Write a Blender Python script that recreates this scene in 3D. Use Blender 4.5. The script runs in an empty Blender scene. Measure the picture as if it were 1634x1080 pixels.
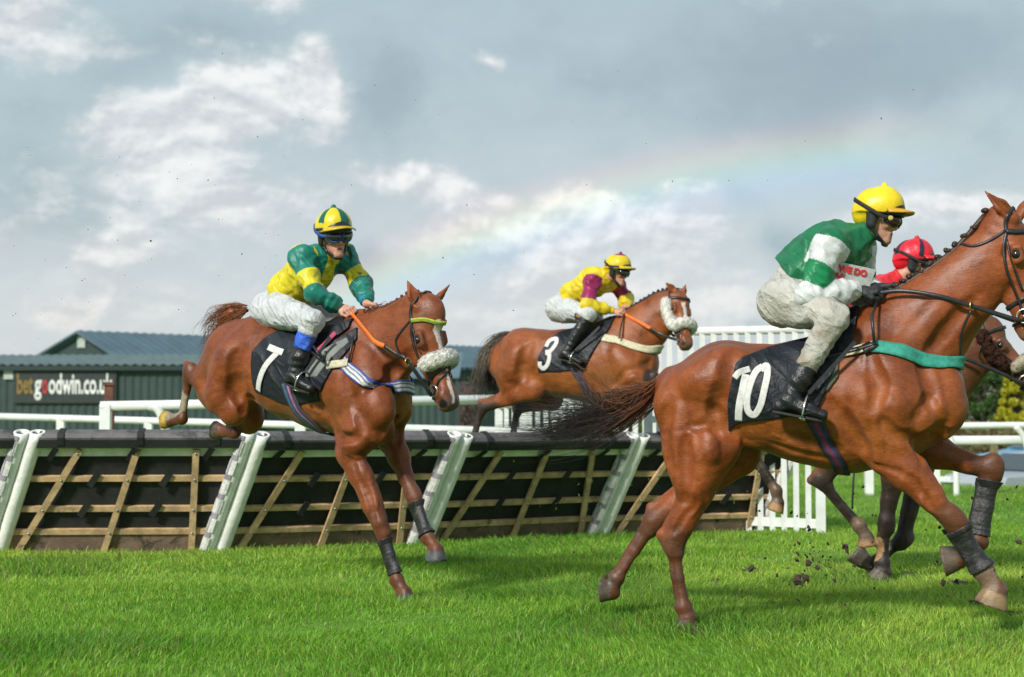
import bpy, math, random
import numpy as np
from mathutils import Vector, Matrix

scene = bpy.context.scene
R_ = math.radians
rng = np.random.default_rng(7)
random.seed(7)

# ---------------------------------------------------------------- camera
PH_W, PH_H, FPX, CAM_Z, HORIZON = 1634, 1080, 2600.0, 1.12, 670.0
PITCH = math.atan((HORIZON - PH_H / 2) / FPX)
cam_d = bpy.data.cameras.new("camera")
cam = bpy.data.objects.new("camera", cam_d)
scene.collection.objects.link(cam)
cam.location = (0, 0, CAM_Z)
cam.rotation_euler = (math.pi / 2 + PITCH, 0, 0)
cam_d.sensor_width = 36
cam_d.lens = 36 * FPX / PH_W
cam_d.clip_start = 0.1
cam_d.clip_end = 3000
cam_d.dof.use_dof = True
cam_d.dof.focus_distance = 9.3
cam_d.dof.aperture_fstop = 2.8
scene.camera = cam

# ---------------------------------------------------------------- light
SUN_AZ, SUN_EL = R_(216), R_(35)          # behind the camera, over its left shoulder
BOW_AZ, BOW_EL = R_(195), R_(32)          # the rainbow's own axis, fitted to the arc
SUN = Vector((math.sin(SUN_AZ) * math.cos(SUN_EL), math.cos(SUN_AZ) * math.cos(SUN_EL), math.sin(SUN_EL)))
sd = bpy.data.lights.new("sun", 'SUN')
sd.energy = 4.2
sd.angle = R_(7)
sd.color = (1.0, 0.95, 0.87)
sun = bpy.data.objects.new("sun", sd)
scene.collection.objects.link(sun)
sun.rotation_euler = SUN.to_track_quat('Z', 'Y').to_euler()
scene.view_settings.view_transform = 'Standard'
scene.view_settings.look = 'None'
scene.view_settings.exposure = 0.06
scene.view_settings.gamma = 1.0
scene.view_settings.use_curve_mapping = False
scene.cycles.max_bounces = 6
scene.cycles.transparent_max_bounces = 6
scene.cycles.use_denoising = True


# ---------------------------------------------------------------- node helper
class NT:
    def __init__(s, tree):
        s.t = tree; s.n = tree.nodes; s.l = tree.links
    def new(s, typ, **kw):
        n = s.n.new(typ)
        for k, v in kw.items():
            setattr(n, k, v)
        return n
    def put(s, sock, v):
        if hasattr(v, 'is_output') or isinstance(v, bpy.types.NodeSocket):
            s.l.new(v, sock)
        elif v is not None:
            sock.default_value = v
    def m(s, op, a, b=None, c=None, clamp=False):
        n = s.new('ShaderNodeMath', operation=op, use_clamp=clamp)
        s.put(n.inputs[0], a)
        if b is not None: s.put(n.inputs[1], b)
        if c is not None: s.put(n.inputs[2], c)
        return n.outputs[0]
    def vm(s, op, a, b=None):
        n = s.new('ShaderNodeVectorMath', operation=op)
        s.put(n.inputs[0], a)
        if b is not None: s.put(n.inputs[1], b)
        return n.outputs['Value'] if op in ('DOT_PRODUCT', 'LENGTH') else n.outputs[0]
    def mix(s, f, a, b, blend='MIX'):
        n = s.new('ShaderNodeMix', data_type='RGBA', blend_type=blend)
        s.put(n.inputs[0], f); s.put(n.inputs[6], a); s.put(n.inputs[7], b)
        return n.outputs[2]
    def ramp(s, f, stops, interp='LINEAR'):
        n = s.new('ShaderNodeValToRGB')
        cr = n.color_ramp; cr.interpolation = interp
        while len(cr.elements) > 1: cr.elements.remove(cr.elements[-1])
        for i, (p, c) in enumerate(stops):
            e = cr.elements[0] if i == 0 else cr.elements.new(p)
            e.position = p
            e.color = (*c, 1) if len(c) == 3 else c
        s.put(n.inputs[0], f)
        return n.outputs[0]
    def noise(s, vec, scale, detail=4, rough=0.5, dist=0.0):
        n = s.new('ShaderNodeTexNoise')
        s.put(n.inputs['Vector'], vec)
        n.inputs['Scale'].default_value = scale; n.inputs['Detail'].default_value = detail
        n.inputs['Roughness'].default_value = rough; n.inputs['Distortion'].default_value = dist
        return n.outputs['Fac']
    def mapr(s, v, a, b, c=0.0, d=1.0, smooth=True):
        n = s.new('ShaderNodeMapRange', interpolation_type='SMOOTHSTEP' if smooth else 'LINEAR')
        s.put(n.inputs[0], v)
        for i, x in enumerate((a, b, c, d)): s.put(n.inputs[i + 1], x)
        return n.outputs[0]
    def comb(s, x, y, z):
        n = s.new('ShaderNodeCombineXYZ')
        s.put(n.inputs[0], x); s.put(n.inputs[1], y); s.put(n.inputs[2], z)
        return n.outputs[0]


# ---------------------------------------------------------------- sky
w = bpy.data.worlds.new("World"); scene.world = w; w.use_nodes = True
N = NT(w.node_tree); N.n.clear()
tc = N.new('ShaderNodeTexCoord')
sep = N.new('ShaderNodeSeparateXYZ'); N.l.new(tc.outputs['Generated'], sep.inputs[0])
X, Y, Z = sep.outputs
az = N.m('ARCTAN2', X, Y)
el = N.m('ARCSINE', Z)
sky = N.new('ShaderNodeTexSky', sky_type='NISHITA')
sky.sun_disc = False; sky.sun_elevation = SUN_EL; sky.sun_rotation = SUN_AZ
bg1 = N.new('ShaderNodeBackground'); N.l.new(sky.outputs[0], bg1.inputs[0]); bg1.inputs[1].default_value = 0.09
u = N.m('MULTIPLY', az, FPX / 1000.0)                 # kilopixels of the view, from the middle
v = N.m('MULTIPLY', el, FPX / 1000.0)                 # kilopixels above the horizon
V0 = N.comb(u, v, 0.0)
warp = N.new('ShaderNodeTexNoise'); warp.inputs['Scale'].default_value = 4.0; warp.inputs['Detail'].default_value = 5
warp.inputs['Roughness'].default_value = 0.6
N.l.new(V0, warp.inputs['Vector'])
wv = N.vm('SUBTRACT', warp.outputs['Color'], (0.5, 0.5, 0.5))
sc1 = N.new('ShaderNodeVectorMath', operation='SCALE'); N.l.new(wv, sc1.inputs[0]); sc1.inputs['Scale'].default_value = 0.17
V1 = N.vm('ADD', V0, sc1.outputs[0])
sp1 = N.new('ShaderNodeSeparateXYZ'); N.l.new(V1, sp1.inputs[0])
U1, W1 = sp1.outputs[0], sp1.outputs[1]
def blob(px, py, rx, ry, amp, rot=0.0, hard=1.0):
    cx, cy = (px - 817) / 1000, (670 - py) / 1000
    c, s_ = math.cos(R_(rot)), math.sin(R_(rot))
    dx = N.m('SUBTRACT', U1, cx); dy = N.m('SUBTRACT', W1, cy)
    a = N.m('MULTIPLY', N.m('ADD', N.m('MULTIPLY', dx, c), N.m('MULTIPLY', dy, s_)), 1000 / rx)
    b = N.m('MULTIPLY', N.m('SUBTRACT', N.m('MULTIPLY', dy, c), N.m('MULTIPLY', dx, s_)), 1000 / ry)
    q = N.m('ADD', N.m('MULTIPLY', a, a), N.m('MULTIPLY', b, b))
    return N.m('MULTIPLY', N.m('EXPONENT', N.m('MULTIPLY', q, -hard)), amp)
def blobs(lst):
    t = 0.0
    for b in lst: t = N.m('ADD', t, blob(*b))
    return t
n1 = N.noise(N.vm('MULTIPLY', V0, (1.0, 1.6, 1.0)), 3.2, 7, 0.58, 0.3)
n2 = N.noise(N.vm('ADD', N.vm('MULTIPLY', V0, (1.0, 1.5, 1.0)), (3.1, 1.7, 0)), 9.0, 8, 0.62, 0.2)
nz = N.m('ADD', N.m('MULTIPLY', N.m('SUBTRACT', n1, 0.5), 1.35), N.m('MULTIPLY', N.m('SUBTRACT', n2, 0.5), 1.1))
white = blobs([(300, 290, 260, 110, .38, 25), (150, 100, 170, 60, .30), (330, 172, 150, 48, .95, 20), (520, 120, 40, 62, 0.8), (270, 250, 120, 90, 0.5), (440, 150, 100, 40, 0.45, 22),
               (40, 50, 110, 60, 0.8), (430, 8, 90, 26, 0.6), (640, 290, 90, 30, 1.0), (760, 312, 80, 20, 0.8), (930, 315, 45, 38, 1.15),
               (1070, 335, 90, 34, 1.0, 0), (990, 370, 190, 45, 0.75), (400, 350, 110, 40, 0.75), (180, 415, 60, 24, 0.5), (110, 485, 60, 16, 0.75),
               (775, 118, 30, 14, 0.6), (1530, 350, 150, 35, 0.75), (1110, 470, 190, 70, 0.7), (800, 470, 150, 90, 0.45), (560, 520, 200, 40, 0.3),
               (700, 390, 120, 40, 0.4), (250, 470, 200, 60, 0.3), (20, 400, 60, 60, 0.35), (1340, 390, 60, 50, 0.45)])
wf = N.mapr(N.m('ADD', white, nz), 0.18, 0.85)
grey = blobs([(1330, 120, 420, 110, 0.8), (610, 160, 70, 100, 0.6), (330, 70, 120, 40, .5), (200, 120, 60, 60, .3), (560, 430, 70, 40, 0.5), (1250, 400, 60, 40, 0.7), (860, 390, 60, 26, 0.6),
              (1180, 330, 60, 30, 0.3), (80, 210, 140, 120, 0.35), (760, 420, 90, 24, 0.5), (1180, 540, 120, 18, 0.3), (120, 350, 120, 60, 0.4)])
gf = N.mapr(N.m('ADD', grey, N.m('MULTIPLY', nz, 0.8)), -0.1, 0.9)
base = N.ramp(N.m('MULTIPLY', v, 1.0 / 0.7), [(0.0, (0.68, 0.71, 0.72)), (0.25, (0.63, 0.68, 0.70)), (0.55, (0.53, 0.62, 0.66)), (1.0, (0.43, 0.56, 0.61))])
colr = N.mix(gf, base, (0.345, 0.450, 0.500, 1))
warmth = N.mapr(v, 0.05, 0.42, 0.35, 0.0)
VU = N.vm('ADD', N.vm('MULTIPLY', N.vm('ADD', V0, (-0.012, 0.022, 0.0)), (1.0, 1.6, 1.0)), (0.0, 0.0, 0.0))
n1b = N.noise(VU, 3.2, 7, 0.58, 0.3)
n2b = N.noise(N.vm('ADD', N.vm('MULTIPLY', N.vm('ADD', V0, (-0.006, 0.010, 0.0)), (1.0, 1.5, 1.0)), (3.1, 1.7, 0)), 9.0, 8, 0.62, 0.2)
lit = N.m('ADD', N.m('MULTIPLY', N.m('SUBTRACT', n1, n1b), 5.0), N.m('MULTIPLY', N.m('SUBTRACT', n2, n2b), 1.6))   # tops of the billows catch the sun
litf = N.mapr(lit, -0.45, 0.45)
wcol = N.mix(litf, (0.60, 0.64, 0.67, 1), (0.92, 0.93, 0.92, 1))
wcol = N.mix(warmth, wcol, (0.76, 0.69, 0.64, 1))
colr = N.mix(1.0, colr, N.mix(litf, (0.975, 0.977, 0.98, 1), (1.02, 1.02, 1.015, 1)), 'MULTIPLY')
colr = N.mix(wf, colr, wcol)
# rainbow: a cone of 41.5 degrees round the point opposite the sun
ang = N.m('MULTIPLY', N.m('ARCCOSINE', N.vm('DOT_PRODUCT', tc.outputs['Generated'], (-math.sin(BOW_AZ) * math.cos(BOW_EL), -math.cos(BOW_AZ) * math.cos(BOW_EL), -math.sin(BOW_EL)))), 180 / math.pi)
bow = N.ramp(N.mapr(ang, 39.3, 42.9, 0, 1, False),
             [(0.0, (0, 0, 0)), (0.12, (0.0, 0.01, 0.02)), (0.30, (0.0, 0.03, 0.10)), (0.42, (0.0, 0.08, 0.13)), (0.55, (0.03, 0.10, 0.04)),
              (0.66, (0.11, 0.09, 0.0)), (0.78, (0.10, 0.03, 0.01)), (0.90, (0.045, 0.0, 0.015)), (1.0, (0, 0, 0))], 'B_SPLINE')
bf = N.m('MULTIPLY', N.mapr(u, -0.46, -0.10), N.mapr(u, 0.78, 0.34))
bf = N.m('MULTIPLY', bf, N.mapr(n1, 0.2, 0.8, 1.45, 2.1))
bw = N.mix(bf, (0, 0, 0, 1), bow)
colr = N.mix(1.0, colr, bw, 'ADD')
bg2 = N.new('ShaderNodeBackground'); N.l.new(colr, bg2.inputs[0]); bg2.inputs[1].default_value = 1.0
mx = N.new('ShaderNodeMixShader'); mx.inputs[0].default_value = 0.93
N.l.new(bg1.outputs[0], mx.inputs[1]); N.l.new(bg2.outputs[0], mx.inputs[2])
wo = N.new('ShaderNodeOutputWorld'); N.l.new(mx.outputs[0], wo.inputs[0])


# ================================================================ geometry engine
C_RIGHT = np.array([1.0, 0, 0]); C_FWD = np.array([0, math.cos(PITCH), math.sin(PITCH)]); C_UP = np.array([0, -math.sin(PITCH), math.cos(PITCH)])
CAM = np.array([0, 0, CAM_Z])
def ray(px, py):
    return C_RIGHT * ((px - PH_W / 2) / FPX) + C_UP * ((PH_H / 2 - py) / FPX) + C_FWD
def at(px, py, Y):
    d = ray(px, py); return CAM + d * (Y / d[1])
def at_z(px, py, z=0.0):
    d = ray(px, py); return CAM + d * ((z - CAM_Z) / d[2])

class Frame:
    """upright body frame: x = heading, y = left, z = up"""
    def __init__(s, px, Y, deg):
        p = at(px, HORIZON, Y); s.o = np.array([p[0], p[1], 0.0])
        a = R_(deg); s.h = np.array([math.cos(a), -math.sin(a), 0.0]); s.l = np.array([math.sin(a), math.cos(a), 0.0]); s.deg = deg
    def loc(s, p):
        q = np.asarray(p) - s.o
        return np.stack([q @ s.h, q @ s.l, q[..., 2]], -1)
    def J(s, px, py, lat=0.0):       # ray meets the upright plane 'lat' metres to the right of the midline
        d = ray(px, py)
        t = (-lat - (CAM - s.o) @ s.l) / (d @ s.l)
        return s.loc(CAM + d * t)
    def D(s, px, py, Y):
        return s.loc(at(px, py, Y))
    def place(s, o):
        o.location = s.o; o.rotation_euler = (0, 0, -R_(s.deg))

def smoothstep(a, b, x):
    t = np.clip((x - a) / (b - a + 1e-12), 0, 1); return t * t * (3 - 2 * t)

_NS = {}
def snoise(P, freq, seed=0, stretch=(1, 1, 1)):
    if seed not in _NS:
        r = np.random.default_rng(seed + 100)
        k = r.normal(size=(14, 3)); k /= np.linalg.norm(k, axis=1)[:, None]
        _NS[seed] = (k * r.uniform(0.6, 1.9, (14, 1)), r.uniform(0, 6.28, 14), r.uniform(0, 6.28, 14))
    k, ph, ph2 = _NS[seed]
    Q = np.asarray(P, np.float32) * (np.array(stretch) * freq)
    q = np.zeros(len(Q), np.float32)
    w1 = np.sin(Q @ k[0] * 0.7 + ph2[0]) * 0.9; w2 = np.sin(Q @ k[1] * 0.6 + ph2[1]) * 0.9
    for i in range(14):
        q += np.sin(Q @ k[i] + ph[i] + (w1 if i % 2 else w2))
    return q / 5.0

class Prim:
    def __init__(s, a, b=None, ra=0.1, rb=None, sa=1.0, sb=None, k=0.03, op='add', B=None, plane=None):
        s.a = np.array(a, float); s.b = s.a + 1e-5 if b is None else np.array(b, float)
        s.ra = ra; s.rb = ra if rb is None else rb
        s.sa = sa; s.sb = sa if sb is None else sb
        s.k = k; s.op = op; s.B = None if B is None else np.array(B, float); s.plane = plane
        s.rmax = max(s.ra, s.rb) * max(1.0, s.sa, s.sb)
    def box(s, pad):
        m = s.rmax + pad
        return np.minimum(s.a, s.b) - m, np.maximum(s.a, s.b) + m
    def dist(s, X, Y, Z):
        a, b = s.a, s.b
        dx, dy, dz = X - a[0], Y - a[1], Z - a[2]
        ab = b - a; L = float(ab @ ab)
        t = np.clip((dx * ab[0] + dy * ab[1] + dz * ab[2]) / L, 0, 1)
        ex, ey, ez = dx - t * ab[0], dy - t * ab[1], dz - t * ab[2]
        sq = s.sa + (s.sb - s.sa) * t
        if s.B is not None:
            B = s.B
            ex, ey, ez = (B[0][0] * ex + B[0][1] * ey + B[0][2] * ez, B[1][0] * ex + B[1][1] * ey + B[1][2] * ez,
                          B[2][0] * ex + B[2][1] * ey + B[2][2] * ez)
        ey = ey / sq
        d = np.sqrt(ex * ex + ey * ey + ez * ez) - (s.ra + (s.rb - s.ra) * t)
        if s.plane is not None:
            p, n = s.plane
            d = np.maximum(d, (X - p[0]) * n[0] + (Y - p[1]) * n[1] + (Z - p[2]) * n[2])
        return d

def combine(D, d, k, op):
    if op == 'add':
        h = np.maximum(k - np.abs(D - d), 0) / k
        return np.minimum(D, d) - h * h * (k * 0.25)
    d = -d
    h = np.maximum(k - np.abs(D - d), 0) / k
    return np.maximum(D, d) + h * h * (k * 0.25)

class Field:
    def __init__(s, prims, disp=None):
        s.p = prims; s.disp = disp
    def bounds(s, pad=0.03):
        lo = np.min([q.box(0)[0] for q in s.p if q.op == 'add'], 0) - pad
        hi = np.max([q.box(0)[1] for q in s.p if q.op == 'add'], 0) + pad
        return lo, hi
    def grid(s, lo, hi, h):
        n = np.maximum(np.ceil((hi - lo) / h).astype(int) + 1, 4)
        ax = [(lo[i] + h * np.arange(n[i])).astype(np.float32) for i in range(3)]
        D = np.full(n, 0.2, np.float32)
        for q in s.p:
            a, b = q.box(q.k + 2.5 * h)
            i0 = np.maximum(np.floor((a - lo) / h).astype(int), 0); i1 = np.minimum(np.ceil((b - lo) / h).astype(int) + 1, n)
            if np.any(i1 <= i0): continue
            X = ax[0][i0[0]:i1[0], None, None]; Y = ax[1][None, i0[1]:i1[1], None]; Z = ax[2][None, None, i0[2]:i1[2]]
            sl = tuple(slice(i0[j], i1[j]) for j in range(3))
            D[sl] = combine(D[sl], q.dist(X, Y, Z), q.k, q.op)
        if s.disp is not None:
            idx = np.argwhere(np.abs(D) < 0.035)
            P = lo + idx * h
            D[idx[:, 0], idx[:, 1], idx[:, 2]] -= s.disp(P).astype(np.float32)
        return D
    def val(s, P):
        P = np.asarray(P, float)
        D = np.full(len(P), 0.2)
        for q in s.p:
            D = combine(D, q.dist(P[:, 0], P[:, 1], P[:, 2]), q.k, q.op)
        if s.disp is not None: D = D - s.disp(P)
        return D
    def grad(s, P, e=0.004):
        g = np.stack([s.val(P + np.eye(3)[i] * e) - s.val(P - np.eye(3)[i] * e) for i in range(3)], -1)
        return g / (2 * e)
    def project(s, P, off=0.0, it=7):
        P = np.array(P, float)
        for _ in range(it):
            g = s.grad(P); gg = np.maximum((g * g).sum(1), 0.05)
            st = (s.val(P) - off)[:, None] * g / gg[:, None]
            l = np.linalg.norm(st, axis=1)[:, None]
            P -= st * np.minimum(1, 0.03 / np.maximum(l, 1e-9))
        g = s.grad(P); g /= np.maximum(np.linalg.norm(g, axis=1)[:, None], 1e-6)
        return P, g
    def march(s, P, d, off, far=1.2):   # walk from P along unit d until the surface offset is met
        P = np.array(P, float); d = np.asarray(d, float); t = np.zeros(len(P))
        for _ in range(70):
            v_ = s.val(P + d * t[:, None]) - off
            t += np.clip(v_, -0.01, 0.05) * 0.7
        ok = t < far
        return P + d * t[:, None], ok

def surfnet(D, lo, h):
    S = D < 0
    c = np.zeros(tuple(np.array(D.shape) - 1), np.int8)
    cs = [(i, j, k) for i in (0, 1) for j in (0, 1) for k in (0, 1)]
    sh = c.shape
    for i, j, k in cs:
        c += S[i:i + sh[0], j:j + sh[1], k:k + sh[2]]
    act = (c > 0) & (c < 8)
    idx = np.argwhere(act)
    ids = np.full(sh, -1, np.int32); ids[act] = np.arange(len(idx))
    pos = np.zeros((len(idx), 3)); cnt = np.zeros(len(idx))
    for a in cs:
        for ax in range(3):
            if a[ax] == 0:
                b = list(a); b[ax] = 1
                v0 = D[idx[:, 0] + a[0], idx[:, 1] + a[1], idx[:, 2] + a[2]]
                v1 = D[idx[:, 0] + b[0], idx[:, 1] + b[1], idx[:, 2] + b[2]]
                cr = (v0 < 0) != (v1 < 0)
                t = np.where(cr, v0 / np.where(cr, v0 - v1, 1), 0)
                p = np.array(a, float)[None] + np.zeros((len(idx), 3)); p[:, ax] += t
                pos += p * cr[:, None]; cnt += cr
    V = lo + (idx + pos / cnt[:, None]) * h
    faces = []
    for ax in range(3):
        u_, w_ = (ax + 1) % 3, (ax + 2) % 3
        s0 = [slice(None)] * 3; s1 = [slice(None)] * 3
        s0[ax] = slice(0, -1); s1[ax] = slice(1, None)
        e0 = S[tuple(s0)]; e1 = S[tuple(s1)]
        E = np.argwhere(e0 != e1)
        ok = (E[:, u_] > 0) & (E[:, w_] > 0) & (E[:, u_] < D.shape[u_] - 1) & (E[:, w_] < D.shape[w_] - 1)
        E = E[ok]
        def cell(du, dw):
            q = E.copy(); q[:, u_] += du; q[:, w_] += dw
            return ids[q[:, 0], q[:, 1], q[:, 2]]
        f = np.stack([cell(-1, -1), cell(0, -1), cell(0, 0), cell(-1, 0)], 1)
        flip = ~e0[E[:, 0], E[:, 1], E[:, 2]]
        f[flip] = f[flip][:, ::-1]
        faces.append(f)
    F = np.concatenate(faces)
    F = F[(F >= 0).all(1)]
    return V, F

# ---------------------------------------------------------------- mesh building
def text_mesh(s, size, ext=.002, bold=0.0, spacing=1.0):
    cu = bpy.data.curves.new('txt', 'FONT'); cu.body = s; cu.size = size; cu.extrude = ext; cu.offset = bold; cu.space_character = spacing; cu.resolution_u = 3
    o = bpy.data.objects.new('txt', cu); COL.objects.link(o); bpy.context.view_layer.update()
    me = bpy.data.meshes.new_from_object(o.evaluated_get(bpy.context.evaluated_depsgraph_get())); bpy.data.objects.remove(o); return me
def put_text(s, size, origin, xdir, updir, mat, parent, name='lettering', bold=0.0, spacing=1.0, ext=.002, fit=None):
    me = text_mesh(s, size, ext, bold, spacing)
    V = np.array([v_.co[:] for v_ in me.vertices])
    if fit: V[:, 0] *= fit / max(V[:, 0].max(), 1e-6)
    x = np.array(xdir, float); x /= np.linalg.norm(x); n = np.cross(x, np.array(updir, float)); n /= np.linalg.norm(n); y = np.cross(n, x)
    V = np.array(origin) + V[:, :1] * x + V[:, 1:2] * y + V[:, 2:3] * n
    me.vertices.foreach_set('co', V.astype(np.float32).ravel()); me.update()
    return link(name, me, mat, parent)
def unit(v_): v_ = np.asarray(v_, float); return v_ / np.linalg.norm(v_)
def sphere(c, r, n=12, m=8, sc=(1, 1, 1)):
    V = []; F = []
    for i in range(m + 1):
        th = math.pi * i / m
        for j in range(n):
            a = 2 * math.pi * j / n
            V.append((c[0] + r * sc[0] * math.sin(th) * math.cos(a), c[1] + r * sc[1] * math.sin(th) * math.sin(a), c[2] + r * sc[2] * math.cos(th)))
    for i in range(m):
        for j in range(n):
            F.append((i * n + j, (i + 1) * n + j, (i + 1) * n + (j + 1) % n, i * n + (j + 1) % n))
    return np.array(V), F

COL = scene.collection
def np_mesh(name, V, F, smooth=True, col=None, uv=None):
    me = bpy.data.meshes.new(name)
    V = np.asarray(V, np.float32); F = np.asarray(F, np.int32)
    me.vertices.add(len(V)); me.vertices.foreach_set('co', V.ravel())
    n = F.shape[1]
    me.loops.add(F.size); me.loops.foreach_set('vertex_index', F.ravel())
    me.polygons.add(len(F))
    me.polygons.foreach_set('loop_start', np.arange(len(F), dtype=np.int32) * n)
    me.polygons.foreach_set('loop_total', np.full(len(F), n, np.int32))
    if smooth: me.polygons.foreach_set('use_smooth', np.ones(len(F), bool))
    me.update()
    if col is not None:
        a = me.color_attributes.new('Col', 'FLOAT_COLOR', 'POINT')
        cc = np.ones((len(V), 4), np.float32); cc[:, :3] = col
        a.data.foreach_set('color', cc.ravel())
    me.validate()
    return me

def link(name, me, mat=None, parent=None, label=None, cat=None, group=None, kind=None):
    o = bpy.data.objects.new(name, me); COL.objects.link(o)
    if mat is not None and me is not None and len(me.materials) == 0: me.materials.append(mat)
    if parent is not None: o.parent = parent
    return tag(o, label, cat, group, kind)
def tag(o, label=None, cat=None, group=None, kind=None):
    if label: o['label'] = label
    if cat: o['category'] = cat
    if group: o['group'] = group
    if kind: o['kind'] = kind
    return o

class Mesh:
    """loose polygon collector"""
    def __init__(s): s.v = []; s.f = []; s.c = []
    def add(s, V, F, col=None):
        b = sum(len(x) for x in s.v)
        V = np.asarray(V, float).reshape(-1, 3)
        s.v.append(V); s.f += [tuple(int(i) + b for i in f) for f in F]
        s.c.append(np.tile(np.array(col if col is not None else (1, 1, 1), float), (len(V), 1)) if col is None or np.ndim(col) == 1 else np.asarray(col))
    def box(s, lo, hi, M=None, col=None):
        x0, y0, z0 = lo; x1, y1, z1 = hi
        V = np.array([(x0, y0, z0), (x1, y0, z0), (x1, y1, z0), (x0, y1, z0), (x0, y0, z1), (x1, y0, z1), (x1, y1, z1), (x0, y1, z1)], float)
        if M is not None: V = V @ np.array(M[0]).T + M[1]
        s.add(V, [(0, 3, 2, 1), (4, 5, 6, 7), (0, 1, 5, 4), (1, 2, 6, 5), (2, 3, 7, 6), (3, 0, 4, 7)], col)
    def bar(s, a, b, w_, t_, up=(0, 0, 1), col=None, bev=0.0):
        """box section bar from a to b; w_ across (side), t_ along 'up'"""
        a = np.array(a, float); b = np.array(b, float); d = b - a; L = np.linalg.norm(d); d /= L
        up = np.array(up, float); sd_ = np.cross(d, up); sd_ /= np.linalg.norm(sd_); up2 = np.cross(sd_, d)
        if bev <= 0:
            q = [(-.5, -.5), (.5, -.5), (.5, .5), (-.5, .5)]
        else:
            bx, by = bev / w_, bev / t_
            q = [(-.5 + bx, -.5), (.5 - bx, -.5), (.5, -.5 + by), (.5, .5 - by), (.5 - bx, .5), (-.5 + bx, .5), (-.5, .5 - by), (-.5, -.5 + by)]
        n = len(q)
        V = [a + sd_ * (x * w_) + up2 * (y * t_) for x, y in q] + [b + sd_ * (x * w_) + up2 * (y * t_) for x, y in q]
        F = [tuple(range(n))[::-1], tuple(range(n, 2 * n))] + [(i, (i + 1) % n, n + (i + 1) % n, n + i) for i in range(n)]
        s.add(V, F, col)
    def tube(s, pts, r, n=8, cap=True, col=None, closed=False):
        V, F = tube_geo(pts, r, n, cap, closed)
        s.add(V, F, col)
    def mesh(s, name, smooth=False, use_col=False):
        me = bpy.data.meshes.new(name)
        me.from_pydata(np.concatenate(s.v).tolist(), [], s.f)
        if smooth: me.polygons.foreach_set('use_smooth', np.ones(len(me.polygons), bool))
        if use_col:
            a = me.color_attributes.new('Col', 'FLOAT_COLOR', 'POINT')
            cc = np.ones((len(me.vertices), 4), np.float32); cc[:, :3] = np.concatenate(s.c)
            a.data.foreach_set('color', cc.ravel())
        me.update(); return me
    def build(s, name, mat, parent=None, smooth=False, use_col=False, **kw):
        return link(name, s.mesh(name, smooth, use_col), mat, parent, **kw)

def tube_geo(pts, r, n=8, cap=True, closed=False):
    P = np.array(pts, float); m = len(P)
    r = np.full(m, r, float) if np.ndim(r) == 0 else np.array(r, float)
    if closed:
        T = np.roll(P, -1, 0) - np.roll(P, 1, 0)
    else:
        T = np.gradient(P, axis=0)
    T /= np.maximum(np.linalg.norm(T, axis=1)[:, None], 1e-9)
    ref = np.array([0, 0, 1.0]) if abs(T[0][2]) < 0.9 else np.array([1.0, 0, 0])
    u_ = np.cross(T[0], ref); u_ /= np.linalg.norm(u_)
    V = []
    for i in range(m):
        u_ = u_ - T[i] * (u_ @ T[i]); u_ /= np.linalg.norm(u_); w_ = np.cross(T[i], u_)
        for j in range(n):
            a = 2 * math.pi * j / n
            V.append(P[i] + r[i] * (math.cos(a) * u_ + math.sin(a) * w_))
    F = []
    for i in range(m if closed else m - 1):
        i2 = (i + 1) % m
        for j in range(n):
            F.append((i * n + j, i * n + (j + 1) % n, i2 * n + (j + 1) % n, i2 * n + j))
    if cap and not closed:
        F += [tuple(range(n))[::-1], tuple(range((m - 1) * n, m * n))]
    return np.array(V), F

def crom(P, k=8):
    """Catmull-Rom through the points"""
    P = np.array(P, float)
    if len(P) == 2:
        t = np.linspace(0, 1, k + 1)[:, None]; return P[0] * (1 - t) + P[1] * t
    Q = np.vstack([2 * P[0] - P[1], P, 2 * P[-1] - P[-2]]); out = []
    for i in range(1, len(Q) - 2):
        for t in np.linspace(0, 1, k, endpoint=False):
            a, b, c, d = Q[i - 1:i + 3]
            out.append(0.5 * ((2 * b) + (c - a) * t + (2 * a - 5 * b + 4 * c - d) * t * t + (3 * b - a - 3 * c + d) * t ** 3))
    out.append(P[-1]); return np.array(out)

def ribbon(P, side, nrm, width, thick, cols=None):
    """thick strap along P, side = across direction, nrm = outward; width may have several cross points already"""
    P = np.asarray(P)
    if P.ndim == 2: P = P[:, None, :] + side[:, None, :] * np.linspace(-.5, .5, 3)[None, :, None] * width
    m, c = P.shape[:2]
    if nrm.ndim == 2: nrm = nrm[:, None, :]
    top = P + nrm * thick * 0.5; bot = P - nrm * thick * 0.5
    V = np.concatenate([top.reshape(-1, 3), bot.reshape(-1, 3)]); o = m * c; F = []
    for i in range(m - 1):
        for j in range(c - 1):
            a = i * c + j
            F.append((a, a + 1, a + c + 1, a + c)); F.append((o + a, o + a + c, o + a + c + 1, o + a + 1))
        a, b = i * c, i * c + c - 1
        F.append((a, a + c, o + a + c, o + a)); F.append((b, o + b, o + b + c, b + c))
    for i in (0, m - 1):
        for j in range(c - 1):
            a = i * c + j; q = (a, o + a, o + a + 1, a + 1); F.append(q if i == 0 else q[::-1])
    return V, F

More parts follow.
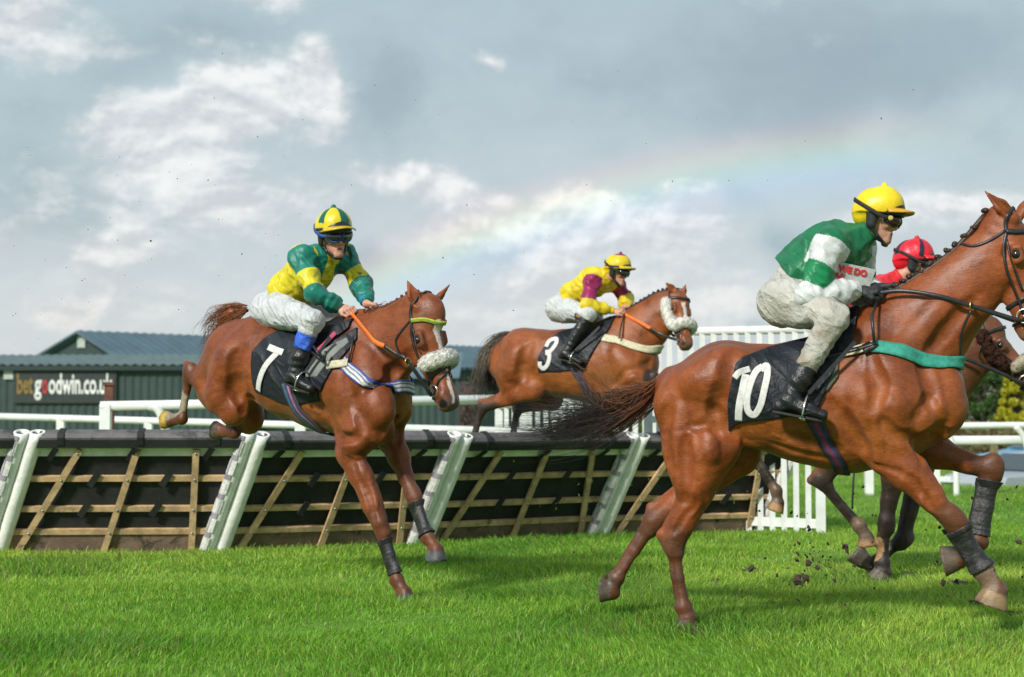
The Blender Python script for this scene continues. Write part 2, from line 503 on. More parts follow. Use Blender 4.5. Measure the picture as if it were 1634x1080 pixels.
def strap(field, pts, width, off=0.004, thick=0.005, cross=5, k=8, taut=6, mesh=None, col=None):
    """a band that lies on the surface of the field"""
    C = crom(pts, k); C, n = field.project(C, off)
    T = np.gradient(C, axis=0); T /= np.maximum(np.linalg.norm(T, axis=1)[:, None], 1e-9)
    S_ = np.cross(n, T); S_ /= np.maximum(np.linalg.norm(S_, axis=1)[:, None], 1e-9)
    us = np.linspace(-.5, .5, cross)
    G = C[:, None, :] + S_[:, None, :] * us[None, :, None] * width
    Q, nn = field.project(G.reshape(-1, 3), off, 3)
    Q = Q.reshape(G.shape); nn = nn.reshape(G.shape)
    if taut:                                # a pulled strap bridges the hollows
        Q0 = Q.copy()
        for _ in range(taut):
            Qs = Q.copy(); Qs[1:-1] = .25 * Q[:-2] + .5 * Q[1:-1] + .25 * Q[2:]
            dn_ = ((Qs - Q0) * nn).sum(-1, keepdims=True); Q = Qs + nn * np.maximum(-dn_, 0)
    V, F = ribbon(Q, None, nn, width, thick)
    cc = None
    if col is not None and callable(col):
        row = np.array([col(x) for x in us]); cc = np.tile(row, (len(C), 1)); cc = np.concatenate([cc, cc])
    elif col is not None: cc = col
    M = mesh or Mesh(); M.add(V, F, cc); return M

def decal(field, fr, strokes, width, lat, off, thick=0.004, res=0.01, tilt=0):
    """flat lettering strokes laid on a side of the body: strokes are photo points"""
    M = Mesh()
    for st in strokes:
        wd = width
        if isinstance(st, tuple): wd, st = st
        P = np.array([fr.J(x, y, lat) for x, y in st]); P = crom(P, 7) if len(P) > 2 else crom(P, 12)
        T = np.gradient(P, axis=0); T[:, 1] = 0; T /= np.linalg.norm(T, axis=1)[:, None]
        S_ = np.stack([-T[:, 2], T[:, 1], T[:, 0]], 1)
        us = np.linspace(-.5, .5, 7)
        G = (P[:, None, :] + S_[:, None, :] * us[None, :, None] * wd).reshape(-1, 3)
        G[:, 1] = -0.7
        Q, ok = field.march(G, np.array([0, 1.0, 0]), off)
        g = field.grad(Q); g /= np.linalg.norm(g, axis=1)[:, None]
        V, F = ribbon(Q.reshape(len(P), 7, 3), None, g.reshape(len(P), 7, 3), wd, thick)
        M.add(V, F)
    return M

def strands(paths, radii, cols, n=3):
    """paths (S, m, 3), radii (S, m), cols (S, m, 3) -> one mesh of tapering hairs"""
    S_, m = paths.shape[:2]
    T = np.gradient(paths, axis=1); T /= np.maximum(np.linalg.norm(T, axis=2)[..., None], 1e-9)
    ref = np.array([0.31, 0.62, 0.72]); u_ = np.cross(T, ref); u_ /= np.maximum(np.linalg.norm(u_, axis=2)[..., None], 1e-9); w_ = np.cross(T, u_)
    V = np.stack([paths + radii[..., None] * (math.cos(a) * u_ + math.sin(a) * w_) for a in np.arange(n) * 2 * math.pi / n], 2)
    Cc = np.repeat(cols[:, :, None, :], n, 2)
    i = np.arange(S_)[:, None, None] * (m * n); j = np.arange(m - 1)[None, :, None] * n; k = np.arange(n)[None, None, :]
    a = i + j + k; b = i + j + (k + 1) % n
    F = np.stack([a, b, b + n, a + n], -1).reshape(-1, 4)
    return V.reshape(-1, 3), F, Cc.reshape(-1, 3)

def paint(P, base, layers):
    c = np.tile(np.array(base, float), (len(P), 1))
    for L in layers:
        if callable(L): c = L(P, c); continue
        a, b, r, soft, colr_ = L
        a = np.array(a, float); b = np.array(b, float); ab = b - a
        t = np.clip(((P - a) @ ab) / max(ab @ ab, 1e-9), 0, 1)
        d = np.linalg.norm(P - a - t[:, None] * ab, axis=1)
        wgt = 1 - smoothstep(r - soft / 2, r + soft / 2, d + 0.012 * snoise(P, 30, 3))
        c = c * (1 - wgt[:, None]) + np.array(colr_) * wgt[:, None]
    return c

def field_obj(name, field, h, mat, parent, paintfn=None, region=None, lo=None, hi=None, off=0.0, **kw):
    if lo is None: lo, hi = field.bounds(0.03 + off)
    D = field.grid(np.array(lo, float), np.array(hi, float), h) - off
    if region is not None:
        n = D.shape
        X_ = (lo[0] + h * np.arange(n[0]))[:, None, None]; Y_ = (lo[1] + h * np.arange(n[1]))[None, :, None]; Z_ = (lo[2] + h * np.arange(n[2]))[None, None, :]
        D = np.maximum(D, region(X_, Y_, Z_)).astype(np.float32)
    V, F = surfnet(D, np.array(lo, float), h)
    col = paintfn(V) if paintfn else None
    return link(name, np_mesh(name, V, F, True, col), mat, parent, **kw)

def prism(poly):
    """signed distance-like region of an x-z polygon (convex or not), for use with field_obj"""
    Pg = np.array(poly, float)
    def f(X_, Y_, Z_):
        x, z = np.broadcast_arrays(X_, Z_)
        x = x[:, 0, :]; z = z[:, 0, :]
        d = np.full(x.shape, 1e9); inside = np.zeros(x.shape, bool)
        for i in range(len(Pg)):
            a, b = Pg[i], Pg[(i + 1) % len(Pg)]
            e = b - a; wx, wz = x - a[0], z - a[1]
            t = np.clip((wx * e[0] + wz * e[1]) / (e @ e), 0, 1)
            d = np.minimum(d, (wx - t * e[0]) ** 2 + (wz - t * e[1]) ** 2)
            c1 = (a[1] > z) != (b[1] > z)
            with np.errstate(divide='ignore', invalid='ignore'):
                xi = a[0] + (z - a[1]) / (b[1] - a[1] if b[1] != a[1] else 1e-9) * e[0]
            inside ^= c1 & (x < xi)
        return np.where(inside, -np.sqrt(d), np.sqrt(d))[:, None, :]
    return f


# ================================================================ materials
MATS = {}
def pmat(name, color=(0.5, 0.5, 0.5), rough=0.6, attr=False, metal=0.0, spec=0.5, var=0.25, vscale=12.0, bump=0.0, bscale=60.0, bstretch=(1, 1, 1),
         coat=0.0, sheen=0.0, spots=None, coords='Object', sss=0.0, bdist=0.01, trans=0.0, rvar=0.0, fold=0.0, fscale=8.0, fdist=.02):
    if name in MATS: return MATS[name]
    m = bpy.data.materials.new(name); m.use_nodes = True; t = NT(m.node_tree); t.n.clear()
    bs = t.new('ShaderNodeBsdfPrincipled'); out = t.new('ShaderNodeOutputMaterial'); t.l.new(bs.outputs[0], out.inputs[0])
    tcn = t.new('ShaderNodeTexCoord'); vec = tcn.outputs[coords]
    if attr:
        a = t.new('ShaderNodeAttribute', attribute_name='Col'); base = a.outputs['Color']
    else:
        base = (*color, 1)
    n_ = t.noise(vec, vscale, 6, 0.6)
    lo_ = t.mix(1.0, base, (1 - var, 1 - var, 1 - var, 1), 'MULTIPLY'); hi_ = t.mix(1.0, base, (1 + var, 1 + var, 1 + var, 1), 'MULTIPLY')
    c = t.mix(t.mapr(n_, 0.3, 0.7), lo_, hi_)
    if spots:                                   # (colour, scale, threshold lo, hi)
        for (sc_, ss, a0, a1) in spots:
            f = t.mapr(t.noise(vec, ss, 3, 0.75, 0.6), a0, a1)
            c = t.mix(f, c, (*sc_, 1))
    t.l.new(c, bs.inputs['Base Color'])
    bs.inputs['Roughness'].default_value = rough
    if rvar: t.l.new(t.mapr(n_, 0.25, 0.75, rough - rvar, rough + rvar), bs.inputs['Roughness'])
    bs.inputs['Metallic'].default_value = metal; bs.inputs['Specular IOR Level'].default_value = spec
    bs.inputs['Coat Weight'].default_value = coat; bs.inputs['Coat Roughness'].default_value = 0.25
    bs.inputs['Sheen Weight'].default_value = sheen
    if sss:
        bs.inputs['Subsurface Weight'].default_value = sss; bs.inputs['Subsurface Radius'].default_value = (0.01, 0.004, 0.002)
        bs.inputs['Subsurface Scale'].default_value = 1.0
    if bump:
        st = t.vm('MULTIPLY', vec, bstretch)
        bn = t.new('ShaderNodeBump'); bn.inputs['Strength'].default_value = bump; bn.inputs['Distance'].default_value = bdist
        t.l.new(t.noise(st, bscale, 5, 0.65), bn.inputs['Height']); t.l.new(bn.outputs[0], bs.inputs['Normal'])
        if fold:                                # creased cloth: soft ridges where the cloth buckles
            hs_ = 0.0; mp = t.new('ShaderNodeMapping'); mp.inputs['Rotation'].default_value = (0, .75, 0); t.l.new(vec, mp.inputs[0]); skew = mp.outputs[0]
            for k_, (fs, off_, am) in enumerate(((fscale, 0, 1.0), (fscale * 2.1, 3.7, .40))):
                q = t.noise(t.vm('ADD', t.vm('MULTIPLY', skew, (2.4, .9, .75)), (off_, off_, 0)), fs, 0, .5, .5)
                q = t.m('POWER', t.m('SUBTRACT', 1.0, t.m('MINIMUM', t.m('MULTIPLY', t.m('ABSOLUTE', t.m('SUBTRACT', q, .5)), 5.0), 1.0)), 1.6)
                hs_ = t.m('ADD', hs_, t.m('MULTIPLY', q, am))
            bf_ = t.new('ShaderNodeBump'); bf_.inputs['Strength'].default_value = fold; bf_.inputs['Distance'].default_value = fdist
            t.l.new(hs_, bf_.inputs['Height']); t.l.new(bf_.outputs[0], bn.inputs['Normal'])
    MATS[name] = m
    return m

M_COAT_OLD = lambda: pmat('horse_coat', attr=True, rough=0.43, spec=0.42, var=0.16, vscale=7.0, bump=0.35, bscale=140, bstretch=(0.25, 1, 1), bdist=0.004, rvar=0.10, sheen=0.0)
def coat_mat():
    m = bpy.data.materials.new('horse_coat'); m.use_nodes = True; t = NT(m.node_tree); t.n.clear()
    bs = t.new('ShaderNodeBsdfPrincipled'); out = t.new('ShaderNodeOutputMaterial'); t.l.new(bs.outputs[0], out.inputs[0])
    vec = t.new('ShaderNodeTexCoord').outputs['Object']; base = t.new('ShaderNodeAttribute', attribute_name='Col').outputs['Color']
    n1 = t.noise(vec, 5, 6, .6, .4); n2 = t.noise(t.vm('MULTIPLY', vec, (.22, 1, .8)), 130, 4, .7); n3 = t.noise(vec, 26, 5, .65, .8)
    c = t.mix(1.0, base, t.ramp(n1, [(.28, (.55, .48, .42)), (.5, (1, 1, 1)), (.70, (1.30, 1.36, 1.35))]), 'MULTIPLY')
    c = t.mix(1.0, c, t.ramp(n2, [(.3, (.72, .70, .68)), (.7, (1.22, 1.25, 1.28))]), 'MULTIPLY')
    c = t.mix(t.mapr(n3, .62, .74, 0, .55), c, (.06, .040, .030, 1))                     # damp mud specks
    c = t.mix(t.mapr(t.noise(vec, 60, 3, .7), .68, .78, 0, .8), c, (.045, .030, .022, 1))
    c = t.mix(t.mapr(t.noise(t.vm('ADD', vec, (4, 2, 1)), 9, 6, .75, .5), .63, .76, 0, .35), c, (.22, .17, .14, 1))   # dried dust
    t.l.new(c, bs.inputs['Base Color'])
    t.l.new(t.mapr(n1, .3, .7, .38, .56), bs.inputs['Roughness']); bs.inputs['Specular IOR Level'].default_value = .40; bs.inputs['Sheen Weight'].default_value = .06; bs.inputs['Sheen Roughness'].default_value = .4
    b1 = t.new('ShaderNodeBump'); b1.inputs['Strength'].default_value = .22; b1.inputs['Distance'].default_value = .03; t.l.new(t.noise(vec, 6, 3, .5, .6), b1.inputs['Height'])
    b2 = t.new('ShaderNodeBump'); b2.inputs['Strength'].default_value = .45; b2.inputs['Distance'].default_value = .004; t.l.new(n2, b2.inputs['Height']); t.l.new(b1.outputs[0], b2.inputs['Normal'])
    b3 = t.new('ShaderNodeBump'); b3.inputs['Strength'].default_value = .16; b3.inputs['Distance'].default_value = .010; t.l.new(n3, b3.inputs['Height']); t.l.new(b2.outputs[0], b3.inputs['Normal'])
    t.l.new(b3.outputs[0], bs.inputs['Normal']); return m
M_COAT = coat_mat()
M_HAIR = pmat('horse_hair', attr=True, rough=0.5, spec=0.4, var=0.2, vscale=30)
M_EYE = pmat('horse_eye', (0.012, 0.008, 0.006), rough=0.06, spec=0.6, coat=0.6, var=0.1)
M_LEATHER = pmat('black_leather', (0.018, 0.018, 0.02), rough=0.38, var=0.3, vscale=25, bump=0.3, bscale=90, bdist=0.003, spots=[((0.10, 0.075, 0.05), 26, 0.66, 0.8)])
M_BLACKCLOTH = pmat('black_cloth', (0.010, 0.013, 0.020), rough=0.5, fold=.4, fscale=2.2, fdist=.03, var=0.25, vscale=9, bump=0.6, bscale=14, bdist=0.02, sheen=0.02, spec=0.35, spots=[((0.05, 0.045, 0.04), 30, 0.7, 0.85)])
M_NUMBER = pmat('white_number', (0.62, 0.61, 0.60), rough=0.7, var=0.12, vscale=40, bump=0.2, bscale=200, spots=[((0.32, 0.28, 0.24), 60, 0.66, 0.82)])
M_RUBBER = pmat('orange_rubber', (0.85, 0.17, 0.02), rough=0.55, var=0.15, vscale=60, bump=0.4, bscale=300, spots=[((0.25, 0.1, 0.03), 60, 0.68, 0.8)])
M_FLEECE = pmat('sheepskin', attr=True, rough=0.95, spec=0.1, var=0.25, vscale=60, bump=1.0, bscale=180, bdist=0.012, spots=[((0.22, 0.18, 0.13), 50, 0.66, 0.8)])
M_METAL = pmat('tack_metal', (0.62, 0.62, 0.60), rough=0.25, metal=1.0, var=0.1)
M_BRASS = pmat('brass', (0.72, 0.5, 0.14), rough=0.3, metal=1.0, var=0.1)
M_BAND = pmat('woven_band', attr=True, rough=0.75, var=0.2, vscale=40, bump=0.4, bscale=220, bdist=0.004, spots=[((0.10, 0.07, 0.05), 22, 0.60, 0.78)])
M_SILK = pmat('racing_silk', attr=True, rough=0.46, spec=0.4, fold=.45, fscale=3.6, fdist=.022, var=0.14, vscale=14, bump=0.22, bscale=18, bdist=0.02, sheen=0.05, spots=[((0.11, 0.075, 0.045), 55, 0.67, 0.76)])
M_CAP = pmat('cap_satin', attr=True, rough=.38, spec=.45, var=.10, vscale=14, bump=.3, bscale=7, bdist=.03, spots=[((.10, .065, .03), 48, .68, .76)])
M_BREECH = pmat('breeches', attr=True, rough=0.55, spec=0.4, fold=.5, fscale=5.5, fdist=.018, var=0.10, vscale=10, bump=0.7, bscale=20, bdist=0.02, spots=[((0.34, 0.29, 0.23), 16, 0.62, 0.80), ((0.15, 0.11, 0.08), 60, 0.68, 0.78)])
M_SKIN = pmat('skin', attr=True, rough=0.5, spec=0.4, var=0.08, vscale=50, sss=0.15, bump=0.2, bscale=200, bdist=0.002, spots=[((0.13, 0.09, 0.06), 110, 0.70, 0.78)])
M_BOOT = pmat('boot_leather', (0.014, 0.015, 0.018), rough=0.3, var=0.3, vscale=20, bump=0.7, bscale=28, bdist=0.012, spots=[((0.12, 0.10, 0.08), 20, 0.60, 0.80)])
M_LENS = pmat('goggle_lens', (0.015, 0.016, 0.018), rough=0.07, spec=0.7, coat=0.6, var=0.1)
M_GLOVE = pmat('glove', (0.018, 0.02, 0.023), rough=0.6, var=0.3, vscale=40, bump=0.5, bscale=120, bdist=0.004, spots=[((0.12, 0.09, 0.06), 60, 0.66, 0.8)])
M_LEGBOOT = pmat('leg_boot', (0.02, 0.02, 0.023), rough=0.42, var=0.4, vscale=20, bump=0.7, bscale=60, bdist=0.008, spots=[((0.13, 0.085, 0.05), 20, 0.56, 0.75)])


# ================================================================ course furniture, sheds, cars, trees
M_WOOD = pmat('batten_wood', (.50, .34, .18), rough=.75, var=.30, vscale=8, bump=.5, bscale=40, bstretch=(1, 1, 1), spots=[((.10, .05, .03), 7, .58, .75), ((.38, .33, .25), 12, .60, .75)])
M_BOARD = pmat('kick_board', (.19, .125, .09), rough=.85, var=.3, vscale=5, bump=.5, bscale=30, spots=[((.05, .035, .025), 5, .5, .72)])
M_RUBBERMAT = pmat('black_matting', (.012, .014, .014), rough=.75, var=.4, vscale=6, bump=.5, bscale=50, spots=[((.06, .055, .045), 35, .68, .78)])
M_PADRAIL = pmat('padded_rail', (.115, .105, .11), rough=.62, var=.25, vscale=6, bump=.4, bscale=30, spots=[((.03, .03, .032), 5, .5, .7)])
M_FOAM = pmat('white_foam', (.80, .80, .77), rough=.55, var=.10, vscale=9, bump=.4, bscale=22, bdist=.015, spots=[((.30, .26, .20), 14, .64, .80)])
M_PVC = pmat('white_rail', (.74, .75, .74), rough=.4, var=.08, vscale=3, spots=[((.42, .42, .34), 3, .60, .78)])
M_WPAINT = pmat('white_paint', (.70, .72, .71), rough=.55, var=.08, vscale=6, spots=[((.25, .20, .14), 30, .68, .80)])
M_BOLT = pmat('galvanised_bolt', (.35, .42, .42), rough=.35, metal=.8)
M_TAPE = pmat('tape', (.62, .62, .60), rough=.45, var=.2, vscale=30, bump=.8, bscale=50, bdist=.01)
M_STEEL = pmat('corrugated_green', (.026, .052, .048), rough=.5, var=.12, vscale=2)
M_ROOFB = pmat('roof_blue', (.09, .145, .18), rough=.45, var=.12, vscale=1.5)
M_ROOFG = pmat('roof_grey', (.13, .18, .18), rough=.6, var=.15, vscale=1.5)

LEAN = np.array([.40, -.34, 1.0])
BP = [at_z(-345, 884), at_z(-12, 879), at_z(342, 877), at_z(668, 866), at_z(951, 852), at_z(1220, 846)]
def hurdle(A, B, lean, label, zt):
    root = bpy.data.objects.new('hurdle', None); COL.objects.link(root); root.location = (A + B) / 2; o = (A + B) / 2
    root.empty_display_size = .2; tag(root, label, 'hurdle', 'hurdle panels standing in a row across the turf')
    L = np.linalg.norm(B - A); d = (B - A) / L; ln = lean * zt; nrm = unit(np.cross(d, ln)); nrm = nrm if nrm[1] < 0 else -nrm
    def pt(s, t, n=0.0): return A + (B - A) * s + ln * t + nrm * n - o
    e = .10 / L; up = unit(ln)
    def slab(name, s0, s1, t0, t1, n0, n1, mat, M=None):
        m_ = M or Mesh(); V = [pt(s, t, n) for n in (n0, n1) for t in (t0, t1) for s in (s0, s1)]
        m_.add(V, [(0, 1, 3, 2), (4, 6, 7, 5), (0, 4, 5, 1), (2, 3, 7, 6), (0, 2, 6, 4), (1, 5, 7, 3)])
        return m_.build(name, mat, root) if M is None else None
    m_ = Mesh()
    for (a, b) in ((.135, .325), (.335, .585), (.595, .80)): slab('', e, 1 - e, a, b, -.045, -.030, None, m_)
    m_.build('matting', M_RUBBERMAT, root)
    slab('white_band', e, 1 - e, .795, .885, -.030, -.012, M_FOAM)
    slab('kick_board', e, 1 - e, -.03, .130, -.050, -.008, M_BOARD)
    # padded top rail
    m_ = Mesh(); a, b = pt(e, .945, -.02), pt(1 - e, .945, -.02); m_.bar(a, b, .15, .115, up, bev=.03); rl = m_.build('padded_top_rail', M_PADRAIL, root)
    slab('rail_skirt', e, 1 - e, .888, .955, .0585, .064, M_RUBBERMAT)
    for s in (.15, .5, .84):
        m_ = Mesh(); m_.bar(pt(s - .014, .945, -.02), pt(s + .014, .945, -.02), .182, .128, up, bev=.03); m_.bar(pt(s - .008, .89, .0655), pt(s - .03, .76, -.006), .05, .006, nrm); m_.build('rubber_tie', M_RUBBERMAT, root)
    for s in (.36, .68):
        for t in (.615, .36): m_ = Mesh(); m_.bar(pt(s, t + .05, .018), pt(s - .02, t - .06, .020), .055, .012, nrm); m_.build('rubber_tie', M_RUBBERMAT, root)
    for t in (.61, .355, .16):
        m_ = Mesh(); m_.bar(pt(e, t, -.010), pt(1 - e, t, -.010), .048, .034, nrm); m_.build('batten', M_WOOD, root)
    bm_ = Mesh()
    for s0, s1 in ((.11, .245), (.50, .50), (.90, .76)):
        m_ = Mesh(); m_.bar(pt(s0, -.02, .020), pt(s1, .86, .020), .055, .026, nrm); m_.build('upright', M_WOOD, root)
        for t in (.61, .355, .16, .83):
            s = s0 + (s1 - s0) * (t + .02) / .88; V, F = sphere(pt(s, t, .036), .011, 8, 5); bm_ = Mesh(); bm_.add(V, F); bm_.build('bolt', M_BOLT, root, True)
    for s, sg in ((0, 1), (1, -1)):                                   # foam-padded end posts, open at the top
        c0, c1 = pt(s, -.03, .0) + d * sg * .064, pt(s, 1.0, .0) + d * sg * .064
        ax = unit(c1 - c0); Lh = np.linalg.norm(c1 - c0); m_ = Mesh(); n = 16; rings = []
        rr = [.067 + .0010 * math.sin(i * 1.7 + s * 3) for i in range(15)]
        u_, w_ = d, unit(np.cross(ax, d)); V = []
        prof = [(t * Lh / 14, rr[t]) for t in range(15)] + [(Lh, .047), (Lh - .10, .047)]
        for t, r0 in prof:
            for k in range(n):
                a = 2 * math.pi * k / n; V.append(c0 + ax * t + r0 * (u_ * math.cos(a) + w_ * math.sin(a) * .95))
        F = [(i * n + k, i * n + (k + 1) % n, (i + 1) * n + (k + 1) % n, (i + 1) * n + k) for i in range(len(prof) - 1) for k in range(n)]
        m_.add(V, F); p = m_.build('padded_post', M_FOAM, root, True)
        m_ = Mesh(); m_.tube([c1 - ax * .034, c1 - ax * .028], .0475, 12); m_.build('post_core', M_RUBBERMAT, p)
        if sg == -1:
            m_ = Mesh()
            for q in range(6):
                t0 = Lh * (.04 + .158 * q); t1 = t0 + Lh * .115; V = []
                for t in (t0, (t0 + t1) / 2, t1):
                    for k in range(5):
                        a = R_(96 + 21 * k) ; r0 = .073 + .003 * math.sin(q * 2.1 + k)
                        dirn = u_ * math.cos(a) - nrm * -abs(math.sin(a)) * 1.0
                        V.append(c0 + ax * t + r0 * (u_ * math.cos(a) + nrm * math.sin(a)))
                m_.add(V, [(i * 5 + k, i * 5 + k + 1, i * 5 + k + 6, i * 5 + k + 5) for i in range(2) for k in range(4)])
            m_.build('foam_patch', M_TAPE, p)
            m_ = Mesh(); V = []
            for t in (Lh * .01, Lh * .5, Lh * .99):
                for k in range(5):
                    a = R_(104 + 17 * k); V.append(c0 + ax * t + .0705 * (u_ * math.cos(a) + nrm * math.sin(a)))
            m_.add(V, [(i * 5 + k, i * 5 + k + 1, i * 5 + k + 6, i * 5 + k + 5) for i in range(2) for k in range(4)]); m_.build('tape_backing', pmat('tape_backing', (.26, .24, .28), rough=.7, bump=.5, bscale=60), p)
        m_ = Mesh(); V, F = tube_geo([c0 + ax * .02, c0 + ax * .05], .064, 12); m_.add(V, F); 
    return root
hl = ['hurdle panel at the far left edge of the row', 'hurdle panel left of the landing horse, in front of the sign', 'hurdle panel behind the forelegs of the number 7 horse',
      'hurdle panel below the horse with the number 3 cloth', 'last hurdle panel of the row, behind the hind legs of the nearest horse']
for i in range(5): hurdle(BP[i], BP[i + 1], LEAN, hl[i], [1.02, 1.02, 1.0, .98, .97][i])

# ---- white running rails
def rail_run(name, label, a, b, r, posts, base, mat=M_PVC, extra=None, group='white running rails', flat=False):
    root = bpy.data.objects.new(name, None); COL.objects.link(root); root.location = (a[0], a[1], 0); o = np.array([a[0], a[1], 0]); tag(root, label, 'rail', group)
    m_ = Mesh()
    if flat: m_.bar(a - o, b - o, r, r * 1.6, (0, 0, 1), bev=r * .3)
    else: m_.tube([a - o, (a + b) / 2 - o, b - o], r, 12)
    m_.build('rail_tube', mat, root, True)
    for t, kind in posts:
        p = a + (b - a) * t - o; m_ = Mesh(); zb = ground_h(*(p + o)[:2]) - .05
        if kind == 'curved':
            m_.tube(crom([p + [-.03, -.02, -.01], p + [.10, 0, -.18], p + [.17, 0, -.50], np.array([p[0] + .18, p[1], zb])], 5), .045, 10)
        elif kind == 'brace':
            m_.tube(crom([p, p + [.18, 0, -.18], np.array([p[0] + .42, p[1], zb])], 5), .05, 10)
        else: m_.box((p[0] - .06, p[1] - .05, zb), (p[0] + .06, p[1] + .05, p[2] + .02))
        m_.build('rail_post', mat, root, kind != 'square')
    return root
def ground_h(x, y): return -.62 * float(smoothstep(27.5, 33, np.array(y)))
rail_run('running_rail', 'white tubular rail with a square end post behind the left hurdle panels', at(160, 648, 18.6), at(850, 636, 19.6), .055, [(.012, 'square'), (.105, 'brace'), (.45, 'square'), (.98, 'square')], 0)
rail_run('running_rail', 'thin far white rail running low along the green shed', at(-120, 661, 27), at(880, 690, 22.5), .055, [(t, 'square') for t in (.1, .25, .4, .55, .7, .85, 1.0)], 0)
rail_run('running_rail', 'upper white rail in front of the parked cars at the right', at(1340, 681, 24), at(1800, 677, 24), .05, [(.36, 'curved'), (.615, 'curved'), (.9, 'curved')], 0)
rail_run('running_rail', 'lower wide white rail in front of the parked cars at the right', at(1340, 704, 24.6), at(1800, 701, 24.6), .085, [(.1, 'square'), (.33, 'square')], 0, flat=True)
m_ = Mesh(); p = at(1586, 706, 25.5); m_.box((-.05, -.05, 0), (.05, .05, p[2] + .02)); o_ = m_.build('wooden_post', pmat('old_post', (.20, .17, .08), rough=.9, var=.3), label='short mossy wooden post behind the right-hand rails', cat='post'); o_.location = (p[0], p[1], 0)
m_ = Mesh(); p = at(175, 611, 20.5); m_.box((-.055, -.05, 0), (.055, .05, p[2])); m_.box((-.075, -.07, p[2] - .03), (.075, .07, p[2] + .01))
o_ = m_.build('rusty_post', pmat('rusty_steel', (.13, .055, .035), rough=.85, var=.3, vscale=8), label='rust brown upright post in front of the advertising sign', cat='post'); o_.location = (p[0], p[1], 0)
# ---- slatted white wing beside the hurdles
def wing(name, label, a, b, za, zb, n, sw=.055):
    root = bpy.data.objects.new(name, None); COL.objects.link(root); o = np.array([a[0], a[1], 0.]); root.location = o; tag(root, label, 'fence', 'white slatted wing panels')
    a = a - o; b = b - o; a[2] = 0; b[2] = 0; d = unit(b - a); A1, B1 = a + [0, 0, za], b + [0, 0, zb]
    m_ = Mesh(); m_.tube([A1 - d * .03, B1 + d * .03], .045, 10); m_.build('top_rail', M_PVC, root, True)
    m_ = Mesh(); m_.bar(a + [0, 0, .10], b + [0, 0, .10], .05, .09); m_.build('bottom_rail', M_WPAINT, root)
    m_ = Mesh(); m_.bar(a + [0, 0, za * .55], b + [0, 0, zb * .55], .03, .07); m_.build('middle_rail', M_WPAINT, root)
    for i in range(n):
        t = i / (n - 1); p = a + (b - a) * t; z = za + (zb - za) * t; m_ = Mesh(); off = np.array([0, -.03, 0]); m_.bar(p + off + [0, 0, -.02], p + off + [0, 0, z - .03], sw if 0 < i < n - 1 else sw * 1.7, .022, (0, 1, 0)); m_.build('slat', M_WPAINT, root)
wing('wing_fence', 'tall white slatted wing beside the last hurdle, behind the rump of the nearest horse', at_z(1309, 852), at(1034, 700, 17.3), 2.02, 2.05, 16)
wing('wing_fence', 'lower white slatted wing seen under the belly of the number 3 horse', at(1045, 700, 18.5), at(796, 700, 21.5), 1.45, 1.30, 19, .06)

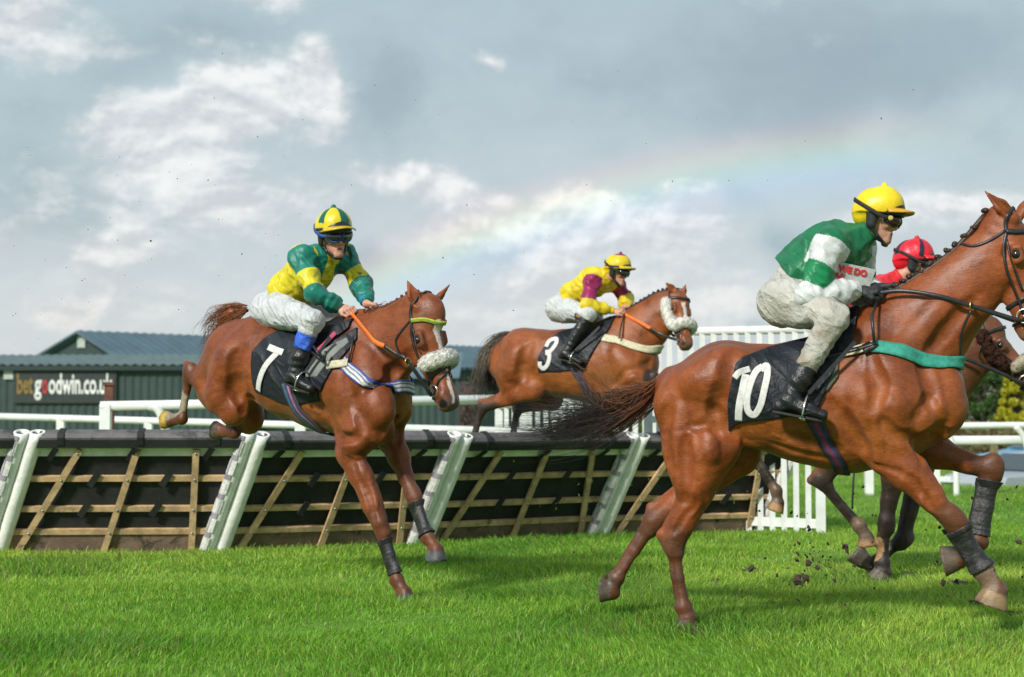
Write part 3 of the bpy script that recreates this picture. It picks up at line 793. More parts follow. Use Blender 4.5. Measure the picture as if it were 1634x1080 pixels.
# ---- the green sheds
def corr(x0, x1, z0, z1, pitch, depth, y=0.0):
    n = int((x1 - x0) / pitch * 4); V = []; F = []
    for i in range(n + 1):
        x = x0 + (x1 - x0) * i / n; yy = y - depth * (1 if (i % 4) in (1, 2) else 0); V += [(x, yy, z0), (x, yy, z1)]
    for i in range(n): F.append((2 * i, 2 * i + 2, 2 * i + 3, 2 * i + 1))
    return V, F
def shed():
    Y = 54.0; zb = -.62
    root = bpy.data.objects.new('green_shed', None); COL.objects.link(root); c = at(200, 600, Y); root.location = (c[0], Y, zb); o = np.array([c[0], Y, zb])
    tag(root, 'long low green corrugated shed with the advertising sign on its wall', 'building')
    X = lambda px, yy=Y: at(px, 600, yy)[0] - o[0]
    Zp = lambda py, yy=Y: at(0, py, yy)[2] - o[2]
    xa, xb = X(-260), X(412); ze = Zp(583)
    m_ = Mesh(); V, F = corr(xa, xb, 0, ze, .26, .022); m_.add(V, F); m_.box((xa, .02, 0), (xb, 8, ze)); m_.build('wall', M_STEEL, root)
    m_ = Mesh(); rise = Zp(567, Y + 5) - ze
    n = int((xb - xa) / .3)
    V = []; F = []
    for i in range(n * 4 + 1):
        x = xa - .2 + (xb - xa + .4) * i / (n * 4); dz = .04 if (i % 4) in (1, 2) else 0; V += [(x, -.16, ze + dz), (x, 5.0, ze + rise + dz), (x, 8.3, ze + rise * .2 + dz)]
    for i in range(n * 4): F += [(3 * i, 3 * i + 3, 3 * i + 4, 3 * i + 1), (3 * i + 1, 3 * i + 4, 3 * i + 5, 3 * i + 2)]
    m_.add(V, F); m_.build('roof', M_ROOFG, root)
    m_ = Mesh(); m_.box((xa, -.24, ze - .17), (xb + .2, -.05, ze - .012)); m_.build('gutter', pmat('gutter', (.012, .03, .03), rough=.5), root)
    m_ = Mesh(); m_.box((X(7), -.09, Zp(605)), (X(22), -.045, Zp(586))); m_.build('vent', pmat('vent_white', (.42, .48, .44), rough=.6), root)
    # the sign
    m_ = Mesh(); m_.box((X(24), -.12, Zp(643)), (X(187), -.05, Zp(587))); sg = m_.build('sign_board', pmat('sign_board', (.020, .030, .030), rough=.6), root)
    W_ = pmat('sign_white', (.72, .72, .72), rough=.6); G_ = pmat('sign_gold', (.22, .14, .03), rough=.6); Rr = pmat('sign_red', (.50, .03, .03), rough=.6)
    yb = -.125; zl = Zp(627.5); sz = .93
    for s, x0, x1, mt in (('bet', 28.5, 55, G_), ('g', 57.5, 68.5, W_), ('o', 69.5, 78, Rr), ('odwin.co.uk', 79.5, 182, W_)):
        put_text(s, sz, (X(x0), yb, zl), (1, 0, 0), (0, 0, 1), mt, sg, bold=.022, ext=.012, fit=X(x1) - X(x0))
    # lower end of the range
    root2 = bpy.data.objects.new('green_shed', None); COL.objects.link(root2); root2.location = (c[0], Y + 2, zb); tag(root2, 'lower green shed behind the chest of the number 7 horse with a pale blue roof', 'building')
    Y2 = Y + 2; xa, xb = X(412, Y2), X(724, Y2); ze = Zp(604, Y2)
    m_ = Mesh(); V, F = corr(xa + 1.0, xb, 0, ze, .26, .022); m_.add(V, F); m_.box((xa + .95, .02, 0), (xb, 7, ze)); m_.build('wall', M_STEEL, root2)
    m_ = Mesh(); m_.box((xa, -.03, 0), (xa + .93, 7, ze)); m_.build('wall_end', pmat('shed_grey', (.13, .15, .15), rough=.8), root2)
    m_ = Mesh(); m_.add([(xa, -.3, ze), (xb + .2, -.3, ze), (xb + .2, 4.5, ze + 1.0), (xa, 4.5, ze + 1.0), (xa, -.3, ze + .08), (xb + .2, -.3, ze + .08), (xb + .2, 4.5, ze + 1.08), (xa, 4.5, ze + 1.08)],
        [(0, 1, 2, 3), (4, 7, 6, 5), (0, 4, 5, 1), (1, 5, 6, 2), (2, 6, 7, 3), (3, 7, 4, 0)]); m_.build('roof', M_ROOFB, root2)
    m_ = Mesh(); m_.box((xb - .12, -.1, 0), (xb + .06, -.045, ze)); m_.build('corner_trim', pmat('gutter', (.012, .03, .03)), root2)
    # gabled block behind
    Y3 = 70.0; root3 = bpy.data.objects.new('gabled_barn', None); COL.objects.link(root3); c3 = at(135, 600, Y3); root3.location = (c3[0], Y3, zb)
    tag(root3, 'gabled dark green barn with a pale blue metal roof rising behind the long shed', 'building')
    P_ = lambda px, py, dy=0: np.array([at(px, py, Y3 + dy)[0] - c3[0], dy, at(px, py, Y3 + dy)[2] - zb])
    L0, AP, R0 = P_(82, 564), P_(135, 532), P_(188, 566)
    dv = np.array([19.0, 17.0, 0]); wall = [np.array([L0[0], 0, 0]), np.array([R0[0], 0, 0]), R0, AP, L0]
    m_ = Mesh(); m_.add(wall + [w_ + dv for w_ in wall], [(0, 1, 2, 3, 4), (9, 8, 7, 6, 5), (1, 6, 7, 2), (0, 4, 9, 5)]); m_.build('wall', M_STEEL, root3)
    for nm, Ea, Eb in (('roof', AP, R0), ('roof', AP, L0)):
        sl = unit(Eb - AP); over = sl * .5; m_ = Mesh(); n = 60; V = []; F = []
        fr0 = -unit(dv) * .4
        for i in range(n * 2 + 1):
            q = fr0 + (dv + unit(dv) * .8) * i / (n * 2); dz = .10 + (.05 if i % 2 else 0); V += [Ea + q + [0, 0, dz], Eb + over + q + [0, 0, dz], Ea + q + [0, 0, dz - .1], Eb + over + q + [0, 0, dz - .1]]
        for i in range(n * 2): F += [(4 * i, 4 * i + 4, 4 * i + 5, 4 * i + 1), (4 * i + 2, 4 * i + 3, 4 * i + 7, 4 * i + 6)]
        F += [(0, 1, 3, 2)]; m_.add(V, F); rf = m_.build(nm, M_ROOFB, root3)
        if Eb is R0:
            m_ = Mesh(); nn_ = unit(np.cross(dv, sl)); nn_ = nn_ if nn_[2] > 0 else -nn_
            for t0 in (.42,): 
                a = AP + sl * .9 + dv * t0 + nn_ * .22; b = a + dv * .16; c_ = b + sl * 1.7; d_ = a + sl * 1.7
                m_.add([a, b, c_, d_, a - nn_ * .05, b - nn_ * .05, c_ - nn_ * .05, d_ - nn_ * .05], [(0, 1, 2, 3), (7, 6, 5, 4), (0, 4, 5, 1), (1, 5, 6, 2), (2, 6, 7, 3), (3, 7, 4, 0)])
            m_.build('skylight', pmat('skylight', (.40, .47, .48), rough=.4), rf)
    m_ = Mesh(); q = P_(130, 546); m_.box((q[0] - .17, -.06, q[2] - .24), (q[0] + .17, -.012, q[2] + .24)); m_.build('vent', pmat('vent_white', (.42, .48, .44)), root3)

shed()

# ---- parked cars
def car(px, Y, rz, paint_, label, L=4.3, hs=1.0):
    root = bpy.data.objects.new('parked_car', None); COL.objects.link(root); p = at(px, 700, Y); root.location = (p[0], Y, -.62); root.rotation_euler = (0, 0, R_(rz)); tag(root, label, 'car', 'cars parked beyond the rails'); root.scale = (1, 1, hs)
    prof = [(-2.15, .35), (-2.17, .62), (-2.08, .82), (-1.25, .95), (-.55, 1.38), (.1, 1.46), (.95, 1.42), (1.65, 1.02), (2.05, .95), (2.15, .62), (2.12, .35)]
    cs = [(x * L / 4.3, z) for x, z in prof]
    w_ = [.80, .84, .84, .80, .60, .58, .60, .76, .82, .84, .80]
    m_ = Mesh(); V = []; n = len(cs)
    for sgn in (-1, 1): V += [(x, sgn * hw, z) for (x, z), hw in zip(cs, w_)]
    for sgn in (-1, 1): V += [(x, sgn * .86, min(z, .80)) for (x, z) in cs]
    F = [(i, i + 1, n + i + 1, n + i) for i in range(n - 1)]
    F += [(2 * n + i, 2 * n + i + 1, i + 1, i) for i in range(n - 1)] + [(n + i, n + i + 1, 3 * n + i + 1, 3 * n + i) for i in range(n - 1)]
    for b in (2, 3): F.append(tuple(b * n + i for i in range(n))); 
    m_.add(V, F); m_.build('body', pmat('car_paint_' + label.split()[0], paint_, rough=.28, coat=.6, var=.06, metal=.3), root)
    g = pmat('car_glass', (.03, .045, .05), rough=.08, spec=.8); m_ = Mesh()
    sd = [(-1.05, 1.0), (-.5, 1.33), (.1, 1.40), (.9, 1.36), (1.45, 1.03)]
    for sgn in (-1, 1):
        V = [(x * L / 4.3, sgn * (.795 - (z - .95) * .45), z) for x, z in sd]; m_.add(V, [tuple(range(5))] if sgn < 0 else [tuple(range(5))[::-1]])
    m_.build('side_window', g, root)
    m_ = Mesh(); m_.add([(-1.24, -.70, .975), (-1.24, .70, .975), (-.60, .57, 1.385), (-.60, -.57, 1.385)], [(0, 1, 2, 3)]); m_.build('windscreen', g, root)
    for sgn in (-1, 1):
        m_ = Mesh(); m_.box((-2.16, sgn * .62 - .16, .64), (-2.02, sgn * .62 + .16, .78)); m_.build('headlight', pmat('lamp_glass', (.75, .78, .8), rough=.15), root)
    m_ = Mesh(); m_.box((-2.19, -.26, .42), (-2.165, .26, .53)); m_.build('number_plate', pmat('plate', (.8, .8, .78)), root)
    for x in (-1.35, 1.35):
        for sgn in (-1, 1):
            m_ = Mesh(); m_.tube([(x, sgn * .66, .32), (x, sgn * .88, .32)], .32, 20); wl_ = m_.build('wheel', pmat('tyre', (.02, .02, .02), rough=.85), root, False)
            m_ = Mesh(); m_.tube([(x, sgn * .86, .32), (x, sgn * .89, .32)], .20, 14); m_.build('rim', pmat('rim', (.5, .5, .5), rough=.3, metal=.8), wl_)
car(1712, 37.5, 8, (.03, .28, .52), 'blue car parked behind the silver one at the right edge', 4.3, 1.12)
car(1668, 33.6, 28, (.42, .45, .50), 'silver car parked behind the right-hand rails', 4.0, .76)
car(775, 48, 30, (.55, .58, .60), 'white car parked far off under the number 3 horse')

# ---- trees and bushes
def leaf_mat(name, c1, c2):
    m = bpy.data.materials.new(name); m.use_nodes = True; t = NT(m.node_tree); t.n.clear()
    geo = t.new('ShaderNodeNewGeometry'); f = t.noise(geo.outputs['Position'], 1.3, 4, .6)
    r_ = t.mapr(t.m('ADD', t.m('MULTIPLY', geo.outputs['Random Per Island'], .55), t.m('MULTIPLY', f, .6)), .25, .85)
    c = t.mix(r_, (*c1, 1), (*c2, 1)); d = t.new('ShaderNodeBsdfPrincipled'); t.l.new(c, d.inputs['Base Color']); d.inputs['Roughness'].default_value = .7
    tr = t.new('ShaderNodeBsdfTranslucent'); t.l.new(c, tr.inputs[0]); ms = t.new('ShaderNodeMixShader'); ms.inputs[0].default_value = .3
    t.l.new(d.outputs[0], ms.inputs[1]); t.l.new(tr.outputs[0], ms.inputs[2]); o = t.new('ShaderNodeOutputMaterial'); t.l.new(ms.outputs[0], o.inputs[0]); return m
M_BARK = pmat('bark', (.09, .07, .055), rough=.95, var=.3)
def tree(px, Y, ztop, wid, mat, label, seed=0, conical=False, n=9000, leaf=.16, zlow=.2, bare=False, name='tree'):
    r = np.random.default_rng(seed); p = at(px, 700, Y); root = bpy.data.objects.new(name, None); COL.objects.link(root); root.location = (p[0], Y, -.62); tag(root, label, 'tree' if name == 'tree' else 'bush', 'trees and bushes beyond the course')
    H = ztop + .62; m_ = Mesh(); m_.tube([(0, 0, 0), (.1, 0, H * .4), (0, .1, H * .85)], [wid * .05 + .08, wid * .035 + .05, .03], 8); tips = []
    for i in range(26 if bare else 12):
        a = r.uniform(0, 6.28); z0 = H * r.uniform(.12, .6); z1 = min(H * .97, z0 + H * r.uniform(.15, .45)); rr = wid * r.uniform(.3, .85) * (1.05 - z1 / H if conical else 1)
        e = np.array([rr * math.cos(a), rr * math.sin(a), z1]); mid = np.array([rr * .45 * math.cos(a), rr * .45 * math.sin(a), (z0 + z1) / 2 - .1]); m_.tube(crom([(0, 0, z0), mid, e], 3), np.linspace(.05 + wid * .01, .015, 7), 5); tips.append(e)
        if bare:
            for k in range(9):
                q = mid + (e - mid) * r.uniform(0, 1); m_.tube([q, q + r.normal(size=3) * wid * .12 + [0, 0, wid * .12], q + r.normal(size=3) * wid * .22 + [0, 0, wid * .25]], [.02, .012, .006], 4)
    m_.build('trunk', M_BARK if not bare else mat, root, True)
    k = 60; cen = []
    for i in range(k):
        z = H * r.uniform(zlow, .93); prof = (1.02 - z / H) * 1.3 if conical else math.sqrt(max(.05, 1 - ((z / H - .5) / .52) ** 2)); a = r.uniform(0, 6.28); q = math.sqrt(r.uniform(.1, 1)) * prof * wid * .8; cen.append((q * math.cos(a), q * math.sin(a), z, (.12 + .18 * r.uniform()) * wid * (.6 if conical else 1)))
    cen = np.array(cen); ci = r.integers(0, k, n); o_ = r.normal(size=(n, 3)); o_ /= np.linalg.norm(o_, axis=1)[:, None]; o_ *= r.uniform(.35, 1.05, n)[:, None] ** .5
    P = cen[ci, :3] + o_ * cen[ci, 3:4] * [1, 1, .85]; P[:, 2] = np.clip(P[:, 2], .05, H)
    a = r.normal(size=(n, 3)); a /= np.linalg.norm(a, axis=1)[:, None]; b = np.cross(a, r.normal(size=(n, 3))); b /= np.linalg.norm(b, axis=1)[:, None]; s = leaf * r.uniform(.5, 1.3, n)[:, None]
    V = np.stack([P - a * s * .5, P + b * s * .28, P + a * s * .5, P - b * s * .28], 1).reshape(-1, 3); F = np.arange(n * 4).reshape(-1, 4)
    link('crown', np_mesh('crown', V, F, False), mat, root)
G1 = leaf_mat('leaf_dark', (.03, .07, .016), (.08, .16, .03)); G2 = leaf_mat('leaf_yellow', (.24, .27, .012), (.62, .56, .03)); G3 = leaf_mat('leaf_mid', (.04, .08, .015), (.12, .17, .03))
G4 = leaf_mat('twig_pink', (.13, .08, .07), (.24, .17, .15)); G5 = leaf_mat('twig_tan', (.16, .13, .06), (.30, .24, .12))
tree(1572, 75, 3.9, 1.6, G1, 'dark green tree beyond the cars, left of the yellow bush', 1, n=9000)
tree(1540, 82, 3.2, 1.5, G3, 'mid green tree just left of the dark green one beyond the cars', 2, n=7000)
tree(1622, 62, 3.2, 1.35, G2, 'bright yellow green conifer bush beyond the parked cars', 3, True, n=20000, leaf=.13)
tree(1650, 66, 4.2, 1.3, G1, 'tall dark conifer at the right edge of the photograph', 4, True, n=7000)
tree(1600, 84, 4.3, 1.6, G3, 'rounded green tree behind the yellow bush', 5, n=8000)
for i, (px, w_) in enumerate(((1500, 1.6), (1545, 1.6), (1590, 1.5), (1460, 1.7), (1425, 1.7))): tree(px, 58, .95 + .12 * (i % 2), w_, G5, ['tan brown hedge bush behind the horse chest', 'tan hedge bush under the mid green tree', 'low tan hedge bush below the yellow conifer', 'brown hedge bush hidden behind the nearest horse', 'leftmost tan hedge bush behind the nearest horse'][i], 10 + i, n=4500, leaf=.13, zlow=.1, name='bush')
tree(758, 95, 4.2, 2.2, G4, 'leafless pinkish brown tree between the two far horses', 20, n=5000, leaf=.13, bare=True)
tree(738, 80, 3.0, 1.4, G4, 'smaller leafless brown tree beside the end of the green shed', 21, n=3500, leaf=.12, bare=True)
tree(800, 90, 2.4, 2.2, G4, 'leafless brown bushy tree behind the tail of the number 3 horse', 22, n=4500, leaf=.13, bare=True)
tree(745, 60, .80, 1.3, G2, 'low yellow green bush at the end of the shed', 23, n=3500, leaf=.12, zlow=.1, name='bush')
tree(785, 62, .75, 1.5, G3, 'low green bush behind the hind legs of the number 3 horse', 24, n=3500, leaf=.12, zlow=.1, name='bush')
tree(840, 64, .8, 1.6, G5, 'low tan bush right of the far white car', 25, n=3500, leaf=.12, zlow=.1, name='bush')
tree(62, 90, 5.0, 1.1, G1, 'small dark tree showing above the roof of the long shed', 26, n=4000, leaf=.2)
tree(1100, 70, 1.3, 1.9, G3, 'green bush beyond the white wing', 27, n=4000, leaf=.14, name='bush')
tree(30, 95, 5.0, .7, G1, 'thin dark tree left of the small one above the long shed', 28, n=2000, leaf=.2)
tree(1330, 66, 1.0, 2.0, G5, 'tan bush seen under the girth of the nearest horse', 29, n=4000, leaf=.14, name='bush')
for i in range(14): tree(-700 + 240 * i, 150 + 12 * (i % 3), 3.2 + .8 * ((i * 7) % 3), 5.5, G3 if i % 2 else G1, 'distant green tree in the hedgerow far beyond the course', 60 + i, n=1500, leaf=.5, zlow=.1)
for i, px in enumerate((920, 980, 1040, 1180, 1250)): tree(px, 68, 1.15, 2.0, G3, ['green hedge bush behind the number 3 saddle', 'green hedge bush behind the number 3 chest', 'green hedge bush left of the tall wing', 'green hedge bush right of the tall wing', 'green hedge bush behind the number 10 cloth'][i], 40 + i, n=2500, leaf=.15, name='bush')


# ================================================================ ground and grass
def turf_mat():
    m = bpy.data.materials.new('turf_soil'); m.use_nodes = True; t = NT(m.node_tree); t.n.clear()
    bs = t.new('ShaderNodeBsdfPrincipled'); out = t.new('ShaderNodeOutputMaterial'); t.l.new(bs.outputs[0], out.inputs[0])
    geo = t.new('ShaderNodeNewGeometry'); vec = geo.outputs['Position']
    n1 = t.noise(vec, 0.6, 5, .6); n2 = t.noise(vec, 9, 6, .7); n3 = t.noise(t.vm('MULTIPLY', vec, (1, .25, 1)), 60, 4, .7)
    c = t.mix(t.mapr(n2, .3, .7), (0.07, 0.16, 0.02, 1), (0.16, 0.31, 0.04, 1))
    c = t.mix(t.mapr(n3, .3, .75), c, (0.16, 0.29, 0.045, 1))
    c = t.mix(t.mapr(n1, .45, .75, 0, .4), c, (0.085, 0.12, 0.028, 1))
    t.l.new(c, bs.inputs['Base Color']); bs.inputs['Roughness'].default_value = .9; bs.inputs['Specular IOR Level'].default_value = .15
    bn = t.new('ShaderNodeBump'); bn.inputs['Strength'].default_value = .8; bn.inputs['Distance'].default_value = .03
    t.l.new(n3, bn.inputs['Height']); t.l.new(bn.outputs[0], bs.inputs['Normal'])
    return m
M_TURF = turf_mat()
def ground_z(x, y):
    return 0.012 * np.sin(x * 2.1 + 1.3 * np.sin(y * .9)) + 0.010 * np.sin(y * 2.7 + x * .8) - 0.01
def build_ground():
    xs = np.concatenate([[-900, -300, -100, -40, -20], np.linspace(-12, 12, 121), [20, 40, 100, 300, 900]])
    ys = np.concatenate([[-60, -10, 0, 3], np.linspace(5, 24, 96), [26, 27.5, 28.5, 29.5, 30.5, 31.5, 33, 36, 40, 60, 100, 200, 500, 1500]])
    XX, YY = np.meshgrid(xs, ys, indexing='ij')
    f = (np.abs(XX) <= 12) & (YY >= 5) & (YY <= 24)
    ZZ = np.where(f, ground_z(XX, YY), 0) - .62 * smoothstep(27.5, 33, YY)
    V = np.stack([XX, YY, ZZ], -1).reshape(-1, 3); n = len(ys)
    i, j = np.meshgrid(np.arange(len(xs) - 1), np.arange(n - 1), indexing='ij'); a = (i * n + j).ravel()
    F = np.stack([a, a + n, a + n + 1, a + 1], 1)
    link('ground', np_mesh('ground', V, F, True), M_TURF, kind='structure')
build_ground()

M_GRASS = None
def grass_mat():
    m = bpy.data.materials.new('grass_blades'); m.use_nodes = True; t = NT(m.node_tree); t.n.clear()
    a = t.new('ShaderNodeAttribute', attribute_name='Col').outputs['Color']
    d = t.new('ShaderNodeBsdfPrincipled'); t.l.new(a, d.inputs['Base Color']); d.inputs['Roughness'].default_value = .45; d.inputs['Specular IOR Level'].default_value = .35
    tr = t.new('ShaderNodeBsdfTranslucent'); t.l.new(t.mix(1.0, a, (1.3, 1.5, .6, 1), 'MULTIPLY'), tr.inputs[0])
    ms = t.new('ShaderNodeMixShader'); ms.inputs[0].default_value = .35; t.l.new(d.outputs[0], ms.inputs[1]); t.l.new(tr.outputs[0], ms.inputs[2])
    out = t.new('ShaderNodeOutputMaterial'); t.l.new(ms.outputs[0], out.inputs[0])
    return m
DIVOTS = [(*at_z(px, py)[:2], rr) for px, py, rr in ((1272, 932, .10), (1300, 905, .09), (1195, 912, .07), (1335, 905, .08), (1408, 925, .13), (1450, 910, .08), (1530, 930, .10), (1570, 960, .10), (1100, 1006, .09), (978, 962, .10), (1140, 930, .05), (1620, 985, .08), (648, 950, .06), (905, 985, .04), (1230, 960, .05), (1490, 960, .06))]
def build_grass():
    r = np.random.default_rng(11)
    def zone(n, y0, y1, margin, wid, hmin, hmax, pw=1.0):
        # uniform over the ground between y0 and y1, inside the view and a bit to each side
        y = np.sqrt(r.uniform(y0 ** 2, y1 ** 2, n)); x = r.uniform(-1, 1, n) * (y * .325 + margin)
        return x, y, np.full(n, wid), r.uniform(hmin, hmax, n)
    zs = [zone(430000, 5.2, 11.5, 1.7, .0042, .03, .075), zone(270000, 11.5, 18, 1.8, .0056, .03, .075), zone(110000, 18, 32, 3, .008, .04, .08), zone(50000, 32, 60, 6, .018, .06, .12)]
    x, y, w_, h = [np.concatenate(q) for q in zip(*zs)]
    n = len(x)
    P2 = np.stack([x, y, 0 * x], 1)
    tuft = snoise(P2, 2.2, 40); fine = snoise(P2, 9, 41); big = snoise(P2, .55, 42)
    h = h * (1 + .30 * tuft + .22 * fine).clip(.35, 1.9); h = np.where(r.uniform(0, 1, n) < .08, h * 1.25, h * .82)
    bare = np.zeros(n)                                    # turf torn up where the hooves struck
    for bx, by, br in DIVOTS: bare = np.maximum(bare, 1 - smoothstep(br * .5, br * 1.2, np.hypot(x - bx, (y - by) * .8) + .05 * fine))
    keep = r.uniform(0, 1, n) < (1.0 + .25 * tuft) * (1 - .93 * bare)
    x, y, w_, h, tuft, fine, big = [q[keep] for q in (x, y, w_, h, tuft, fine, big)]; n = len(x)
    z = np.where((np.abs(x) <= 12) & (y < 24), ground_z(x, y), 0) - .62 * smoothstep(27.5, 33, y)
    a = r.uniform(0, 6.283, n); la = a + r.normal(0, .9, n)
    lean = h * r.uniform(.15, .95, n)
    # neighbouring blades lean alike
    gx, gy = snoise(np.stack([x, y, 0 * x], 1), 3.0, 43), snoise(np.stack([x, y, 0 * x], 1), 3.0, 44)
    dx = np.cos(la) * lean + gx * h * .35; dy = np.sin(la) * lean + gy * h * .25
    sx, sy = np.cos(a + 1.57), np.sin(a + 1.57)
    base = np.stack([x, y, z - .01], 1)
    S_ = np.stack([sx, sy, 0 * sx], 1)
    m1 = base + np.stack([dx * .28, dy * .28, h * .55], 1)
    tip = base + np.stack([dx, dy, h * (1 - .18 * (lean / h) ** 2)], 1)
    ww = (w_ * r.uniform(.6, 1.3, n))[:, None]
    V = np.stack([base - S_ * ww * .5, base + S_ * ww * .5, m1 + S_ * ww * .45, m1 - S_ * ww * .45, tip], 1).reshape(-1, 3)
    i = np.arange(n)[:, None] * 5
    Q = i + np.array([[0, 1, 2, 3]]); T = i + np.array([[3, 2, 4]])
    g = np.array([0.150, 0.320, 0.030]); yl = np.array([0.36, 0.46, 0.075]); dk = np.array([0.06, 0.180, 0.018]); straw = np.array([0.27, 0.21, 0.085])
    f1 = (.42 + .42 * big + .24 * fine + r.normal(0, .38, n)).clip(0, 1)[:, None]
    c = g * (1 - f1) + yl * f1
    f2 = (smoothstep(.0, .8, tuft) * .85 * r.uniform(.3, 1, n))[:, None]; c = c * (1 - f2) + dk * f2; c = c * r.uniform(.55, 1.6, n)[:, None]
    s = r.uniform(0, 1, n) < .05; c[s] = straw * r.uniform(.5, 1.1, s.sum())[:, None]
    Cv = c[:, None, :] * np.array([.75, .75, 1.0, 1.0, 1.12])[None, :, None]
    me = bpy.data.meshes.new('grass')
    me.vertices.add(len(V)); me.vertices.foreach_set('co', V.astype(np.float32).ravel())
    lp = np.concatenate([Q, T], 1).astype(np.int32).ravel()
    me.loops.add(len(lp)); me.loops.foreach_set('vertex_index', lp)
    me.polygons.add(2 * n)
    ls = (np.arange(n)[:, None] * 7 + np.array([[0, 4]])).ravel(); lt = np.tile([4, 3], n)
    me.polygons.foreach_set('loop_start', ls.astype(np.int32)); me.polygons.foreach_set('loop_total', lt.astype(np.int32))
    me.polygons.foreach_set('use_smooth', np.ones(2 * n, bool))
    me.update()
    at_ = me.color_attributes.new('Col', 'FLOAT_COLOR', 'POINT'); cc = np.ones((len(V), 4), np.float32); cc[:, :3] = Cv.reshape(-1, 3); at_.data.foreach_set('color', cc.ravel())
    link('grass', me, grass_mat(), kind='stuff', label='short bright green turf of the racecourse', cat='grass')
build_grass()
def divots():
    r = np.random.default_rng(77)
    for bx, by, br in DIVOTS:
        n = 18; V = [(0, 0, .012)]; F = []
        for q, rr in ((.45, .016), (.8, .008), (1.0, -.02)):
            for i in range(n):
                a = i * 6.2832 / n; k = br * q * (1 + .25 * math.sin(a * 3 + bx * 9) + .15 * r.normal()); V.append((k * math.cos(a), k * 1.15 * math.sin(a), rr + .008 * r.normal() * (q < 1)))
        F = [(0, 1 + i, 1 + (i + 1) % n) for i in range(n)] + [(1 + l * n + i, 1 + (l + 1) * n + i, 1 + (l + 1) * n + (i + 1) % n, 1 + l * n + (i + 1) % n) for l in (0, 1) for i in range(n)]
        m_ = Mesh(); m_.add(V, F); o = m_.build('divot', M_SOIL, None, True, label='bare muddy divot torn in the turf under the horses', cat='divot', group='muddy divots torn in the turf'); o.location = (bx, by, float(ground_z(bx, by)))
M_SOIL = pmat('torn_soil', (.055, .038, .024), rough=.95, var=.4, vscale=30, bump=1.0, bscale=40, bdist=.02, spots=[((.06, .10, .02), 25, .55, .65)])
divots()


# ================================================================ horses
def basis(x, zhint):
    x = unit(x); z = np.array(zhint, float); z = unit(z - x * (z @ x)); y = np.cross(z, x)
    return np.array([x, y, z])            # rows

def palm(d):                               # palmar direction of a lower leg that points along d
    return unit(np.array([d[2], 0, -d[0]]))

def leg_lower(P, K, F_, C_, hind, sc=1.0, hoof_rot=40):
    d = unit(F_ - K); p = palm(d); f = sc
    A = lambda *a, **k: P.append(Prim(*a, **k))
    if not hind:
        A(K - d * .03 * f, K + d * .035 * f, .044 * f, .039 * f, .86, k=.03)
        A(K - p * .016 * f - d * .012 * f, K - p * .020 * f + d * .022 * f, .034 * f, .030 * f, 1.05, k=.012)
        A(K + p * .024 * f, K + p * .022 * f + d * .04 * f, .024 * f, .018 * f, .8, k=.02)
    M = (K + F_) / 2
    A(K, M, .033 * f, .0245 * f, .80, k=.015); A(M, F_, .0245 * f, .031 * f, .82, k=.015)
    A(K + p * .030 * f + d * .05 * f, F_ + p * .024 * f, .0165 * f, .019 * f, .7, k=.008)
    A(F_, None, .039 * f, sa=.85, k=.02); A(F_ + p * .024 * f, None, .026 * f, sa=.9, k=.02)
    pd = unit(C_ - F_); pp = palm(pd)
    A(F_, C_, .033 * f, .036 * f, .92, k=.02)
    A(F_ + pp * .02 * f, C_ + pp * .02 * f, .022 * f, .026 * f, .9, k=.02)
    a = R_(hoof_rot); n = unit(pd * math.cos(a) + pp * math.sin(a)); tdir = unit(np.cross(n, [0, 1, 0])); tdir = tdir if tdir @ pp < 0 else -tdir
    sole = C_ + n * .068 * f
    A(C_ + n * .004, sole + tdir * .010 * f + n * .03, .042 * f, .058 * f, .95, k=.012, plane=(sole, n))
    A(C_ - tdir * .03 * f + n * .01, sole - tdir * .035 * f, .028 * f, .036 * f, 1.2, k=.015, plane=(sole, n))
    return dict(K=K, F=F_, C=C_, n=n, sole=sole, d=d, p=p, t=tdir)

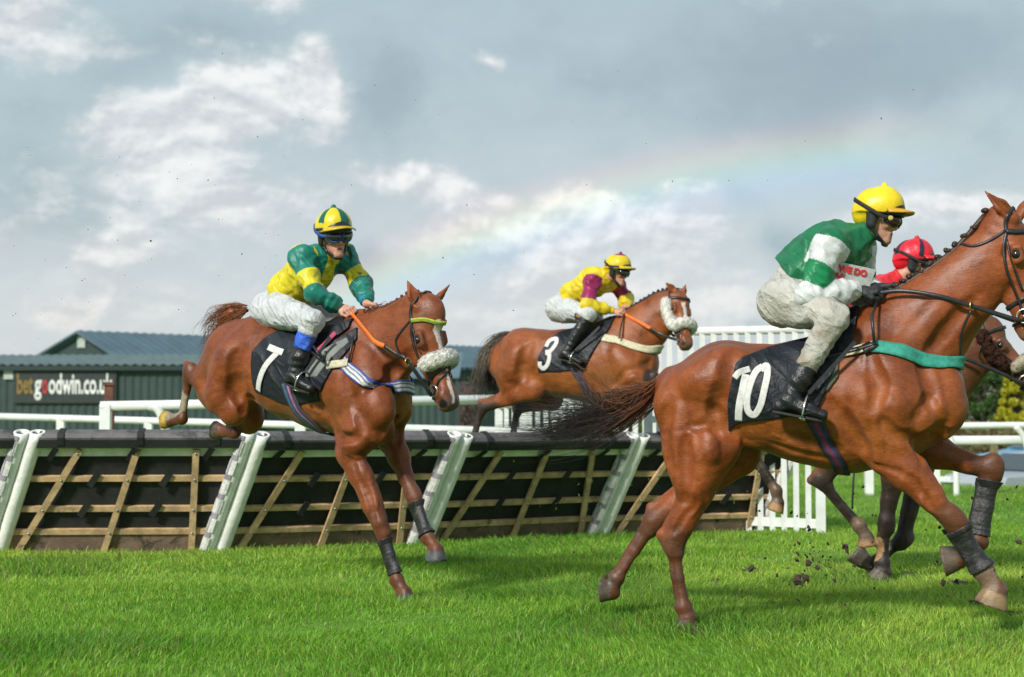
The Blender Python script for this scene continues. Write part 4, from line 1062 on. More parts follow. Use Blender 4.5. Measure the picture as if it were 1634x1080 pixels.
def build_horse(cfg):
    fr = cfg['fr']; J = lambda q: fr.D(q[1], q[2], q[3]) if q[0] == 'd' else fr.J(*q)
    sc = cfg.get('sc', 1.0); ls = cfg.get('lsc', 1.0) * sc
    root = bpy.data.objects.new(cfg['name'], None); COL.objects.link(root); fr.place(root); root.empty_display_size = 0.3
    tag(root, cfg['label'], 'horse', cfg.get('group'))
    P = []
    A = lambda *a, **k: P.append(Prim(*a, **k))
    # trunk
    st = [(J(q[:2] + (0,)), q[2] * sc, q[3]) for q in cfg['trunk']]
    for (a, ra, sa), (b, rb, sb) in zip(st[:-1], st[1:]): A(a, b, ra, rb, sa, sb, k=.05)
    # neck
    nk = [(J(q[:2] + (q[4] if len(q) > 4 else 0,)) if q[0] != 'd' else fr.D(*q[1:4]), (q[2] if q[0] != 'd' else q[4]) * sc, q[3] if q[0] != 'd' else q[5]) for q in cfg['neck']]
    for (a, ra, sa), (b, rb, sb) in zip(nk[:-1], nk[1:]): A(a, b, ra, rb, sa, sb, k=.06)
    # extra masses
    for q in cfg.get('extra', []):
        a = J(q[0]); b = J(q[1]) if q[1] is not None else None
        A(a, b, q[2] * sc, q[3] * sc, q[4], k=q[5] if len(q) > 5 else .05, op=q[6] if len(q) > 6 else 'add')
    legs = []
    for L in cfg['fore']:
        S, E, K, F_, C_ = [J(L[k]) for k in 'SEKFC']
        lat = -S[1]; sg = 1 if lat > 0 else -1
        W = J(cfg['withers'])[0:3] + np.array([0, -sg * .12, -.13])
        A(W, S, 0.075 * sc, .105 * sc, .55, .65, k=.05)
        A(S, E, .10 * sc, .090 * sc, .75, .7, k=.045)
        tb = W * .45 + E * .55 + np.array([-.08, 0, .03])
        A(tb, E + np.array([-.01, 0, .01]), .10 * ls, .062 * ls, .6, .65, k=.05)
        d = unit(K - E); p = palm(d)
        M = E + (K - E) * .30 - p * .012
        A(E - p * .01, M, .083 * ls, .073 * ls, .74, .74, k=.035)
        A(M, E + (K - E) * .70, .070 * ls, .044 * ls, .74, .9, k=.03)
        A(E + (K - E) * .65, K, .046 * ls, .042 * ls, .9, .9, k=.02)
        A(M - p * .035, E + (K - E) * .8 - p * .012, .035 * ls, .02 * ls, .7, k=.018)       # extensor ridge
        A(M + p * .035, E + (K - E) * .75 + p * .018, .032 * ls, .018 * ls, .7, k=.018)
        legs.append(leg_lower(P, K, F_, C_, False, ls, L.get('hr', 40)) | dict(E=E, fore=True, L=L))
    for L in cfg['hind']:
        H, S, K, F_, C_ = [J(L[k]) for k in 'HSKFC']
        d = unit(F_ - K); p = palm(d)
        A(H, S, .17 * sc, .115 * sc, .62, .68, k=.06)
        A(S, None, .085 * ls, sa=.7, k=.05)
        M = S + (K - S) * .45
        g = unit(K - S); gp = palm(g)
        A(S, M, .10 * ls, .072 * ls, .66, .72, k=.04)
        A(M, K, .072 * ls, .045 * ls, .72, .85, k=.03)
        PH = K - d * .045 * ls + p * .045 * ls
        if 'B' in L:
            B_ = J(L['B']); A(B_, M + gp * .03, .125 * sc, .055 * ls, .62, .6, k=.05)
        A(M + gp * .035, PH, .035 * ls, .014 * ls, .7, k=.02)                                 # tendon to the point of the hock
        A(PH, K + d * .05, .024 * ls, .032 * ls, .75, k=.022)
        A(K - d * .03, K + d * .05, .046 * ls, .038 * ls, .8, k=.025)
        legs.append(leg_lower(P, K + d * .03, F_, C_, True, sc * 1.04, L.get('hr', 40)) | dict(E=S, fore=False, L=L))
    # dock of the tail
    tl = [J(q) for q in cfg['dock']]
    A(tl[0], tl[1], .045 * sc, .028 * sc, k=.04)
    # head
    hd = cfg['head']; poll = J(hd['poll']); muz = J(hd['muzzle'])
    hs = np.linalg.norm(muz - poll) / 0.60 if not hd.get('scale') else hd['scale']
    hb = basis(muz - poll, hd['up'])
    def HP(x, y, z): return poll + hb.T @ (np.array([x, y, z]) * hs)
    def AH(a, b, ra, rb=None, s=1.0, s2=None, k=.025, op='add'):
        P.append(Prim(HP(*a), HP(*b) if b is not None else None, ra * hs, (rb if rb is not None else ra) * hs, s, s2, k=k * hs, op=op, B=hb))
    AH((.02, 0, -.075), (.19, 0, -.085), .078, .085, 1.0, 1.02)
    AH((-.02, 0, -.09), (.05, 0, -.14), .07, .085, .85)
    for s in (1, -1):
        AH((.10, .035 * s, -.165), (.24, .034 * s, -.150), .084, .072, .74, .66, k=.03)
        AH((.16, .083 * s, -.050), (.21, .083 * s, -.052), .0275, .026, 1.0, k=.02)            # orbit
        AH((.187, .118 * s, -.052), None, .0235, k=.008, op='sub')
        AH((.155, .100 * s, -.026), (.215, .094 * s, -.030), .010, .010, 1.0, k=.012)         # brow
        AH((.24, .068 * s, -.095), (.39, .045 * s, -.085), .020, .012, 1.0, k=.018)           # facial crest
        AH((.15, .095 * s, -.09), (.17, .095 * s, -.10), .016, .016, 1.0, k=.02, op='sub')
        AH((.515, .038 * s, -.055), (.570, .040 * s, -.062), .034, .031, .9, k=.02)           # nostril wing
        AH((.548, .066 * s, -.050), (.600, .050 * s, -.062), .017, .022, .9, k=.010, op='sub')
    AH((.20, 0, -.068), (.36, 0, -.055), .072, .052, .92, .82)
    AH((.36, 0, -.055), (.54, 0, -.058), .053, .052, .84, 1.0)
    AH((.22, 0, -.15), (.46, 0, -.098), .070, .045, .55, .62)
    AH((.44, 0, -.085), (.555, 0, -.082), .056, .054, .76, .98)
    AH((.52, 0, -.125), (.56, 0, -.118), .030, .024, 1.1, k=.02)                              # chin
    AH((.50, -.05, -.110), (.60, -.05, -.098), .004, .004, 12.0, k=.006, op='sub')            # mouth
    for s, ek in ((1, 'ear_l'), (-1, 'ear_r')):
        base = HP(.005, .052 * s, -.02); tip = J(hd[ek]) if ek in hd else HP(-.14, .085 * s, .06)
        ax = unit(tip - base); Lr = np.linalg.norm(tip - base)
        face = unit(hb[0] * .25 + hb[2] * .8 + hb[1] * .65 * s); eb = basis(ax, face)
        eb = np.array([eb[0], eb[2], eb[1]]) * np.array([[1], [1], [1]])   # squash along the facing direction
        m1 = base + ax * Lr * .42 ; 
        P.append(Prim(base, m1, .033 * hs, .038 * hs, .62, k=.015, B=eb)); P.append(Prim(m1, base + ax * Lr * .97, .038 * hs, .004, .55, k=.01, B=eb))
        P.append(Prim(base + ax * Lr * .25 + face * .024, base + ax * Lr * .82 + face * .014, .027 * hs, .007, .75, k=.006, op='sub', B=eb))
    def relief(lst, sgn):
        for path, r, dp in lst:
            r *= 1.4; dp *= .68
            Fb = Field(list(P)); C = crom([J(q) for q in path], 5); C, n = Fb.project(C, 0.0)
            for i in range(len(C) - 1):
                t0, t1 = math.sin(math.pi * min(1, (i + .6) / len(C))), math.sin(math.pi * min(1, (i + 1.6) / len(C)))
                r0, r1 = r * (.35 + .65 * t0), r * (.35 + .65 * t1)
                if sgn > 0: P.append(Prim(C[i] - n[i] * (r0 - dp * t0), C[i + 1] - n[i + 1] * (r1 - dp * t1), r0, r1, k=r * .9))
                else: P.append(Prim(C[i] + n[i] * (r0 - dp * t0), C[i + 1] + n[i + 1] * (r1 - dp * t1), r0, r1, k=r * .9, op='sub'))
    relief(cfg.get('ridges', []), 1); relief(cfg.get('grooves', []), -1)
    def dsp(Q):
        return 0.0022 * snoise(Q, 26, 1, (0.6, 1, 1.2)) + 0.0012 * snoise(Q, 70, 2, (0.5, 1, 1.3))
    F = Field(P, None); F.disp = dsp
    plain = Field(P)
    # colours
    coat = np.array(cfg['coat']); pts = cfg.get('points'); mud = np.array((0.10, 0.072, 0.05)); hoofc = cfg.get('hoof', (0.09, 0.07, 0.055))
    def pf(V):
        zrel = V[:, 2]
        c = np.tile(coat, (len(V), 1)); n1_ = snoise(V, 5, 5); n2_ = snoise(V, 16, 6)
        c *= (1 + .16 * n1_ + .07 * n2_)[:, None]
        bestd = np.full(len(V), 9.0); tz = np.zeros(len(V))
        for (a, ra, _s), (b, rb, _s2) in zip(st[:-1], st[1:]):
            ab = b - a; t = np.clip(((V - a) @ ab) / (ab @ ab), 0, 1); ctr = a + t[:, None] * ab; rr = ra + (rb - ra) * t; q = (V - ctr); dd = np.linalg.norm(q, axis=1) / rr
            k = dd < bestd; bestd[k] = dd[k]; tz[k] = (q[:, 2] / rr)[k]
        on = 1 - smoothstep(1.0, 1.25, bestd)
        w_ = (on * smoothstep(.25, -.85, tz + .25 * n1_) * .8)[:, None]; c = c * (1 - w_) + c * np.array([1.35, 1.65, 1.5]) * w_     # golden belly and flank
        w_ = (on * smoothstep(.35, .95, tz + .15 * n1_) * .35)[:, None]; c = c * (1 - w_) + c * .6 * w_
        lay = []
        for lg in legs:
            if pts is not None:
                up_ = lg['K'] + (lg['E'] - lg['K']) * cfg.get('pts_up', .35)
                lay.append((up_, lg['K'], .075, .07, pts)); lay.append((lg['K'], lg['F'], .10, .04, pts)); lay.append((lg['F'], lg['sole'], .12, .03, pts))
            for q in lg['L'].get('white', []):
                a = lg['K'] + (lg['F'] - lg['K']) * q[0]; lay.append((a, lg['sole'], .062, .02, q[1]))
            def hoof_l(V_, cc, lg=lg):
                w_ = smoothstep(.004, .012, (V_ - lg['C']) @ lg['n'] + .012 * ((V_ - lg['C']) @ lg['t'])) * (np.linalg.norm(V_ - lg['sole'], axis=1) < .115)
                hc = np.array(lg['L'].get('hoof', hoofc)) * (1 + .25 * snoise(V_, 60, 8))[:, None]
                return cc * (1 - w_[:, None]) + hc * w_[:, None]
            lay.append(hoof_l)
            def mud_l(V_, cc, lg=lg):                      # dried mud splashed on the lower leg
                a, b = lg['K'], lg['sole']; ab = b - a
                t = ((V_ - a) @ ab) / (ab @ ab); dd = np.linalg.norm(V_ - a - np.clip(t, -.4, 1.2)[:, None] * ab, axis=1)
                w_ = smoothstep(-.5, .8, t) * (dd < .13) * smoothstep(-.2, 1.0, snoise(V_, 30, 9)) * cfg.get('mud', .6)
                return cc * (1 - w_[:, None]) + mud * w_[:, None]
            lay.append(mud_l)
        Hc = (V - poll) @ hb.T / hs                     # head coordinates
        inhead = (Hc[:, 0] > -.02) & (Hc[:, 0] < .68) & (np.abs(Hc[:, 1]) < .16) & (Hc[:, 2] > -.28) & (Hc[:, 2] < .06)
        c = paint(V, (0, 0, 0), [lambda V_, cc: c] + lay)
        def put(w_, colr_):
            nonlocal c
            w_ = np.clip(w_, 0, 1) * inhead; c = c * (1 - w_[:, None]) + np.array(colr_) * w_[:, None]
        put(.75 * smoothstep(.50, .58, Hc[:, 0] + .03 * n2_), cfg.get('muzzle', (0.10, 0.075, 0.065)))
        put(.8 * (1 - smoothstep(.018, .040, np.linalg.norm((Hc - np.array([.185, 0, -.050])) * [1, 0, 1.2], axis=1))) * (np.abs(Hc[:, 1]) > .07), (0.045, 0.028, 0.02))
        for s in (1, -1):
            put((1 - smoothstep(.022, .030, np.linalg.norm(Hc - np.array([.570, .058 * s, -.054]), axis=1))), (0.02, 0.012, 0.012))
        for (x0, x1, w0, w1, y0) in cfg.get('blaze', []):
            t = np.clip((Hc[:, 0] - x0) / (x1 - x0), 0, 1); hw = w0 + (w1 - w0) * t
            put((np.abs(Hc[:, 1] - y0 + .006 * n2_) < hw) * (Hc[:, 0] > x0 + .012 * n2_) * (Hc[:, 0] < x1 + .012 * n2_) * (Hc[:, 2] > -.065), (0.62, 0.55, 0.50))
        put(smoothstep(-.05, -.02, Hc[:, 0]) * (Hc[:, 2] > .03) * 0, coat)
        # dirt on the belly, chest and between the legs
        w_ = smoothstep(.35, 1.3, snoise(V, 9, 12) + .3) * .35
        c = c * (1 - w_[:, None]) + (c * .55 + mud * .25) * w_[:, None]
        for fn in cfg.get('paint', []): c = fn(V, c, n2_)
        return np.clip(c, 0.004, 1)
    body = field_obj('body', F, cfg.get('vox', .008), M_COAT, root, pf)
    # eyes
    for s in (1, -1):
        V, Fc = sphere(HP(.187, .0965 * s, -.052), .0225 * hs, 14, 10)
        m = Mesh(); m.add(V, Fc); m.build('eye', M_EYE, root, True)
    out = dict(root=root, F=plain, FD=F, HP=HP, hb=hb, hs=hs, legs=legs, fr=fr, poll=poll, J=J, P=P)
    return out

def leg_boot(H, lg, t0, t1, off=.011, mat=None, name='tendon_boot', rmax=.075):
    K, F_ = lg['K'], lg['F']; ab = F_ - K; L = np.linalg.norm(ab); d = ab / L
    near = [q for q in H['P'] if np.linalg.norm(np.clip(0, 0, 0) + (q.a + q.b) / 2 - (K + F_) / 2) < .3 and q.rmax < .08]
    a = K + ab * t0; b = K + ab * t1; lo = np.minimum(a, b) - .09; hi = np.maximum(a, b) + .09
    def reg(X_, Y_, Z_):
        t = (X_ - K[0]) * d[0] + (Y_ - K[1]) * d[1] + (Z_ - K[2]) * d[2]
        r = np.sqrt(np.maximum((X_ - K[0]) ** 2 + (Y_ - K[1]) ** 2 + (Z_ - K[2]) ** 2 - t * t, 0))
        return np.maximum(np.maximum(t0 * L - t, t - t1 * L), r - rmax)
    f = Field(near, lambda Q: .0025 * snoise(Q, 45, 21) + .0005 * np.sin(((Q - K) @ d) * 260) + .004 * ((((Q - K) @ d) / L < t0 + .10) | (((Q - K) @ d) / L > t1 - .10)))
    return field_obj(name, f, .005, mat or M_LEGBOOT, H['root'], None, reg, lo, hi, off)

def tail_hair(H, guide, nst, spread, cols, r=.0016, seed=1, name='tail', wild=.02, m=18, droop=0.0):
    """guide: list of (point, radius) control points; cols: list of colours root to tip"""
    r_ = np.random.default_rng(seed); fr = H['fr']
    G = np.array([g[0] for g in guide]); Rg = np.array([g[1] for g in guide])
    Gc = crom(G, 10); tt = np.linspace(0, 1, len(Gc)); Rc = np.interp(tt, np.linspace(0, 1, len(Rg)), Rg)
    u01 = np.linspace(0, 1, m)
    paths = np.zeros((nst, m, 3)); rad = np.zeros((nst, m)); cc = np.zeros((nst, m, 3))
    cols = np.array(cols); ct = np.linspace(0, 1, len(cols))
    o_ = r_.normal(size=(nst, 3)); o_ /= np.maximum(np.linalg.norm(o_, axis=1)[:, None], 1) 
    o_[:, 1] *= .6
    cl = r_.normal(size=(max(4, nst // 26), 3)) * .6; ci = r_.integers(0, len(cl), nst); o_ = o_ * .26 + cl[ci] * .80
    L = r_.uniform(.55, 1.0, nst); st = r_.uniform(0, .22, nst)
    for i in range(nst):
        s = st[i] + (L[i] - st[i]) * u01
        base = np.stack([np.interp(s, tt, Gc[:, a]) for a in range(3)], 1)
        R = np.interp(s, tt, Rc)
        ph = r_.uniform(0, 6.28, 3); fq = r_.uniform(3, 8, 3)
        wig = np.stack([np.sin(fq[a] * u01 + ph[a]) - math.sin(ph[a]) for a in range(3)], 1) * wild * u01[:, None]
        paths[i] = base + o_[i] * R[:, None] + wig
        paths[i, :, 2] -= droop * u01 ** 2 * r_.uniform(0, 1)
        rad[i] = r * (1 - .75 * u01 ** 2) * r_.uniform(.7, 1.3)
        sh = r_.uniform(.65, 1.35); sm = np.clip(s + r_.normal() * .06, 0, 1)
        for a in range(3): cc[i, :, a] = np.interp(sm, ct, cols[:, a]) * sh
    V, F, C = strands(paths, rad, cc)
    return link(name, np_mesh(name, V, F, True, C), M_HAIR, H['root'])

def on_top(H, p):
    q, ok = H['F'].march(np.array([[p[0], p[1], p[2] + .3]]), np.array([0, 0, -1.0]), 0.0); return q[0] if ok[0] else p

def plaits(H, pts, size=.017, col=(0.035, 0.018, 0.012), lat=0.0, mane=True, mside=0.0):
    """a line of small sewn-up plaits along the crest"""
    M = Mesh(); fr = H['fr']; r_ = np.random.default_rng(5)
    for q in pts:
        c = on_top(H, H['J'](q)) + np.array([0, 0, size * 1.1])
        for k in range(5):
            o_ = r_.normal(size=3) * size * .26
            V, F = sphere(c + o_, size * r_.uniform(.55, .8), 8, 6, (1, .9, .85)); M.add(V, F, np.array(col) * r_.uniform(.8, 1.35))
        V, F = tube_geo([c + np.array([0, 0, -.035]), c + np.array([0, 0, -.015]), c], [size * .55, size * .42, size * .5], 7); M.add(V, F, np.array(col))
        M.build('plait', M_HAIR, H['root'], True, True); M = Mesh()

def fleece(H, pts, r, col=(0.62, 0.58, 0.50), name='sheepskin_noseband', s=1.0, fine=.0045, amp=.0045, fr_=105):
    C = crom(pts, 6); pr = [Prim(C[i], C[i + 1], r, r, s, k=.01) for i in range(len(C) - 1)]
    f = Field(pr, lambda Q: amp * (snoise(Q, fr_, 31) * .8 + .5 * snoise(Q, fr_ * 2.1, 32)))
    def pf(V):
        c = np.tile(np.array(col), (len(V), 1)); return c * (1 + .18 * snoise(V, 60, 33) + .12 * snoise(V, 160, 34))[:, None]
    o = field_obj(name, f, fine, M_FLEECE, H['root'], pf)
    r_ = np.random.default_rng(9); n = 3600; V0_ = np.array([v_.co[:] for v_ in o.data.vertices]); ix = r_.integers(0, len(V0_), n); B0 = V0_[ix]; nn = f.grad(B0); nn /= np.maximum(np.linalg.norm(nn, axis=1)[:, None], 1e-6)
    nn = nn + r_.normal(0, .45, (n, 3)); L = r_.uniform(.004, .010, n)[:, None]; t_ = np.array([0, .5, 1.0])[None, :, None]
    pa = (B0 - nn * .003)[:, None, :] + (nn * L)[:, None, :] * t_ + r_.normal(0, .003, (n, 1, 3)) * t_ ** 2
    Vs, Fs, Cs = strands(pa, np.tile(np.array([[.0017, .0013, .0005]]), (n, 1)), np.array(col)[None, None, :] * r_.uniform(.7, 1.25, (n, 1, 1)) * np.ones((1, 3, 1)))
    me = np_mesh('fleece_tufts', Vs, Fs, True, Cs); me.materials.append(M_FLEECE); t2 = bpy.data.objects.new('fleece_pile', me); COL.objects.link(t2); t2.parent = o
    return o


# ================================================================ tack
def mirror(p): p = np.array(p, float).copy(); p[..., 1] *= -1; return p
def around(pts): a = [np.array(p) for p in pts]; return a + [mirror(p) for p in a[::-1]]
def cloth(H, poly, off, mat, name, lat=.3, vox=.006, wave=.003, label=None, lats=None):
    fr = H['fr']; pg = [fr.J(x, y, lat)[[0, 2]] for x, y in poly]
    pa = np.array(pg); lo = np.array([pa[:, 0].min() - .03, -.48, pa[:, 1].min() - .03]); hi = np.array([pa[:, 0].max() + .03, .48, pa[:, 1].max() + .12])
    f = Field(H['P'], lambda Q: wave * snoise(Q, 22, 51, (1, 1, .35)))
    pr = prism(pg)
    return field_obj(name, f, vox, mat, H['root'], None, pr, lo, hi, off, label=label)
def hstrap(H, pts, width=.018, off=.005, mesh=None, thick=.006, hd=True, k=6, col=None, cross=3):
    P = [H['HP'](*p) for p in pts] if hd else pts
    return strap(H['F'], P, width, off, thick, cross, k, mesh=mesh, col=col)
def ring(c, ax1, ax2, R, r, mesh, n=20):
    pts = [np.array(c) + R * (math.cos(a) * ax1 + math.sin(a) * ax2) for a in np.linspace(0, 2 * math.pi, n, endpoint=False)]
    mesh.tube(pts, r, 6, closed=True)
def bridle(H, brow=None, flash=True, wd=.017):
    HP = H['HP']; M = Mesh()
    for s in (1, -1):
        hstrap(H, [(.065, .100 * s, -.065), (.13, .098 * s, -.095), (.26, .085 * s, -.115), (.38, .062 * s, -.105), (.465, .052 * s, -.092)], wd, mesh=M)
        hstrap(H, [(.055, .102 * s, -.07), (.09, .088 * s, -.15), (.115, .06 * s, -.23), (.12, .015 * s, -.26)], wd * .75, mesh=M)
        hstrap(H, [(.10, .099 * s, -.075), (.25, .083 * s, -.075), (.36, .058 * s, -.068)], wd * .7, mesh=M)
    hstrap(H, [(.065, .100, -.065), (.01, .095, -.06), (-.045, .05, -.015), (-.05, 0, .0), (-.045, -.05, -.015), (.01, -.095, -.06), (.065, -.100, -.065)], wd * 1.2, mesh=M, off=.007)
    hstrap(H, [(.37, 0, -.005), (.385, .045, -.04), (.40, .055, -.09), (.41, .03, -.135), (.415, 0, -.15), (.41, -.03, -.135), (.40, -.055, -.09), (.385, -.045, -.04), (.37, 0, -.005)], wd * 1.3, mesh=M, off=.006)
    if flash:
        hstrap(H, [(.40, 0, -.008), (.44, .045, -.05), (.50, .045, -.10), (.51, 0, -.145), (.50, -.045, -.10), (.44, -.045, -.05), (.40, 0, -.008)], wd * .8, mesh=M, off=.006)
    M.build('bridle', M_LEATHER, H['root'], True)
    B = Mesh(); hstrap(H, [(.062, .100, -.068), (.075, .085, -.025), (.085, .04, .0), (.088, 0, .004), (.085, -.04, .0), (.075, -.085, -.025), (.062, -.100, -.068)], .024, mesh=B, off=.009, thick=.009,
                         col=brow and brow[1])
    B.build('browband', brow[0] if brow else M_LEATHER, H['root'], True, brow is not None)
    G = Mesh()
    for s in (1, -1):
        c = HP(.478, .062 * s, -.093); ring(c, H['hb'][0], H['hb'][2], .036, .0042, G)
        G.tube([HP(.478, .058 * s, -.093), HP(.478, .02 * s, -.10)], .007)
    G.build('bit', M_METAL, H['root'], True)
    return [HP(.50, .066 * s, -.11) for s in (1, -1)]
def rein(root, pts, width=.02, thick=.004, mat=None, name='rein', up=(0, 0, 1), k=8):
    C = crom(pts, k); T = np.gradient(C, axis=0); T /= np.linalg.norm(T, axis=1)[:, None]
    u_ = np.array(up, float); n = np.cross(T, u_); n /= np.maximum(np.linalg.norm(n, axis=1)[:, None], 1e-6); S_ = np.cross(n, T)
    V, F = ribbon(C, S_, n, width, thick); M = Mesh(); M.add(V, F)
    return M.build(name, mat or M_LEATHER, root, True)
def stripes(lst):
    """colours across a woven band: list of (upto, colour), u runs -0.5..0.5"""
    def f(u):
        for lim, c in lst:
            if u <= lim: return np.array(c)
        return np.array(lst[-1][1])
    return f
def crest(H, pts, r, col, name='mane_roots'):
    C = crom([on_top(H, H['J'](p)) for p in pts], 5); M = Mesh(); V, F = tube_geo(C, r, 8); M.add(V, F, np.array(col))
    return M.build(name, M_HAIR, H['root'], True, True)


# ================================================================ riders
def fist(P, wrist, dirv, back, thumb_side, sc=1.0, grip=1.0):
    """palm, four bent fingers of unequal length and a thumb closing against them"""
    B = basis(dirv, back); d, y, b = B[0], B[1], B[2]; A = lambda *a, **k: P.append(Prim(*a, **k))
    A(wrist, wrist + d * .025 * sc, .024 * sc, .020 * sc, 1.2, 1.6, k=.012, B=B)
    A(wrist + d * .02 * sc, wrist + d * .072 * sc, .015 * sc, .014 * sc, 1.9, 2.6, k=.012, B=B)
    for i, L in enumerate((.86, 1.0, .95, .76)):
        o = y * thumb_side * (1.5 - i) * .0205 * sc
        p0 = wrist + d * (.080 - .004 * abs(i - 1.2)) * sc + o + b * .004
        p1 = p0 + (d * .020 - b * .030 * L) * sc; p2 = p1 + (-d * .020 * grip - b * .018 * L) * sc; p3 = p2 + (-d * .021 + b * .006) * sc
        A(p0, p1, .0105 * sc, .0098 * sc, k=.005); A(p1, p2, .0098 * sc, .0092 * sc, k=.004); A(p2, p3, .0092 * sc, .0078 * sc, k=.004)
        A(p0, None, .0115 * sc, k=.004)
    t0 = wrist + d * .022 * sc + y * thumb_side * .030 * sc - b * .006; t1 = wrist + d * .052 * sc + y * thumb_side * .044 * sc - b * .020 * sc
    t2 = t1 + (d * .030 - y * thumb_side * .012 - b * .014) * sc
    A(t0, t1, .014 * sc, .0115 * sc, k=.010); A(t1, t2, .0112 * sc, .009 * sc, k=.004)

def head_prims(P, c, B, sc=1.0):
    def W(x, y, z): return c + B.T @ (np.array([x, y, z]) * sc)
    def A(a, b, ra, rb=None, s=1.0, s2=None, k=.012, op='add'):
        P.append(Prim(W(*a), W(*b) if b else None, ra * sc, (rb if rb is not None else ra) * sc, s, s2, k=k * sc, op=op, B=B))
    A((-.022, 0, .035), (.018, 0, .040), .092, .088, .84)
    A((.030, 0, .010), (.044, 0, -.060), .062, .044, .92, .88, k=.02)
    A((.005, 0, -.045), (.060, 0, -.098), .054, .028, 1.0, 1.0, k=.02)
    A((.072, 0, -.104), None, .0195, s=1.25, k=.015)
    A((.080, 0, .018), (.101, 0, -.026), .010, .0115, .85, .95, k=.016)
    A((.099, 0, -.032), None, .0122, s=1.0, k=.010)
    for s in (1, -1):
        A((.091, .011 * s, -.036), None, .0085, k=.010)
        A((.097, .007 * s, -.0455), None, .0038, k=.004, op='sub')
        A((.062, .040 * s, -.018), None, .026, s=.9, k=.02)                # cheekbones
        A((.085, .033 * s, .012), None, .015, s=1.3, k=.012, op='sub')
        A((.070, .033 * s, .010), None, .0135, k=.003)
        A((.080, .014 * s, .032), (.074, .046 * s, .030), .009, .007, k=.01)
        A((-.005, .076 * s, .018), (-.012, .078 * s, -.022), .020, .013, .42, k=.008)
    A((.0815, -.017, -.0645), (.0815, .017, -.0645), .0080, .0080, k=.012); A((.0795, -.014, -.0770), (.0795, .014, -.0770), .0085, .0085, k=.012)
    A((.0905, -.016, -.0707), (.0905, .016, -.0707), .0034, .0034, k=.004, op='sub')
    A((.075, -.012, -.088), (.075, .012, -.088), .010, k=.01)
    return W

